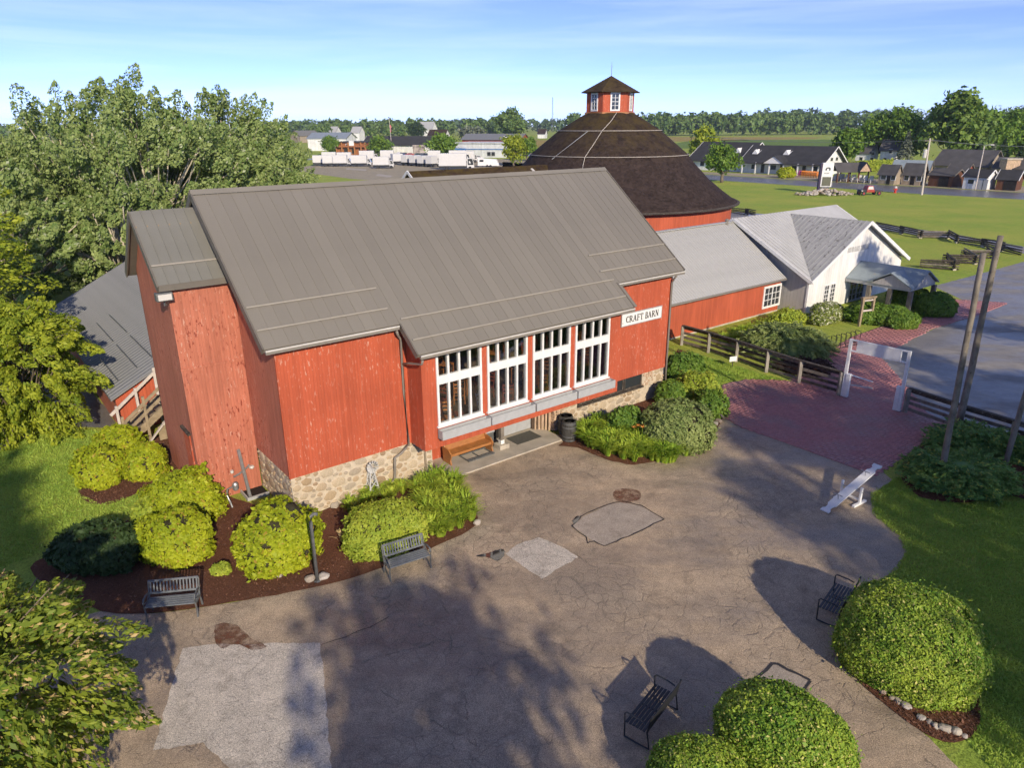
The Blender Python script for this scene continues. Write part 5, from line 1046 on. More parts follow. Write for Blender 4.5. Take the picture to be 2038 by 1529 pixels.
# ------------------------------------------------------------------ shrubs
CS = cube_sphere(8)
def shrub(name, label, loc, rx, ry, rz, mat, n, size, seed, amp=.05, freq=4.0, cat='shrub', group=None, rot=0.0, zc=.62, power=2.0, shag=.0, aspect=.55, bare=None, wob=1.0, holes=.0):
    """clipped or loose shrub: leafy shell over an inner mass, standing on stems"""
    o = empty(name, (*loc, 0), rot, label=label, cat=cat, group=group); f = lumps(seed, 12, freq); f2 = lumps(seed+50, 10, freq*3.2); f4 = lumps(seed+70, 12, freq*8)
    def surf(d):
        q = (np.abs(d)**power).sum(1)**(-1/power); k = q*(1+amp*f(d)+amp*.6*f2(d)+amp*.25*f4(d))
        return d*k[:, None]*np.array([rx, ry, rz])
    r = np.random.default_rng(seed); d = unit(r.normal(0, 1, (int(n*1.6), 3))); d = d[d[:, 2] > -.62][:n]; P = surf(d)
    N = unit(d/np.array([rx, ry, rz])); depth = 1-np.abs(r.normal(0, .05, len(P)))+shag*r.uniform(0, 1, len(P))**3+np.where(r.uniform(0, 1, len(P)) < .035, r.uniform(0, .13, len(P)), 0)
    P = P*depth[:, None]
    if holes:
        f3 = lumps(seed+90, 10, 7.0); keep = (f3(d) < 1.25-holes) | (r.uniform(0, 1, len(d)) < .12); P, N = P[keep], N[keep]
    if bare is not None:
        dd = np.linalg.norm(unit(P)-np.array(bare[:3]), axis=1); keep = (dd > bare[3]*r.uniform(.55, 1.15, len(P))); P, N = P[keep], N[keep]
    P[:, 2] += rz*zc; P[:, 2] = np.maximum(P[:, 2], .02)
    co, q = leaves(P, N+np.array([0,0,.25]), size, aspect, wob); obj('foliage', quad_mesh('foliage', co, q), mat, o)
    c, cq = CS; cc = surf(c)*.86; cc[:, 2] += rz*zc; cc[:, 2] = np.maximum(cc[:, 2], .03); obj('shaded_twig_core', quad_mesh('shaded_twig_core', cc, cq), TWIG_SHADE, o)
    s = MB(); rr = random.Random(seed)
    for k in range(5): a = rr.uniform(0, 6.28); s.tube([(.10*math.cos(a),.10*math.sin(a),0),(.4*rx*math.cos(a),.4*ry*math.sin(a),rz*.5)], [.03,.02], 5)
    s.build('stem', BARK, o); return o
GS = 'golden clipped shrubs by the barn tower'
shrub('golden_shrub', 'golden shrub nearest the outside stair, rear lobe of the trio', (-15.28, 25.14), .85, .72, .72, L_YEL, 7000, .055, 1, .11, group=GS, holes=.22)
shrub('golden_shrub', 'golden shrub on the lawn side of the trio by the stair', (-14.70, 22.85), .92, .80, .80, L_YEL, 8000, .055, 2, .11, group=GS, holes=.22)
shrub('golden_shrub', 'golden shrub on the barn side of the trio by the stair', (-13.32, 23.22), .72, .66, .80, L_YEL, 6500, .055, 3, .11, group=GS, holes=.22)
shrub('golden_shrub', 'large golden shrub pressed against the barn tower corner', (-10.63, 20.30), 1.18, .95, 1.0, L_YEL, 12000, .055, 4, .11, group=GS, holes=.22)
shrub('golden_shrub', 'lower golden shrub half in shade behind the left bench', (-9.88, 18.06), 1.12, .90, .95, L_YEL, 11000, .055, 5, .11, group=GS, holes=.3)
shrub('golden_shrub', 'small green lobe at the lawn edge of the golden shrubs', (-11.44, 19.70), .5, .5, .62, L_LIM, 3500, .05, 6, .1, group=GS)
shrub('golden_shrub', 'single round golden shrub with a twiggy bare patch by the iron post', (-6.82, 17.90), 1.18, 1.12, 1.12, L_YEL, 15000, .055, 7, .11, group=GS, bare=(.42,.30,.85,.42), holes=.22)
shrub('pale_shrub', 'wide pale green mounded shrub behind the middle bench', (-3.84, 18.70), 1.24, .90, .84, L_LIM, 17000, .042, 8, .06, power=2.6, zc=.55, holes=.3, rot=R(30))
shrub('ground_cover_plant', 'tiny bright green plant alone in the mulch', (-8.33, 17.24), .28, .22, .16, L_LIM, 900, .045, 9, .12, cat='plant')
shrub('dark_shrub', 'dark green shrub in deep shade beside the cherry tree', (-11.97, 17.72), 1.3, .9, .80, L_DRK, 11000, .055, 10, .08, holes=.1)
shrub('spirea_mound', 'large round sage green mound right of the barn door', (6.51, 25.75), 1.42, 1.30, 1.10, L_SPI, 20000, .045, 11, .06, power=2.4, holes=.22)
shrub('dark_shrub', 'small dark grassy shrub against the stone wall', (4.63, 26.55), .6, .5, .75, L_GRN, 4500, .07, 12, .12, shag=.25)
shrub('green_shrub', 'low rounded green shrub at the barn corner', (7.20, 29.95), .72, .65, .72, L_GRN, 6500, .05, 13, .08)
for i, (x, y, r_, h_, mt, lb) in enumerate(((8.15, 32.72,.8,1.25,L_GRN,'tall green shrub against the corner of the barn'),(8.42, 30.30,.95,1.15,L_LIM,'yellow green leafy shrub beside the rail fence lawn'),(8.60, 28.63,.7,.9,L_GRN,'leafy shrub at the brick paving end of the entrance bed'),(8.98, 33.59,.6,1.0,L_GRN,'slim green shrub between the barn corner and the lawn'))):
    shrub('leafy_shrub', lb, (x, y), r_, r_*.9, h_*.75, mt, 6000, .065, 20+i, .14, shag=.15, holes=.25)
shrub('boxwood', 'largest clipped boxwood dome by the lawn', (9.14, 13.32), 1.55, 1.36, 1.26, L_BOX, 66000, .027, 30, .035, power=2.5, zc=.55, rot=R(-40), bare=(.62,.28,.72,.14))
shrub('boxwood', 'oval boxwood dome at the bottom edge beside the tar lined patch', (5.22, 10.58), 1.30, .95, 1.10, L_BOX, 46000, .027, 31, .035, power=2.4, zc=.55, rot=R(-42))
shrub('boxwood', 'smaller boxwood dome at the bottom edge below the black bench', (3.41, 9.82), .92, .85, .80, L_BOX, 28000, .027, 32, .035, power=2.4, zc=.55)
# theatre planting
for i, (x, y, rx, h_, lb) in enumerate(((22.66, 44.14,1.35,.95,'clipped hedge bush left of the theatre porch'),(23.83, 43.51,1.25,.95,'clipped hedge bush behind the barrel planter'),(24.29, 42.67,.95,.80,'low clipped bush at the corner of the theatre porch'),(27.06, 47.77,1.3,1.1,'dark bush inside the theatre porch'),(27.97, 45.56,1.25,1.15,'round green bush at the far side of the theatre porch'),(27.95, 47.75,.9,1.0,'dark green bush between the porch posts'))):
    shrub('hedge_bush', lb, (x, y), rx, rx*.75, h_*.8, L_GRN, 6000, .08, 40+i, .08, group='bushes around the theatre porch')
shrub('hydrangea', 'white flowering hydrangea under the theatre windows', (20.11, 44.19), 1.5, .8, .75, L_HYD, 7000, .085, 47, .1, rot=BA)
shrub('leafy_border', 'bright green border plants along the grey theatre wall', (17.14, 43.28), 1.6, .8, .55, L_LIM, 5000, .08, 48, .15, rot=BA, cat='plants', shag=.2)
# daylily clumps: arching strap leaves
def lily_mesh(seed, n=70, h=.66):
    r = np.random.default_rng(seed); a = r.uniform(0, 6.283, n); L = h*r.uniform(.7, 1.2, n); out = r.uniform(.25, .75, n)*h; w = r.uniform(.017, .027, n)
    co = np.zeros((n, 8, 3)); ts = np.array([0, .4, .75, 1.0]); b0 = r.uniform(0, .09, n)
    for i, t in enumerate(ts):
        rad = b0+out*t**1.5; z = L*(1.55*t-.85*t*t); ww = w*(1-.75*t**2)
        for s in (0, 1): co[:, 2*i+s, 0] = rad*np.cos(a)-(2*s-1)*ww*np.sin(a); co[:, 2*i+s, 1] = rad*np.sin(a)+(2*s-1)*ww*np.cos(a); co[:, 2*i+s, 2] = z
    q = np.array([[0,1,3,2],[2,3,5,4],[4,5,7,6]]); return quad_mesh('strap_leaves', co.reshape(-1, 3), (np.arange(n)[:, None, None]*8+q).reshape(-1, 4))
LILY = [lily_mesh(60+i) for i in range(4)]
for m_ in LILY: m_.materials.append(L_LIL)
def lilies(label, poly, n, seed, s=(.85,1.25), name='daylily_leaves'):
    """a bed of strap leaves that reads as one mass"""
    a = np.array(poly); r = np.random.default_rng(seed); P = r.uniform(a.min(0), a.max(0), (n*12, 2)); P = P[inside(poly, P)][:n]; parts = []
    for p in P:
        m_ = LILY[r.integers(4)]; co = np.empty(len(m_.vertices)*3, np.float32); m_.vertices.foreach_get('co', co); co = co.reshape(-1, 3)*r.uniform(*s); t = r.uniform(0, 6.28); c_, s_ = math.cos(t), math.sin(t)
        q = np.empty(len(m_.polygons)*4, np.int32); m_.polygons.foreach_get('vertices', q)
        parts.append((np.c_[co[:, 0]*c_-co[:, 1]*s_+p[0], co[:, 0]*s_+co[:, 1]*c_+p[1], co[:, 2]+.02], q.reshape(-1, 4)))
    co, q = join(parts); obj(name, quad_mesh(name, co, q), L_LIL, label=label, cat='daylilies', kind='stuff')
LP1 = [(-3.56, 21.73),(-2.86, 22.57),(-2.03, 22.19),(-1.60, 20.86),(-1.26, 19.90),(-1.79, 18.96),(-2.53, 19.03),(-2.78, 20.23)]; LP2 = [(2.89, 26.57),(3.93, 27.49),(4.91, 26.35),(6.01, 24.80),(7.27, 25.19),(6.05, 24.06),(4.67, 23.74),(3.75, 24.52),(2.75, 25.61)]
lilies('green daylily leaves filling the bed before the stone wall', LP1, 80, 1, (.85,1.2)); lilies('bright green daylily leaves spilling over the forecourt right of the barrel', LP2, 110, 2, (.9,1.3))
lilies('grassy leaves between the windmill and the pale mound', [(-5.54, 20.90),(-4.86, 21.75),(-3.92, 22.47),(-3.73, 21.74),(-4.70, 20.89),(-5.29, 20.09)], 26, 3, (.55,.8), 'grassy_leaves')
lilies('grassy leaves along the red annex wall', [(11.85, 39.55),(13.76, 41.52),(15.80, 43.07),(15.72, 41.92),(13.54, 39.82),(11.82, 38.37)], 40, 4, (.8,1.1), 'grassy_leaves')
# orange day lily blooms
fl_ = mix_grain('orange_petal', (.75,.30,.06), .5, .2, 8)
for i, (x, y) in enumerate(((4.78, 25.35),(4.96, 25.49),(5.17, 25.63),(5.29, 25.77),(5.04, 25.35),(5.30, 25.49))):
    o = empty('daylily_bloom', (x, y, 0), rnd.uniform(0,6), label='orange daylily bloom in front of the sage green mound', cat='flower', group='orange daylily blooms')
    MB().tube([(0,0,0),(.02,.0,.5),(.05,.0,.86)], .008, 4).build('stalk', L_LIL, o); p_ = MB()
    for k in range(6): t = k*1.047; p_.add([(.05,0,.86),(.05+.06*math.cos(t-.35),.06*math.sin(t-.35),.92),(.05+.13*math.cos(t),.13*math.sin(t),.93),(.05+.06*math.cos(t+.35),.06*math.sin(t+.35),.92)], [(0,1,2,3)])
    p_.build('petals', fl_, o)
dg = empty('dry_grass_tuft', (-5.21, 18.77,0), 0, label='dry straw coloured grass tuft in the mulch', cat='grass tuft')
co_m = lily_mesh(77, 22, .5); co_m.materials.append(mix_grain('straw', (.48,.36,.18), .8, .2, 6)); obj('blades', co_m, None, dg)
# spreading junipers and the drooping conifer
def juniper(name, label, loc, rx, ry, rz, seed, n=9000, mat=L_JUN, cat='juniper', droop=.25, sz=.11, rot=0.0, sprays=None):
    o = empty(name, (*loc, 0), rot, label=label, cat=cat); r = np.random.default_rng(seed); ns = sprays or int(90*rx*ry)+60
    az = r.uniform(0, 6.283, ns); rad = np.sqrt(r.uniform(.02, 1, ns)); f = lumps(seed, 8, 2.5)
    base = np.c_[np.cos(az)*rad*rx*.8, np.sin(az)*rad*ry*.8, np.zeros(ns)]; hh = rz*np.sqrt(np.maximum(1-rad**2*.92, .05))*(1+.16*f(np.c_[np.cos(az)*rad, np.sin(az)*rad, rad]))
    D = unit(np.c_[np.cos(az)*.9, np.sin(az)*.9, .35-droop*rad]+r.normal(0, .15, (ns, 3))); k = max(6, n//ns); t = r.uniform(0, 1, (ns, k)); Ls = r.uniform(.45, .8, ns)*min(1.0, (rx+ry)/3)
    C = base.copy(); C[:, 2] = hh*.86
    side = unit(np.cross(D, np.tile((0,0,1.), (ns, 1)))); sp = (r.uniform(-1, 1, (ns, k))*(1-t)*.28)
    P = C[:, None]+D[:, None]*(t*Ls[:, None])[..., None]+side[:, None]*sp[..., None]; P[..., 2] -= (t**2)*.22*Ls[:, None]*droop*2+np.abs(sp)*.3; P[..., 2] += r.normal(0, .025, P.shape[:2])
    T_ = unit((D[:, None]+side[:, None]*np.sign(sp)[..., None]*.55).reshape(-1, 3)); P = P.reshape(-1, 3); P[:, 2] = np.maximum(P[:, 2], .03)
    co, q = leaves(P, np.tile((0,0,1.), (len(P), 1)), sz*.62, .30, 1.0, T_); obj('sprays', quad_mesh('sprays', co, q), mat, o)
    c, cq = CS; cc = c*(1+.10*f(c))[:, None]*np.array([rx*.82, ry*.82, rz*.80]); cc[:, 2] = np.maximum(cc[:, 2], .02); obj('inner_foliage', quad_mesh('inner_foliage', cc, cq), mat, o)
    s = MB()
    for j in range(4): a = 1.57*j; s.tube([(.05*math.cos(a),.05*math.sin(a),0),(rx*.5*math.cos(a),ry*.5*math.sin(a),rz*.55)], [.05,.025], 5)
    s.build('stem', BARK, o); return o
juniper('juniper', 'broad spreading juniper around the shorter bare pole', (15.71, 22.36), 1.95, 1.55, .95, 71, 17000); juniper('juniper', 'spreading juniper behind the taller bare pole', (17.92, 25.10), 1.9, 1.0, .9, 72, 11000); juniper('juniper', 'spreading juniper cut by the picture edge', (19.69, 24.07), 1.3, 1.1, .85, 73, 8000)
juniper('weeping_conifer', 'wide drooping grey green conifer on the lawn behind the rail fence', (15.16, 37.66), 3.0, 2.2, 1.75, 74, 17000, L_SPI, 'conifer', .5, .15, R(10), 330); juniper('red_barberry', 'low dark purple brown shrub beneath the drooping conifer', (15.03, 34.58), 1.5, .9, .6, 75, 5000, foliage('purple_leaf', (.045,.022,.018), (.10,.05,.035), .2), 'shrub', .4, .11)

# ------------------------------------------------------------------ trees
def tree(name, label, loc, h, cr, mat, seed, n=9000, size=.16, trunk=.22, blobs=16, base=.30, group=None, bark=BARK, upright=.0, lean=(0,0), aspect=.6, spread=1.0, cz=None, flat=.85, clump=14, ragged=1.0, branches=True, blob=(.26,.46), shell=(.55,1.08)):
    """tapered trunk, limbs to every leaf mass, and leaf clumps through each mass"""
    o = empty(name, (*loc, 0), 0, label=label, cat='tree', group=group); r = np.random.default_rng(seed); hb = h*base; crh = (h-hb)/2; cc = np.array([lean[0], lean[1], hb+crh])
    B_ = []
    for i in range(blobs):
        d = unit(r.normal(0, 1, (1, 3)))[0]; rr = r.uniform(.35, .80)**.7; d[2] = d[2]*.95+.05
        taper = 1-.35*max(d[2], 0)*rr
        B_.append((cc+d*rr*np.array([cr*taper, cr*taper, crh]), cr*r.uniform(*blob)))
    m = MB(); top = tuple(cc+np.array([0,0,crh*.25]))
    m.tube([(0,0,-.05),(lean[0]*.15,lean[1]*.15,hb*.5),(lean[0]*.4,lean[1]*.4,hb),(lean[0]*.8,lean[1]*.8,hb+crh*.6),top], [trunk*1.25,trunk,trunk*.85,trunk*.5,trunk*.2], 8)
    m.build('trunk', bark, o, smooth=True)
    if branches:
        lb = MB()
        for c, br in B_:
            t0 = r.uniform(.0, .55); s = np.array([lean[0]*.5, lean[1]*.5, hb*.85+t0*crh]); mid = (s+c)/2+np.array([0,0,-.06*h*r.uniform(0,1)]); lb.tube([tuple(s), tuple(mid), tuple(c), tuple(c+np.array([0,0,br*.5])+r.normal(0,br*.3,3))], [trunk*.42,trunk*.28,trunk*.15,trunk*.05], 5)
        lb.build('limbs', bark, o, smooth=True)
    P = []; N = []; w = np.array([b[1]**2 for b in B_]); cnt = np.maximum((n/clump*w/w.sum()).astype(int), 3)
    for (c, br), k in zip(B_, cnt):
        d = unit(r.normal(0, 1, (k, 3))); d[:, 2] = np.abs(d[:, 2])*np.where(r.uniform(0, 1, k) < .72, 1, -1); rad = br*r.uniform(*shell, k)*(1+.25*ragged*r.uniform(-1, 1, k))
        q = c+d*rad[:, None]*np.array([1, 1, flat]); q[:, 2] += upright*br*r.uniform(0, 1, k)**2
        cl = size*1.55; pts = q[:, None]+r.normal(0, cl, (k, clump, 3))*np.array([1,1,.75+upright]); P.append(pts.reshape(-1, 3)); N.append(np.repeat(d+np.array([0,0,.45]), clump, 0))
    P = np.concatenate(P); N = unit(np.concatenate(N)); P[:, 2] = np.maximum(P[:, 2], .3)
    co, q = leaves(P, N, size, aspect, 1.2); obj('crown', quad_mesh('crown', co, q), mat, o); return o
def tuft_tree(name, label, loc, h, cr, mat, seed, tufts, n, size, trunk, bark, base=.08, up=.9, outw=.6, wind=(0,0), tl=(.12,.22), tw=.22, group=None, aspect=.6, fill=.5, zsq=1.0, bend=0.0, lean=(0,0)):
    """crown of leafy branch ends: each tuft is a spray of leaves along its own twig, on a limb that shows through the gaps"""
    o = empty(name, (*loc, 0), 0, label=label, cat='tree', group=group); r = np.random.default_rng(seed); hb = h*base; ch = (h-hb)/2; c0 = np.array([lean[0], lean[1], hb+ch])
    d = unit(r.normal(0, 1, (tufts, 3))); q = r.uniform(fill**3, 1, tufts)**(1/3); f = lumps(seed+5, 8, 2.4); q = q*(1+.14*f(d)); taper = 1-.30*np.maximum(d[:, 2], 0)**2
    Bp = c0+d*q[:, None]*np.c_[cr*taper, cr*taper, np.full(tufts, ch*zsq)]*.86
    Bp[:, 2] = np.maximum(Bp[:, 2], .5)
    ax = unit(d*outw+np.array([wind[0], wind[1], up])+r.normal(0, .22, (tufts, 3))); L = r.uniform(*tl, tufts)*h
    k = n//tufts; t = r.uniform(0, 1, (tufts, k))**.8; w = tw*L[:, None]*np.sin(np.pi*np.clip(.12+.83*t, 0, 1))
    e1 = unit(np.cross(ax, np.tile((.3,.2,1.), (tufts, 1)))); e2 = np.cross(ax, e1); ph = r.uniform(0, 6.283, (tufts, k)); rr = np.sqrt(r.uniform(.10, 1, (tufts, k)))*w
    P = Bp[:, None]+ax[:, None]*(t*L[:, None])[..., None]+e1[:, None]*(rr*np.cos(ph))[..., None]+e2[:, None]*(rr*np.sin(ph))[..., None]; P[..., 2] -= bend*(t**2)*L[:, None]
    N = (e1[:, None]*np.cos(ph)[..., None]+e2[:, None]*np.sin(ph)[..., None])*.8+d[:, None]*.5+np.array([0,0,.45])
    P = P.reshape(-1, 3); P[:, 2] = np.maximum(P[:, 2], .12); T_ = np.repeat(ax, k, 0)-np.array([0,0,bend])
    co, qd = leaves(P, unit(N.reshape(-1, 3)), size, aspect, .9, T_*1.2); obj('crown', quad_mesh('crown', co, qd), mat, o)
    m = MB(); m.tube([(0,0,-.05),(lean[0]*.2,lean[1]*.2,hb+ch*.3),(lean[0]*.6,lean[1]*.6,hb+ch*.9),(lean[0],lean[1],hb+ch*1.5)], [trunk*1.2,trunk,trunk*.65,trunk*.2], 8); m.build('trunk', bark, o, smooth=True)
    lb = MB()
    for i in r.permutation(tufts)[:min(tufts, 90)]:
        b_ = Bp[i]; e_ = b_+ax[i]*L[i]*.75; z0 = hb+ch*r.uniform(.05, .9)*min(1, b_[2]/h*1.4); s0 = np.array([lean[0]*.4, lean[1]*.4, min(z0, b_[2])]); md = (s0+b_)/2+np.array([0,0,-.03*h]); lb.tube([tuple(s0), tuple(md), tuple(b_), tuple(e_)], [trunk*.34,trunk*.24,trunk*.13,.012], 5)
    lb.build('limbs', bark, o, smooth=True); return o
# poplars behind the barn tower, their branch ends swept by the wind
PG = 'poplars behind the barn'
def up(x, y, h, cr, seed, label, lean, n=26000, tufts=150): tuft_tree('poplar', label, (x, y), h*.93, cr*1.04, L_POP, seed, int(tufts*1.6), int(n*1.55), .115, .32, BARKP, .03, .80, .75, (.45,0), (.10,.19), .30, PG, .6, .40, 1.0, 0.0, lean)
up(-43, 52, 14.0, 7.8, 101, 'grey green poplar at the picture edge, broadest of the row', (1.5,0), 34000, 180); up(-37, 64, 16.4, 8.4, 102, 'grey green poplar second from the picture edge', (1.5,0), 38000, 190); up(-30, 60, 15.6, 7.2, 103, 'grey green poplar in the middle of the row behind the tower', (1.0,0), 36000, 180); up(-27.5, 70, 16.2, 6.8, 104, 'grey green poplar with ragged top right of the row', (1.5,0), 32000, 160); up(-23.8, 66, 11.8, 3.9, 105, 'lower poplar at the barn end of the row', (1.2,0), 16000, 90); up(-34, 47, 10.2, 6.2, 106, 'low broad poplar in front of the row', (1.0,0), 26000, 150); up(-54, 60, 16.5, 8.5, 107, 'poplar cut by the picture edge behind the yellow green tree', (1.5,0), 26000, 140); up(-21.6, 68, 8.4, 2.6, 108, 'small ragged poplar beside the truck lot', (.5,0), 8000, 50); up(-27.5, 50, 8.6, 4.8, 109, 'low poplar just behind the barn tower', (.6,0), 20000, 110)
tuft_tree('locust_tree', 'yellow green locust tree shading the corrugated roof', (-20.27, 27.17), 6.2, 2.2, L_LOC, 110, 210, 60000, .068, .13, BARK, .0, .12, 1.0, (.1,0), (.14,.24), .30, None, .5, .5, .95, .35, (.2,.2))
tuft_tree('locust_tree', 'yellow green tree at the picture edge below the poplars', (-26.3, 30.5), 11.6, 3.0, L_LOC, 111, 170, 42000, .092, .18, BARK, .02, .2, 1.0, (.1,0), (.14,.24), .30, None, .5, .5, 1.0, .3, (.3,.2))
tuft_tree('cherry_tree', 'leafy cherry tree close below the camera in the lower corner', (-9.6, 9.3), 5.3, 2.15, L_CHE, 112, 210, 56000, .060, .12, BARK, .10, .25, 1.0, (0,0), (.14,.26), .30, None, .42, .4, .9, .45, (.2,.2))
# trees that stand out of view and shade the forecourt, lawn and hall
SG = 'shade trees around the forecourt'
for i, (x, y, h, cr, lb) in enumerate(((6.0,-4.8,11.2,4.0,'shade tree behind the camera over the forecourt'),(19.5,-4.5,14.0,3.4,'shade tree behind the camera over the lawn'),(27.0,-3.0,14.0,2.8,'shade tree behind the lawn out of view'),(22.3,3.0,14.5,4.6,'shade tree beside the lawn out of view'),(25.5,9.5,14.5,4.6,'shade tree beside the parking lot out of view'),(32.0,13.0,13.0,4.4,'shade tree east of the parking lot out of view'),(43.0,18.0,13.0,4.2,'shade tree far east of the parking lot out of view'),(52.0,30.0,12.0,3.6,'shade tree at the corner of the parking lot out of view'),(-8.8,-2.5,13.5,3.4,'tall shade tree behind the cherry tree'))):
    tree('shade_tree', lb, (x, y), h, cr, L_GRN, 120+i, (3000, 4200, 4200, 5000, 5200)[i] if i < 5 else 7500, .22, .24, 22, .28, SG, clump=9, ragged=1.3)
tree('spruce_tree', 'spruce out of view that shades the theatre gable', (34.3, 31.5), 15.2, 3.0, L_SPR, 140, 6000, .2, .2, 26, .05, SG, clump=9, ragged=1.2, upright=.6)
# ------------------------------------------------------------------ across the highway: long white shop, sheds, house
def gable_house(name, label, cat, p0, p1, depth, eave, ridge, wall, roof, ov=.4, windows=(), door=None, chimney=None, group=None, gable_windows=(), porch=None):
    """long gabled building with its front base running from p0 to p1"""
    a, b_ = Vector(p0), Vector(p1); L = (b_-a).length; an = math.atan2(b_.y-a.y, b_.x-a.x); o = empty(name, (a.x, a.y, 0), an, label=label, cat=cat, group=group); D = depth
    w = MB(); w.add([(0,0,0),(L,0,0),(L,D,0),(0,D,0),(0,0,eave),(L,0,eave),(L,D,eave),(0,D,eave),(0,D/2,ridge-.1),(L,D/2,ridge-.1)], [(0,1,5,4),(1,2,6,9,5),(2,3,7,6),(3,0,4,8,7)]); w.build('wall', wall, o)
    s = (ridge-eave)/(D/2); e = eave-ov*s; rf = MB(); rf.poly([(-ov,-ov,e),(L+ov,-ov,e),(L+ov,D/2,ridge),(-ov,D/2,ridge)], .12); rf.poly([(-ov,D/2,ridge),(L+ov,D/2,ridge),(L+ov,D+ov,e),(-ov,D+ov,e)], .12); r_ = rf.build('roof', roof, o)
    for x in (-ov-.04, L+ov+.04):
        for y in (-ov, D+ov): MB().beam((x,y,e-.08),(x,D/2,ridge-.08),.08,.22).build('rake_board', TRIMW if roof in (SHINK,) else FASC, r_)
    for (x, z, ww, hh) in windows:
        f = MB().box(x, x+ww, -.06, .02, z, z+hh).build('window', TRIMW, o); MB().box(x+.08*ww, x+.92*ww, -.08, -.061, z+.08*hh, z+.92*hh).build('pane', DPANE, f)
    for (y, z, ww, hh) in gable_windows:
        f = MB().box(L-.02, L+.06, y, y+ww, z, z+hh).build('window', GREYP, o); MB().box(L+.061, L+.08, y+.08*ww, y+.92*ww, z+.08*hh, z+.92*hh).build('pane', DPANE, f)
    if door: d_ = MB().box(door[0], door[0]+door[1], -.07, .02, 0, door[2]).build('door', door[3], o); MB().box(door[0]+door[1]*.48, door[0]+door[1]*.52, -.09, -.071, .05, door[2]-.05).build('door_gap', DARK, d_)
    if chimney: MB().box(chimney[0], chimney[0]+.8, D/2-.4, D/2+.4, eave, ridge+chimney[1]).build('chimney', LOGM, r_)
    return o, L
s1, L1 = gable_house('long_shop', 'long white shop with charcoal roof and porch across the highway', 'shop', (59.76, 191.25), (73.89, 176.87), 12.63, 3.0, 6.6, WHITE, SHINK, 1.0, gable_windows=((2,3.2,1.4,.8),(5,3.2,1.4,.8),(8,3.2,1.4,.8),(5,.9,1.0,1.3)))
for k in range(6): MB().box(1.0+k*(L1-2)/5-.12, 1.0+k*(L1-2)/5+.12, -2.3, -2.06, 0, 2.7).build('porch_post', TRIMW, s1)
MB().poly([(-1,-2.6,2.55),(L1+1,-2.6,2.55),(L1+1,.1,3.1),(-1,.1,3.1)], .12).build('porch_roof', SHINK, s1); k = L1*.47
MB().poly([(k-2.6,-2.8,2.6),(k+2.6,-2.8,2.6),(k,-2.8,4.3)], .15, (0,1,0)).build('porch_gable', TRIMW, s1); g_ = MB(); g_.poly([(k-2.9,-3.0,2.55),(k,-3.0,4.45),(k,2.2,4.45),(k-2.9,.2,2.9)], .1); g_.poly([(k+2.9,-3.0,2.55),(k+2.9,.2,2.9),(k,2.2,4.45),(k,-3.0,4.45)], .1); g_.build('porch_gable_roof', SHINK, s1)
for x in (.25,.5,.78): MB().box(L1*x,L1*x+.9,-.06,.02,.2,2.2).build('door', DPANE, s1)
for x in (.12,.38,.64,.9): MB().box(L1*x,L1*x+1.3,-.05,.02,1.0,2.1).build('window', DPANE, s1)
for x in (.05,.46): MB().add([(L1*x,2.2,4.5),(L1*x+1.6,2.2,4.5),(L1*x+.8,2.2,5.6),(L1*x,4.6,5.6),(L1*x+1.6,4.6,5.6),(L1*x+.8,5.2,5.7)], [(0,1,2),(0,2,5,3),(1,4,5,2)]).build('dormer', TRIMW, s1)
s2, L2 = gable_house('shop_wing', 'left wing of the white roadside shop behind the young tree', 'shop', (49.69, 205.17), (60.24, 193.26), 13.74, 3.0, 7.2, WHITE, SHINK, 1.0, windows=((3,1,1.4,1.3),(7,1,1.4,1.3)))
for x in (.3,.72): MB().add([(L2*x,2.6,4.6),(L2*x+2,2.6,4.6),(L2*x+1,2.6,5.8),(L2*x,5,5.8),(L2*x+2,5,5.8),(L2*x+1,5.6,5.9)], [(0,1,2),(0,2,5,3),(1,4,5,2)]).build('dormer', TRIMW, s2)
SG2 = 'sheds on display across the highway'
BRN = siding('brown_shed_boards', (.125,.055,.030), (.2,.1,.06), .75, .3, .15); TANW = siding('tan_shed_boards', (.33,.27,.20), (.4,.33,.25), .75, .3, .1); RDW = siding('shed_red_boards', (.33,.075,.04), (.4,.15,.1), .75, .3, .1)
def shed(label, x0, x1, depth, eave, ridge, wall, roof, **k): return gable_house('garden_shed', label, 'shed', x0, x1, depth, eave, ridge, wall, roof, .25, group=SG2, **k)
shed('tan display cottage with round gable window and porch', (75.85, 152.36), (77.81, 149.65), 2.70, 2.2, 3.9, TANW, SHING2, windows=((.5,.9,1.2,1.0),(2.6,.9,1.0,1.0)), door=(1.8,.7,1.9,DARK))
shed('tan display cottage with white trimmed porch posts', (79.93, 150.79), (82.19, 148.10), 3.09, 2.2, 4.2, TANW, SHING2, windows=((.4,.8,1.0,1.1),(2.8,.8,1.0,1.1)), door=(1.7,.8,1.9,DARK))
shed('long brown garden shed with grey roof and double door', (83.19, 146.80), (85.72, 143.04), 4.48, 2.3, 3.4, BRN, SHING2, door=(2.0,1.8,1.9,DARK))
shed('white garden shed with dark roof and green double door', (86.38, 140.69), (88.64, 137.23), 3.63, 2.4, 3.6, WHITE, SHINK, windows=((.8,.9,1.2,.9),), door=(2.8,1.6,1.9,GREYP))
shed('brown garden shed at the picture edge with blue grey roof', (90.45, 137.13), (92.70, 134.86), 4.66, 2.1, 3.6, BRN, SHINK, door=(1.2,2.0,1.8,DARK))
shed('red garden shed half hidden behind the long brown one', (92.27, 156.69), (94.60, 153.78), 4.24, 2.3, 3.8, RDW, SHING2)
shed('green roofed shed behind the tan display cottages', (84.67, 164.56), (90.18, 159.69), 3.33, 2.4, 4.2, TANW, PROOF)
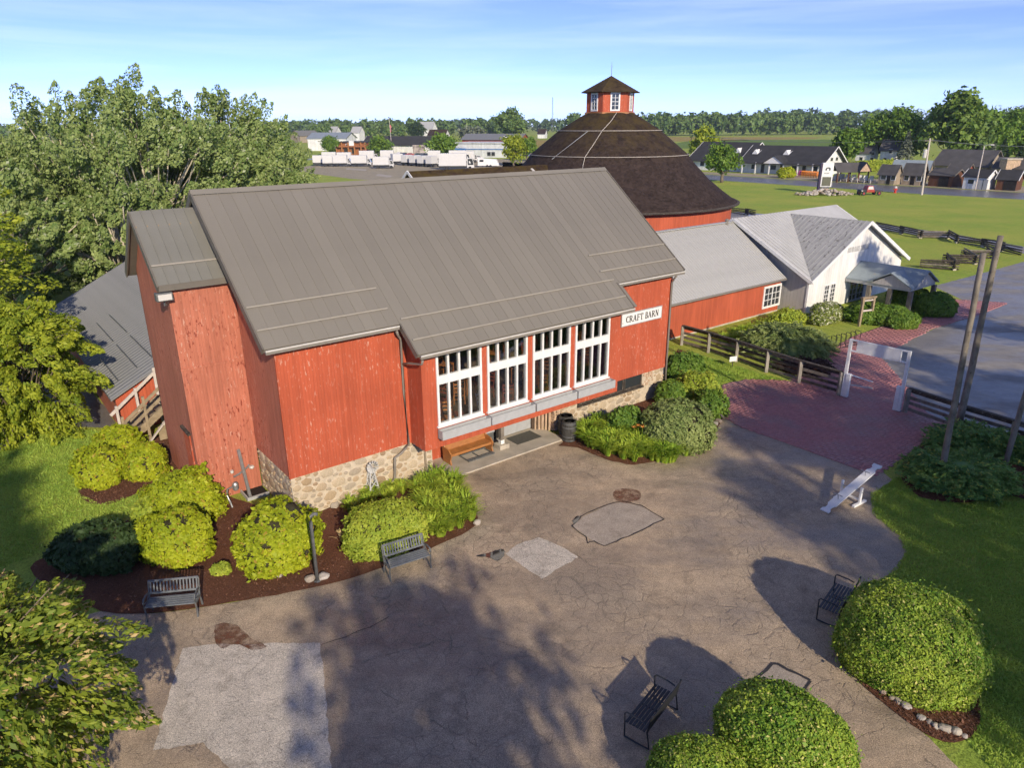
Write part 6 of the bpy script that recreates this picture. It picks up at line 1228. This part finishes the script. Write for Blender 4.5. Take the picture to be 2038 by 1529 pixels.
gable_house('grey_roof_hall', 'large hall with grey shingle roof behind the sheds', 'hall', (100.78, 176.56), (107.44, 167.62), 8.82, 2.8, 5.9, TANW, SHING2, .6)
gable_house('low_roof_building', 'low building with grey roof beside the stone chimney', 'building', (107.38, 164.46), (115.70, 155.08), 6.60, 2.6, 4.6, TANW, SHING2, .5)
ch = empty('stone_chimney', (109.42, 162.78,0), 0, label='stout square stone chimney above the sheds', cat='chimney'); MB().box(-1.5,1.5,-1.2,1.2,0,4.2).build('stack', LOGM, ch); MB().box(-1.7,1.7,-1.4,1.4,4.2,4.5).build('cap', CONC, ch)
pv = empty('open_pavilion', (72.58, 156.64,0), R(0), label='open timber pavilion with grey roof sheltering white chairs', cat='pavilion'); pw_, ph = 3.31, 2.3
for x in (-pw_, -.3*pw_, .35*pw_, pw_*.95):
    for y in (0, 4): MB().box(x-.12,x+.12,y-.12,y+.12,0,ph).build('post', BRN, pv)
q = MB(); q.poly([(-pw_-.4,-.5,ph-.1),(pw_*.75,-.5,ph-.1),(pw_*.75,2,ph+1.7),(-pw_-.4,2,ph+1.7)], .12); q.poly([(-pw_-.4,4.5,ph-.1),(pw_*.75,4.5,ph-.1),(pw_*.75,2,ph+1.7),(-pw_-.4,2,ph+1.7)], .12); q.poly([(pw_*.2,-1.2,ph),(pw_*.6,-1.2,ph+1.9),(pw_*.6,2,ph+1.9),(pw_*.2,1,ph)], .1); q.poly([(pw_,-1.2,ph),(pw_,1,ph),(pw_*.6,2,ph+1.9),(pw_*.6,-1.2,ph+1.9)], .1); q.build('roof', SHING2, pv)
MB().poly([(pw_*.25,-1.0,ph),(pw_*.95,-1.0,ph),(pw_*.6,-1.0,ph+1.6)], .08, (0,1,0)).build('gable_truss', LOGM, pv)
def adirondack(mat):
    o = empty('garden_chair', (0,0,0)); MB().add([(-.3,-.35,.40),(.3,-.35,.40),(.3,.25,.28),(-.3,.25,.28),(-.3,-.35,.36),(.3,-.35,.36),(.3,.25,.24),(-.3,.25,.24)], [(0,1,2,3),(7,6,5,4),(0,4,5,1)]).build('seat', mat, o)
    for k in range(4): x = -.28+k*.15; MB().box(x,x+.12,.2,.23,.26,1.05).build('back_slat', mat, o)
    for s in (-1,1): MB().box(s*.36-.06,s*.36+.06,-.4,.3,.58,.61).build('arm', mat, o); MB().box(s*.34-.03,s*.34+.03,-.38,-.3,0,.58).build('front_leg', mat, o)
    return o
AO = adirondack(mix_grain('orange_wood', (.62,.21,.03), .6, .15, 5)); AWc = adirondack(mix_grain('white_poly', (.66,.66,.64), .6, .08, 5)); AP = adirondack(mix_grain('purple_poly', (.30,.03,.16), .6, .08, 5))
first = {}
def put(src, x, y, s, label, group, rz=0):
    o = src if src.name not in first else copy_tree(src)
    first[src.name] = 1; o.location = (x, y, 0); o.scale = (s, s, s); o.rotation_euler.z = rz; tag(o, label, 'chair', group)
for i in range(7): p = (68.73, 173.80); q = (70.86, 170.31); t = i/6; put(AO, p[0]+(q[0]-p[0])*t, p[1]+(q[1]-p[1])*t, 1.35, ORD[i]+' orange garden chair of the porch row, counted from the shop door', 'orange garden chairs')
for i in range(2): p = (67.58, 173.89); put(AP, p[0]+i*1.3-.6, p[1]+.4, 1.35, 'magenta garden chair beside the orange chairs', 'magenta garden chairs')
for i in range(16):
    p = (70.37, 162.55); q = (76.07, 153.68); t = (i % 8)/7.6; put(AWc, p[0]+(q[0]-p[0])*t, p[1]+(q[1]-p[1])*t+(2.2 if i > 7 else 0), 1.4, 'white garden chair in the rows under and beside the pavilion', 'white garden chairs', rnd.uniform(-.3,.3))
gable_house('farmhouse', 'white farmhouse under the big trees across the highway', 'house', (102.02, 220.58), (105.08, 217.58), 5.97, 3.8, 6.4, WHITE, SHING2, .4, windows=((1.2,1.0,1.0,1.5),(4.2,1.0,1.0,1.5),(4.4,3.0,.9,1.0))); gable_house('farmhouse_wing', 'rear wing of the white farmhouse beside the spruce', 'house', (106.39, 214.82), (109.59, 211.94), 4.36, 4.8, 7.4, WHITE, SHING2, .4, windows=((1.0,1.0,.9,1.5),(3.4,1.0,.9,1.5),(2.2,3.6,.9,1.2)))
shrub('trimmed_hedge', 'long trimmed hedge in front of the white farmhouse', (99.03, 194.23), 10.02, 1.4, 1.6, L_LIM, 5000, .35, 150, .05, cat='hedge', power=4)
shrub('golden_bush', 'golden bush on the island before the shop porch', (63.64, 170.85), 2.0, 1.5, 1.5, L_YEL, 1600, .22, 151, .08)
# road sign on its rock pile
rs = empty('road_sign', (56.35, 131.90,0), R(-6), label='tall white road sign with emblem on a mound of rocks', cat='sign'); sw = 1.90
MB().box(-sw/2,sw/2,-.35,.35,1.2,5.3).build('cabinet', TRIMW, rs); MB().box(-sw/2-.35,-sw/2-.01,-.4,.4,.6,5.2).build('side_panel', mix_grain('plum_paint', (.045,.03,.07), .5, .1, 4), rs); MB().box(-sw/2+.2,sw/2-.2,-.40,-.355,1.35,2.9).build('message_board', mix_grain('olive_panel', (.13,.13,.09), .4, .1, 4), rs); MB().box(-sw/2+.3,sw/2-.3,-.3,.3,0,1.2).build('base', IRONG, rs)
em = MB()
for i in range(9): t0, t1 = math.pi*i/9, math.pi*(i+1)/9; em.add([(.42*math.cos(t),-.37,4.25+.30*math.sin(t)) for t in (t0,t1)]+[(.20*math.cos(t),-.37,4.25+.10*math.sin(t)) for t in (t1,t0)], [(0,1,2,3)])
em.box(-.42,-.2,-.38,-.36,4.0,4.25); em.box(.2,.42,-.38,-.36,4.0,4.25); em.build('emblem', BLACKM, rs)
LETG = mix_grain('grey_letter', (.30,.30,.30), .7, .1, 6); lettering('THE BARN', rs, -.62, -.356, 3.42, .22, .03, LETG, .8, .3)
rp0 = Vector((55.18, 129.06)); 
for i in range(170):
    a = rnd.uniform(0, 6.28); q = math.sqrt(rnd.random()); x, y = math.cos(a)*q*4.9, math.sin(a)*q*1.9; o = rock((rp0.x+x, rp0.y+y), rnd.uniform(.20,.40), 'rough tan rock in the pile around the road sign', 'rocks of the sign mound'); o.location.z = max(.1, .95*(1-q))+rnd.uniform(0,.2)
# red farm truck on the lawn
def truck_red():
    o = empty('farm_truck', (62.69, 128.64,0), R(8), label='old red pickup truck parked on the lawn', cat='truck'); RD = mix_grain('faded_red_paint', (.36,.045,.03), .4, .2, 3, spec=.5)
    MB().box(-.75,.75,-.7,.7,.5,.95).build('lower_body', RD, o, bevel=.06); MB().add([(-.7,-.65,.95),(.65,-.65,.95),(.65,.65,.95),(-.7,.65,.95),(-.5,-.55,1.6),(.5,-.55,1.6),(.5,.55,1.6),(-.5,.55,1.6)], [(4,5,6,7),(0,1,5,4),(1,2,6,5),(2,3,7,6),(3,0,4,7)]).build('cab', RD, o, bevel=.04); MB().add([(-.55,-.66,1.0),(.5,-.66,1.0),(.42,-.58,1.5),(-.42,-.58,1.5)], [(0,1,2,3)]).build('side_window', GUTL, o); MB().box(-1.75,-.75,-.6,.6,.5,.98).build('bonnet', BLACKM, o, bevel=.08); MB().box(.75,2.3,-.75,.75,.55,.75).build('flatbed', WOODD, o)
    for x in (-1.3, 1.6):
        for y in (-.72,.72): w = MB().tube([(x,y-.1,.36),(x,y+.1,.36)], .36, 14).build('wheel', BLACKM, o); MB().tube([(x,y-.115,.36),(x,y+.115,.36)], .18, 10).build('hub', RD, w)
    for y in (-.62,.62): MB().tube([(-1.5,y,.75),(-1.75,y,.75)], .13, 10).build('headlight', GUTL, o); MB().box(-1.75,-.8,y-.14,y+.14,.6,.72).build('fender', BLACKM, o)
    return o
truck_red()
hy = empty('fire_hydrant', (69.23, 132.15,0), 0, label='small red fire hydrant at the lawn edge of the highway', cat='hydrant'); HR = mix_grain('hydrant_red', (.55,.05,.04), .4, .1, 4); MB().lathe([(.3,0),(.3,.1),(.2,.12),(.2,.8),(.26,.82),(.24,.98),(.1,1.15),(.04,1.2)], n=10).build('barrel', HR, hy); MB().tube([(-.36,0,.62),(.36,0,.62)], .1, 8).build('outlet', HR, hy); MB().lathe([(.27,.84),(.26,.98),(.12,1.16)], n=10).build('bonnet', GUTL, hy)
up_ = empty('utility_pole', (71.86, 128.13,0), 0, label='leaning wooden utility pole beside the highway with transformer', cat='utility pole'); HP = 9.41
MB().tube([(0,0,0),(-.2,0,HP*.5),(-.35,0,HP)], [.2,.17,.13], 8).build('pole', WOODP, up_); MB().beam((-1.2,0,HP-.4),(.6,0,HP-.4),.12,.14).build('cross_arm', WOODG, up_); MB().lathe([(.28,HP-3.2),(.3,HP-3.1),(.3,HP-1.9),(.2,HP-1.8)], (-.75,0), 10).build('transformer', GUTL, up_)
lpl = empty('street_lamp', (87.56, 138.39,0), 0, label='pale street lamp pole in front of the white shed', cat='street lamp'); HL = 7.77
MB().tube([(0,0,0),(0,0,HL)], [.13,.09], 8).build('pole', WOODP, lpl); MB().tube([(0,0,HL-.1),(.6,0,HL+.25),(1.2,0,HL+.25)], .05, 6).build('arm', STEEL, lpl); MB().box(1.0,1.7,-.15,.15,HL+.15,HL+.3).build('head', GUTL, lpl)
wr_ = empty('power_line', (71.86, 128.13,HP-.3), 0, label='thin overhead power line along the highway', cat='wire')
A_ = np.array([45.75, 175.53]); B2 = np.array([71.86, 128.13]); C2 = np.array([90.30, 105.96])
for dx in (-.9,.3):
    m = MB(); m.tube([((A_[0]-B2[0])*t+dx*t*0+dx*.3, (A_[1]-B2[1])*t, -3.2*t*(1-t)) for t in np.linspace(0, 1, 9)], .025, 4, False); m.tube([((C2[0]-B2[0])*t+dx*.3, (C2[1]-B2[1])*t, -3.2*t*(1-t)) for t in np.linspace(0, 1, 9)], .025, 4, False); m.build('wire', STEEL, wr_)
# trees across the highway
def ft(nm, label, x, y, h, cr, mat, seed, n=4200, size=.5, **k): tree(nm, label, (x, y), h, cr, mat, seed, n, size, .35, k.pop('blobs', 20), k.pop('base', .15), 'trees across the highway', clump=8, ragged=1.2, **k)
ft('young_tree', 'young round tree on the lawn before the white shop', 45.31, 158.50, 7.78, 3.35, L_GRN, 160, 4200, .26, base=.22); ft('yellow_tree', 'yellow green tree behind the left end of the shop', 57.61, 222.09, 10.52, 3.31, L_LOC, 161); ft('maple_tree', 'tallest yellow green maple above the grey roofed hall', 119.49, 203.68, 19.06, 6.90, L_MAP, 162, 6500, .62); ft('broad_tree', 'dark broad tree left of the tallest maple', 113.51, 216.78, 15.56, 6.46, L_GRN, 163, 5000); ft('broad_tree', 'dark broad tree above the farmhouse', 108.28, 222.75, 15.08, 5.73, L_GRN, 164, 5000); ft('broad_tree', 'dark tree right of the tallest maple', 132.67, 209.80, 15.92, 6.54, L_GRN, 165, 5000); ft('broad_tree', 'dark tree at the picture edge across the highway', 144.58, 213.83, 15.06, 6.66, L_GRN, 166, 5000); ft('round_tree', 'small round dark tree at the gable of the shop', 91.65, 203.81, 10.23, 3.45, L_GRN, 167); ft('broad_tree', 'dark tree behind the street lamp', 126.48, 205.43, 12.26, 5.01, L_FAR, 168, 4500)
def spruce(label, x, y, h, r_, seed, mat=L_SPR, n=2600):
    o = empty('spruce', (x, y, 0), 0, label=label, cat='tree', group='spruces across the highway'); g = np.random.default_rng(seed); MB().tube([(0,0,0),(0,0,h*.97)], [h*.022,.03], 6).build('trunk', BARK, o)
    t = g.uniform(0, 1, n)**.75; lay = np.floor(t*14)/14+.02; az = g.uniform(0, 6.283, n); q = np.sqrt(g.uniform(.15, 1, n)); rad = r_*(1-lay)*q*(1+.22*np.sin(az*5+lay*40)); P = np.c_[rad*np.cos(az), rad*np.sin(az), h*(.04+.95*lay)-rad*.28+h*.035*(1-q)]
    co, f = leaves(P, np.c_[np.cos(az)*.5, np.sin(az)*.5, np.full(n, .8)], h*.036, .45, .8, np.c_[np.cos(az), np.sin(az), np.full(n, -.3)]); obj('crown', quad_mesh('crown', co, f), mat, o)
spruce('grey green spruce beside the farmhouse', 109.46, 206.98, 9.54, 3.37, 170); spruce('dark spruce behind the street lamp', 126.52, 191.89, 8.08, 3.13, 171, L_DRK); spruce('dark spruce at the picture edge', 128.83, 187.57, 7.64, 3.06, 172, L_DRK); spruce('grey spruce between lamp and dark spruce', 126.64, 196.20, 6.92, 2.40, 173)
# ------------------------------------------------------------------ truck lot and shops beyond the barn
TRKW = mix_grain('truck_white', (.62,.62,.61), .5, .06, 3)
def box_truck(label, x, y, L, h, rz, group='white box trucks in the far lot'):
    o = empty('box_truck', (x, y, 0), rz, label=label, cat='truck', group=group); WH = TRKW
    MB().box(-L*.5,L*.28,-1.1,1.1,1.0,h).build('cargo_box', WH, o, bevel=.04); MB().box(-L*.5,L*.5,-.9,.9,.45,.98).build('chassis', BLACKM, o)
    c0, c1 = L*.30, L*.5; MB().add([(c0,-1,.5),(c1,-1,.5),(c1,1,.5),(c0,1,.5),(c0,-1,h*.70),(c1-.45,-.95,h*.70),(c1-.45,.95,h*.70),(c0,1,h*.70),(c1,-1,1.25),(c1,1,1.25)], [(0,1,8,5,4),(3,7,6,9,2),(4,5,6,7),(5,8,9,6),(1,2,9,8),(0,4,7,3)]).build('cab', WH, o)
    for s in (-1,1): MB().add([(c0+.2,s*1.005,1.25),(c1-.15,s*1.005,1.25),(c1-.5,s*.985,h*.66),(c0+.2,s*1.005,h*.66)], [(0,1,2,3)]).build('side_window', DPANE, o)
    MB().add([(c1+.004,-.85,1.3),(c1+.004,.85,1.3),(c1-.42,.8,h*.68),(c1-.42,-.8,h*.68)], [(0,1,2,3)]).build('windscreen', DPANE, o)
    for xx in (-L*.28, L*.38):
        for yy in (-.95,.95): MB().tube([(xx,yy-.15,.45),(xx,yy+.15,.45)], .45, 12).build('wheel', BLACKM, o)
    return o
TR = [(-55.98, 230.07,4.2,3.4,R(8),'first white box truck from the poplars in the front row'),(-52.00, 229.69,5.4,3.4,R(4),'second white box truck in the front row'),(-45.99, 229.13,6.2,3.3,R(2),'third white box truck in the front row'),(-37.26, 217.73,6.0,3.3,R(3),'white box truck standing forward of the front row'),(-36.26, 239.84,4.4,3.3,R(30),'short white truck behind the forward one'),(-32.32, 233.51,4.0,3.2,R(60),'white truck parked nose in, nearest the red car'),(-29.40, 230.36,4.0,3.2,R(60),'second white truck parked nose in below the red car'),(-26.56, 227.30,4.0,3.2,R(60),'third white truck parked nose in below the dark cars'),(-23.64, 224.31,4.0,3.2,R(60),'fourth white truck parked nose in left of the big one'),(-15.40, 210.88,10.0,4.4,R(2),'largest white box truck just behind the mossy roof'),(-16.99, 247.39,7.0,4.0,R(3),'white box truck partly hidden by the largest one'),(-61.48, 255.32,6.0,3.4,R(4),'white truck of the rear row beside the poplars'),(-56.19, 254.77,6.0,3.3,R(4),'white truck of the rear row behind the second truck'),(-59.41, 233.22,5.0,3.2,R(10),'white truck peeping out between the poplar leaves'),(-49.63, 261.07,6.5,3.6,R(4),'white truck of the rear row behind the third truck'),(-43.05, 264.00,6.0,3.6,R(4),'white truck of the rear row left of the silver car'),(-25.95, 258.55,5.5,3.6,R(4),'white truck of the rear row under the street tree'),(-13.81, 250.37,5.0,3.6,R(4),'white truck of the rear row nearest the trailer')]
for x, y, L, h, rz, lb in TR: box_truck(lb, x, y, L, h, rz)
tl = empty('white_trailer', (-6.44, 222.71,0), R(-6), label='low white enclosed trailer beside the yellow green tree', cat='trailer'); MB().add([(-3.4,-1.1,.4),(3.0,-1.1,.4),(3.0,1.1,.4),(-3.4,1.1,.4),(-3.4,-1.1,2.6),(2.2,-1.1,2.2),(2.2,1.1,2.2),(-3.4,1.1,2.6)], [(0,1,5,4),(1,2,6,5),(2,3,7,6),(3,0,4,7),(4,5,6,7)]).build('body', TRIMW, tl, bevel=.1); MB().box(-2.8,-1.6,-1.12,-1.101,1.5,2.1).build('window', DPANE, tl)
for x in (-.5,.5): MB().tube([(x,-1.15,.35),(x,-.9,.35)], .35, 12).build('wheel', BLACKM, tl)
def car(label, x, y, rz, col, rough=.35):
    o = empty('parked_car', (x, y, 0), rz, label=label, cat='car', group='cars parked before the far shops'); m_ = mix_grain('car_paint', col, rough, .05, 2, spec=.6, bmp=0)
    sec = [(-2.2,.35),(-2.25,.75),(-1.7,.95),(-1.0,1.0),(-.6,1.42),(.9,1.45),(1.5,1.0),(2.15,.85),(2.2,.35)]
    MB().poly([(a,-.85,z) for a, z in sec], 1.7, (0,1,0)).build('body', m_, o, bevel=.08)
    for s in (-1,1): MB().add([(-.85,s*.862,1.02),(1.3,s*.862,1.02),(.85,s*.862,1.36),(-.5,s*.862,1.36)], [(0,1,2,3)]).build('side_window', DPANE, o)
    for xx in (-1.4,1.35):
        for yy in (-.8,.8): MB().tube([(xx,yy-.1,.33),(xx,yy+.1,.33)], .33, 12).build('wheel', BLACKM, o)
    return o
for x, y, rz, c, lb in ((-46.01, 306.98,R(80),(.6,.6,.62),'silver car parked left of the red one'),(-43.21, 301.77,R(75),(.08,.09,.14),'dark blue car behind the red one'),(-40.29, 296.70,R(20),(.55,.03,.03),'bright red car before the white shop wall'),(-36.84, 296.28,R(70),(.05,.08,.08),'black car right of the red one'),(-34.82, 296.04,R(70),(.10,.12,.14),'dark grey car second right of the red one'),(-32.80, 295.79,R(70),(.06,.07,.08),'black car beside the street tree'),(-12.06, 268.12,R(10),(.65,.65,.66),'white car before the blue striped building'),(-17.02, 284.97,R(5),(.5,.5,.52),'pale car near the blue entrance')): car(lb, x, y, rz, c)
ANNB = mix_grain('blue_grey_sheet', (.26,.30,.34), .5, .08, .5)
BRKW = siding('timber_front', (.33,.13,.055), (.45,.25,.12), .7, .8, .3); BLUE = mix_grain('blue_band', (.05,.16,.42), .5, .1, 4); LWHT = siding('pale_panels', (.62,.64,.66), (.5,.5,.5), .8, .6, .05)
def flat_shop(name, label, p0, p1, depth, h, wall, cat='shop', windows=(), roofm=SHINK, parapet=.5, band=None):
    a, b_ = Vector(p0), Vector(p1); L = (b_-a).length; an = math.atan2(b_.y-a.y, b_.x-a.x); o = empty(name, (a.x, a.y, 0), an, label=label, cat=cat); MB().box(0,L,0,depth,0,h).build('wall', wall, o); MB().box(-.3,L+.3,-.5,depth+.3,h,h+parapet).build('roof', roofm, o)
    for (t, z, w, hh, mt) in windows: f = MB().box(L*t,L*t+w,-.12,.01,z,z+hh).build('window', mt, o); MB().box(L*t+w*.1,L*t+w*.9,-.16,-.121,z+hh*.1,z+hh*.9).build('pane', DPANE, f)
    if band: MB().box(0,L,-.15,-.01,band[0],band[1]).build('stripe', BLUE, o)
    return o, L
gable_house('metal_hall', 'white metal hall with blue grey roof beside the poplars', 'hall', (-101.08, 373.93), (-81.36, 371.00), 15.01, 6.0, 8.6, WHITE, ANNB, .5)
ws, Lw = flat_shop('timber_front_shop', 'shop with tall orange timber front behind the trucks', (-73.16, 315.45), (-60.32, 313.82), 14, 5.0, BRKW, windows=((.22,.4,2.0,2.6,WOODO),(.48,.4,2.0,2.6,WOODO),(.72,.4,2.0,2.6,WOODO),(.3,3.4,1.6,1.2,TRIMW)))
for t in (.02,.2,.42,.62,.84,.98): MB().box(Lw*t-.25,Lw*t+.25,-1.5,-1.0,0,5.2).build('timber_post', WOODO, ws)
MB().box(0,Lw,-1.6,-.2,3.3,4.0).build('canopy', BRKW, ws); MB().box(Lw*.46,Lw*.62,-1.75,-1.6,3.9,5.8).build('sign_panel', TRIMW, ws)
gable_house('dark_roof_shop', 'long low shop with dark roof and white wall behind the street trees', 'shop', (-64.83, 330.61), (-29.44, 320.37), 9.94, 4.2, 7.4, WHITE, SHINK, .8)
MB().box(0,5.19,-.15,.0,.2,4.0).build('mural_wall', mix_grain('mural_paint', (.34,.30,.26), .7, .9, .5), loc=(-41.46, 316.60,0), label='painted mural panel on the shop wall behind the cars', cat='mural')
bs, Lb = flat_shop('striped_building', 'pale flat building with a thin blue stripe beyond the trucks', (-21.81, 289.93), (-1.27, 283.12), 16, 5.2, LWHT, windows=((.62,.6,1.6,1.6,GREYP),(.7,.6,1.6,1.6,GREYP)), roofm=LWHT, parapet=.3, band=(2.9,3.2)); MB().box(-.2,Lb*.22,-1.8,-.2,2.6,3.4).build('entrance_canopy', BLUE, bs)
gable_house('long_barn_roof', 'long low building with red and grey roof behind the striped one', 'building', (-30.45, 471.09), (5.61, 452.99), 12.54, 3.5, 6.6, RDW, GALV, .8)
for i, (x, y, w, h, lb) in enumerate(((-85.72, 707.48,30,'',''),)): pass
gable_house('white_house', 'large white house with gables among the far trees', 'house', (-81.19, 658.81), (-68.52, 655.48), 14, 8.5, 14.5, WHITE, ANNR, .5); gable_house('white_house', 'smaller white house with brown roof beside the large one', 'house', (-63.43, 576.65), (-50.05, 573.55), 12, 4.5, 8.5, WHITE, SHINX, .5); gable_house('white_house', 'small white gable behind the metal hall', 'house', (-158.70, 657.15), (-152.64, 655.60), 12, 6, 11, WHITE, ANNR, .5); gable_house('white_house', 'pale house beside the timber front shop roof', 'house', (-117.77, 556.28), (-111.54, 554.91), 10, 7, 11, WHITE, ANNR, .5); gable_house('white_house', 'low cream house nearest the poplars', 'house', (-153.64, 548.77), (-142.58, 561.71), 12, 5, 8.5, TANW, ROOFL, .5); gable_house('white_house', 'tiny house at the edge of the far wood beside the round barn', 'house', (24.21, 676.50), (30.45, 674.73), 10, 4, 8, WHITE, SHINX, .5)
py = empty('sign_pylon', (-1.67, 287.52,0), 0, label='white square sign box on a pole beside the yellow green tree', cat='sign'); hp = 7.75
MB().tube([(0,0,0),(0,0,hp)], .18, 8).build('pole', IRONG, py); MB().box(-1.16,1.16,-.3,.3,hp-2.13,hp).build('sign_box', TRIMW, py)
fp = empty('flag_pole', (-52.12, 328.91,0), 0, label='tall flag pole with a limp striped flag above the shops', cat='flag pole'); hf = 15.26; MB().tube([(0,0,0),(-.6,0,hf)], [.16,.08], 6).build('pole', WOODP, fp); MB().add([(-.5,0,hf-3),(.15,.1,hf-3.4),(.05,.0,hf-6.2),(-.4,.1,hf-6.5)], [(0,1,2,3)]).build('flag', mix_grain('flag_cloth', (.45,.12,.14), .8, .8, 1.2), fp)
mt_ = empty('radio_mast', (60.58, 1100.37,0), 0, label='thin lattice radio mast on the horizon', cat='mast'); hm = 48.39
for k in range(3): a = k*2.094; MB().tube([(1.2*math.cos(a),1.2*math.sin(a),0),(.5*math.cos(a),.5*math.sin(a),hm)], .22, 4).build('leg', IRONG, mt_)
for z in np.linspace(.05,.98,24): MB().beam((-1.2+.7*z,0,hm*z),(1.2-.7*z,0,hm*z+1.5),.16,.16).build('brace', IRONG, mt_)
for i, (x, y, hh, cr, mt2, lb) in enumerate(((-75.78, 315.79,7.23,4.04,L_GRN,'round street tree before the timber front shop'),(-53.61, 307.93,7.05,4.97,L_GRN,'round street tree before the white shop wall'),(-25.19, 277.52,7.86,5.05,L_GRN,'round street tree right of the parked cars'),(0.81, 227.49,8.93,3.69,L_LOC,'yellow green tree beside the round barn roof'),(5.47, 258.76,8.03,3.49,L_GRN,'dark tree against the slope of the round barn roof'),(0.56, 545.62,21.90,10.95,L_FAR,'large pale willow among the far trees'),(-67.29, 545.21,13.86,5.84,L_DRK,'dark conifer like tree before the large white house'),(-26.00, 507.71,9.52,8.84,L_SPR,'grey green willow behind the long red roof'))):
    tree('street_tree', lb, (x, y), hh, cr, mt2, 180+i, 3600, max(.35, cr*.085), .3, 18, .14, 'trees around the far lot', clump=8, ragged=1.2)
# ------------------------------------------------------------------ far woods: they read as one mass
def wood(name, label, line, rows, hmin, hmax, mat, seed, gap=9.0, per=150, size=1.3):
    r = np.random.default_rng(seed); P = []; N = []
    for (a, b_) in zip(line[:-1], line[1:]):
        a = np.array(a); b_ = np.array(b_); L = np.linalg.norm(b_-a); d = (b_-a)/L; nrm = np.array([-d[1], d[0]])
        for k in range(int(L/gap*rows)):
            c = a+d*r.uniform(0, L)+nrm*r.uniform(0, rows*9); h = r.uniform(hmin, hmax); w = h*r.uniform(.26, .42); u = unit(r.normal(0, 1, (per, 3))); u[:, 2] = np.abs(u[:, 2])*np.where(r.uniform(0, 1, per) < .7, 1, -1); f = lumps(int(r.integers(1e6)), 6, 3.0)
            s = (r.uniform(.75, 1.05, per)*(1+.16*f(u)))[:, None]; P.append(np.array([c[0], c[1], h*.55])+u*s*np.array([w, w, h*.46])); N.append(u+np.array([0,0,.3]))
    P = np.concatenate(P); N = unit(np.concatenate(N)); P[:, 2] = np.maximum(P[:, 2], .5); co, q = leaves(P, N, size, .7, 1.0); obj(name, quad_mesh(name, co, q), mat, label=label, cat='woodland', kind='stuff')
wood('far_wood', 'wooded horizon beyond the truck lot', [(-258.00, 847.30),(-126.49, 876.26),(-3.42, 799.09)], 3, 13, 19, L_FAR, 201, 10, 130, 1.5)
wood('far_wood', 'second belt of woodland behind the truck lot', [(-519.80, 1455.73),(-199.46, 1384.56),(131.91, 1210.20)], 3, 15, 21, L_FA2, 202, 13, 90, 2.2)
wood('far_wood', 'wooded horizon behind the fields across the highway', [(59.02, 778.56),(196.03, 765.61),(319.30, 792.64),(381.77, 769.16)], 4, 17, 23, L_FAR, 203, 10, 130, 1.6)
wood('far_wood', 'dim woodland belt on the horizon behind the big trees', [(333.56, 1034.79),(524.32, 1003.73),(687.71, 917.76)], 4, 20, 30, L_FA2, 204, 13, 90, 2.3)
wood('far_wood', 'near row of rough trees edging the far lot', [(-186.08, 623.59),(-133.29, 630.20),(-82.10, 659.05)], 1, 8, 13, L_FAR, 205, 12, 110, 1.1)
wood('far_wood', 'wood behind the poplars out of sight to the side', [(-583.80, 718.69),(-390.44, 716.13),(-227.78, 747.51)], 2, 12, 18, L_FAR, 206, 14, 80, 1.8)
# ------------------------------------------------------------------ thin morning haze over the whole place
m = bpy.data.materials.new('haze_air'); m.use_nodes = True; nt = m.node_tree; nt.nodes.remove(nt.nodes['Principled BSDF'])
pv_ = nd(nt, 'VolumePrincipled', {'Color': (.80,.90,1.0,1), 'Density': .00015, 'Anisotropy': .2}); nt.links.new(pv_.outputs[0], nt.nodes['Material Output'].inputs['Volume'])
MB().box(-3100, 3100, -400, 4100, -1.0, 52).build('haze', m, label='thin bluish haze in the morning air', cat='haze', kind='stuff')
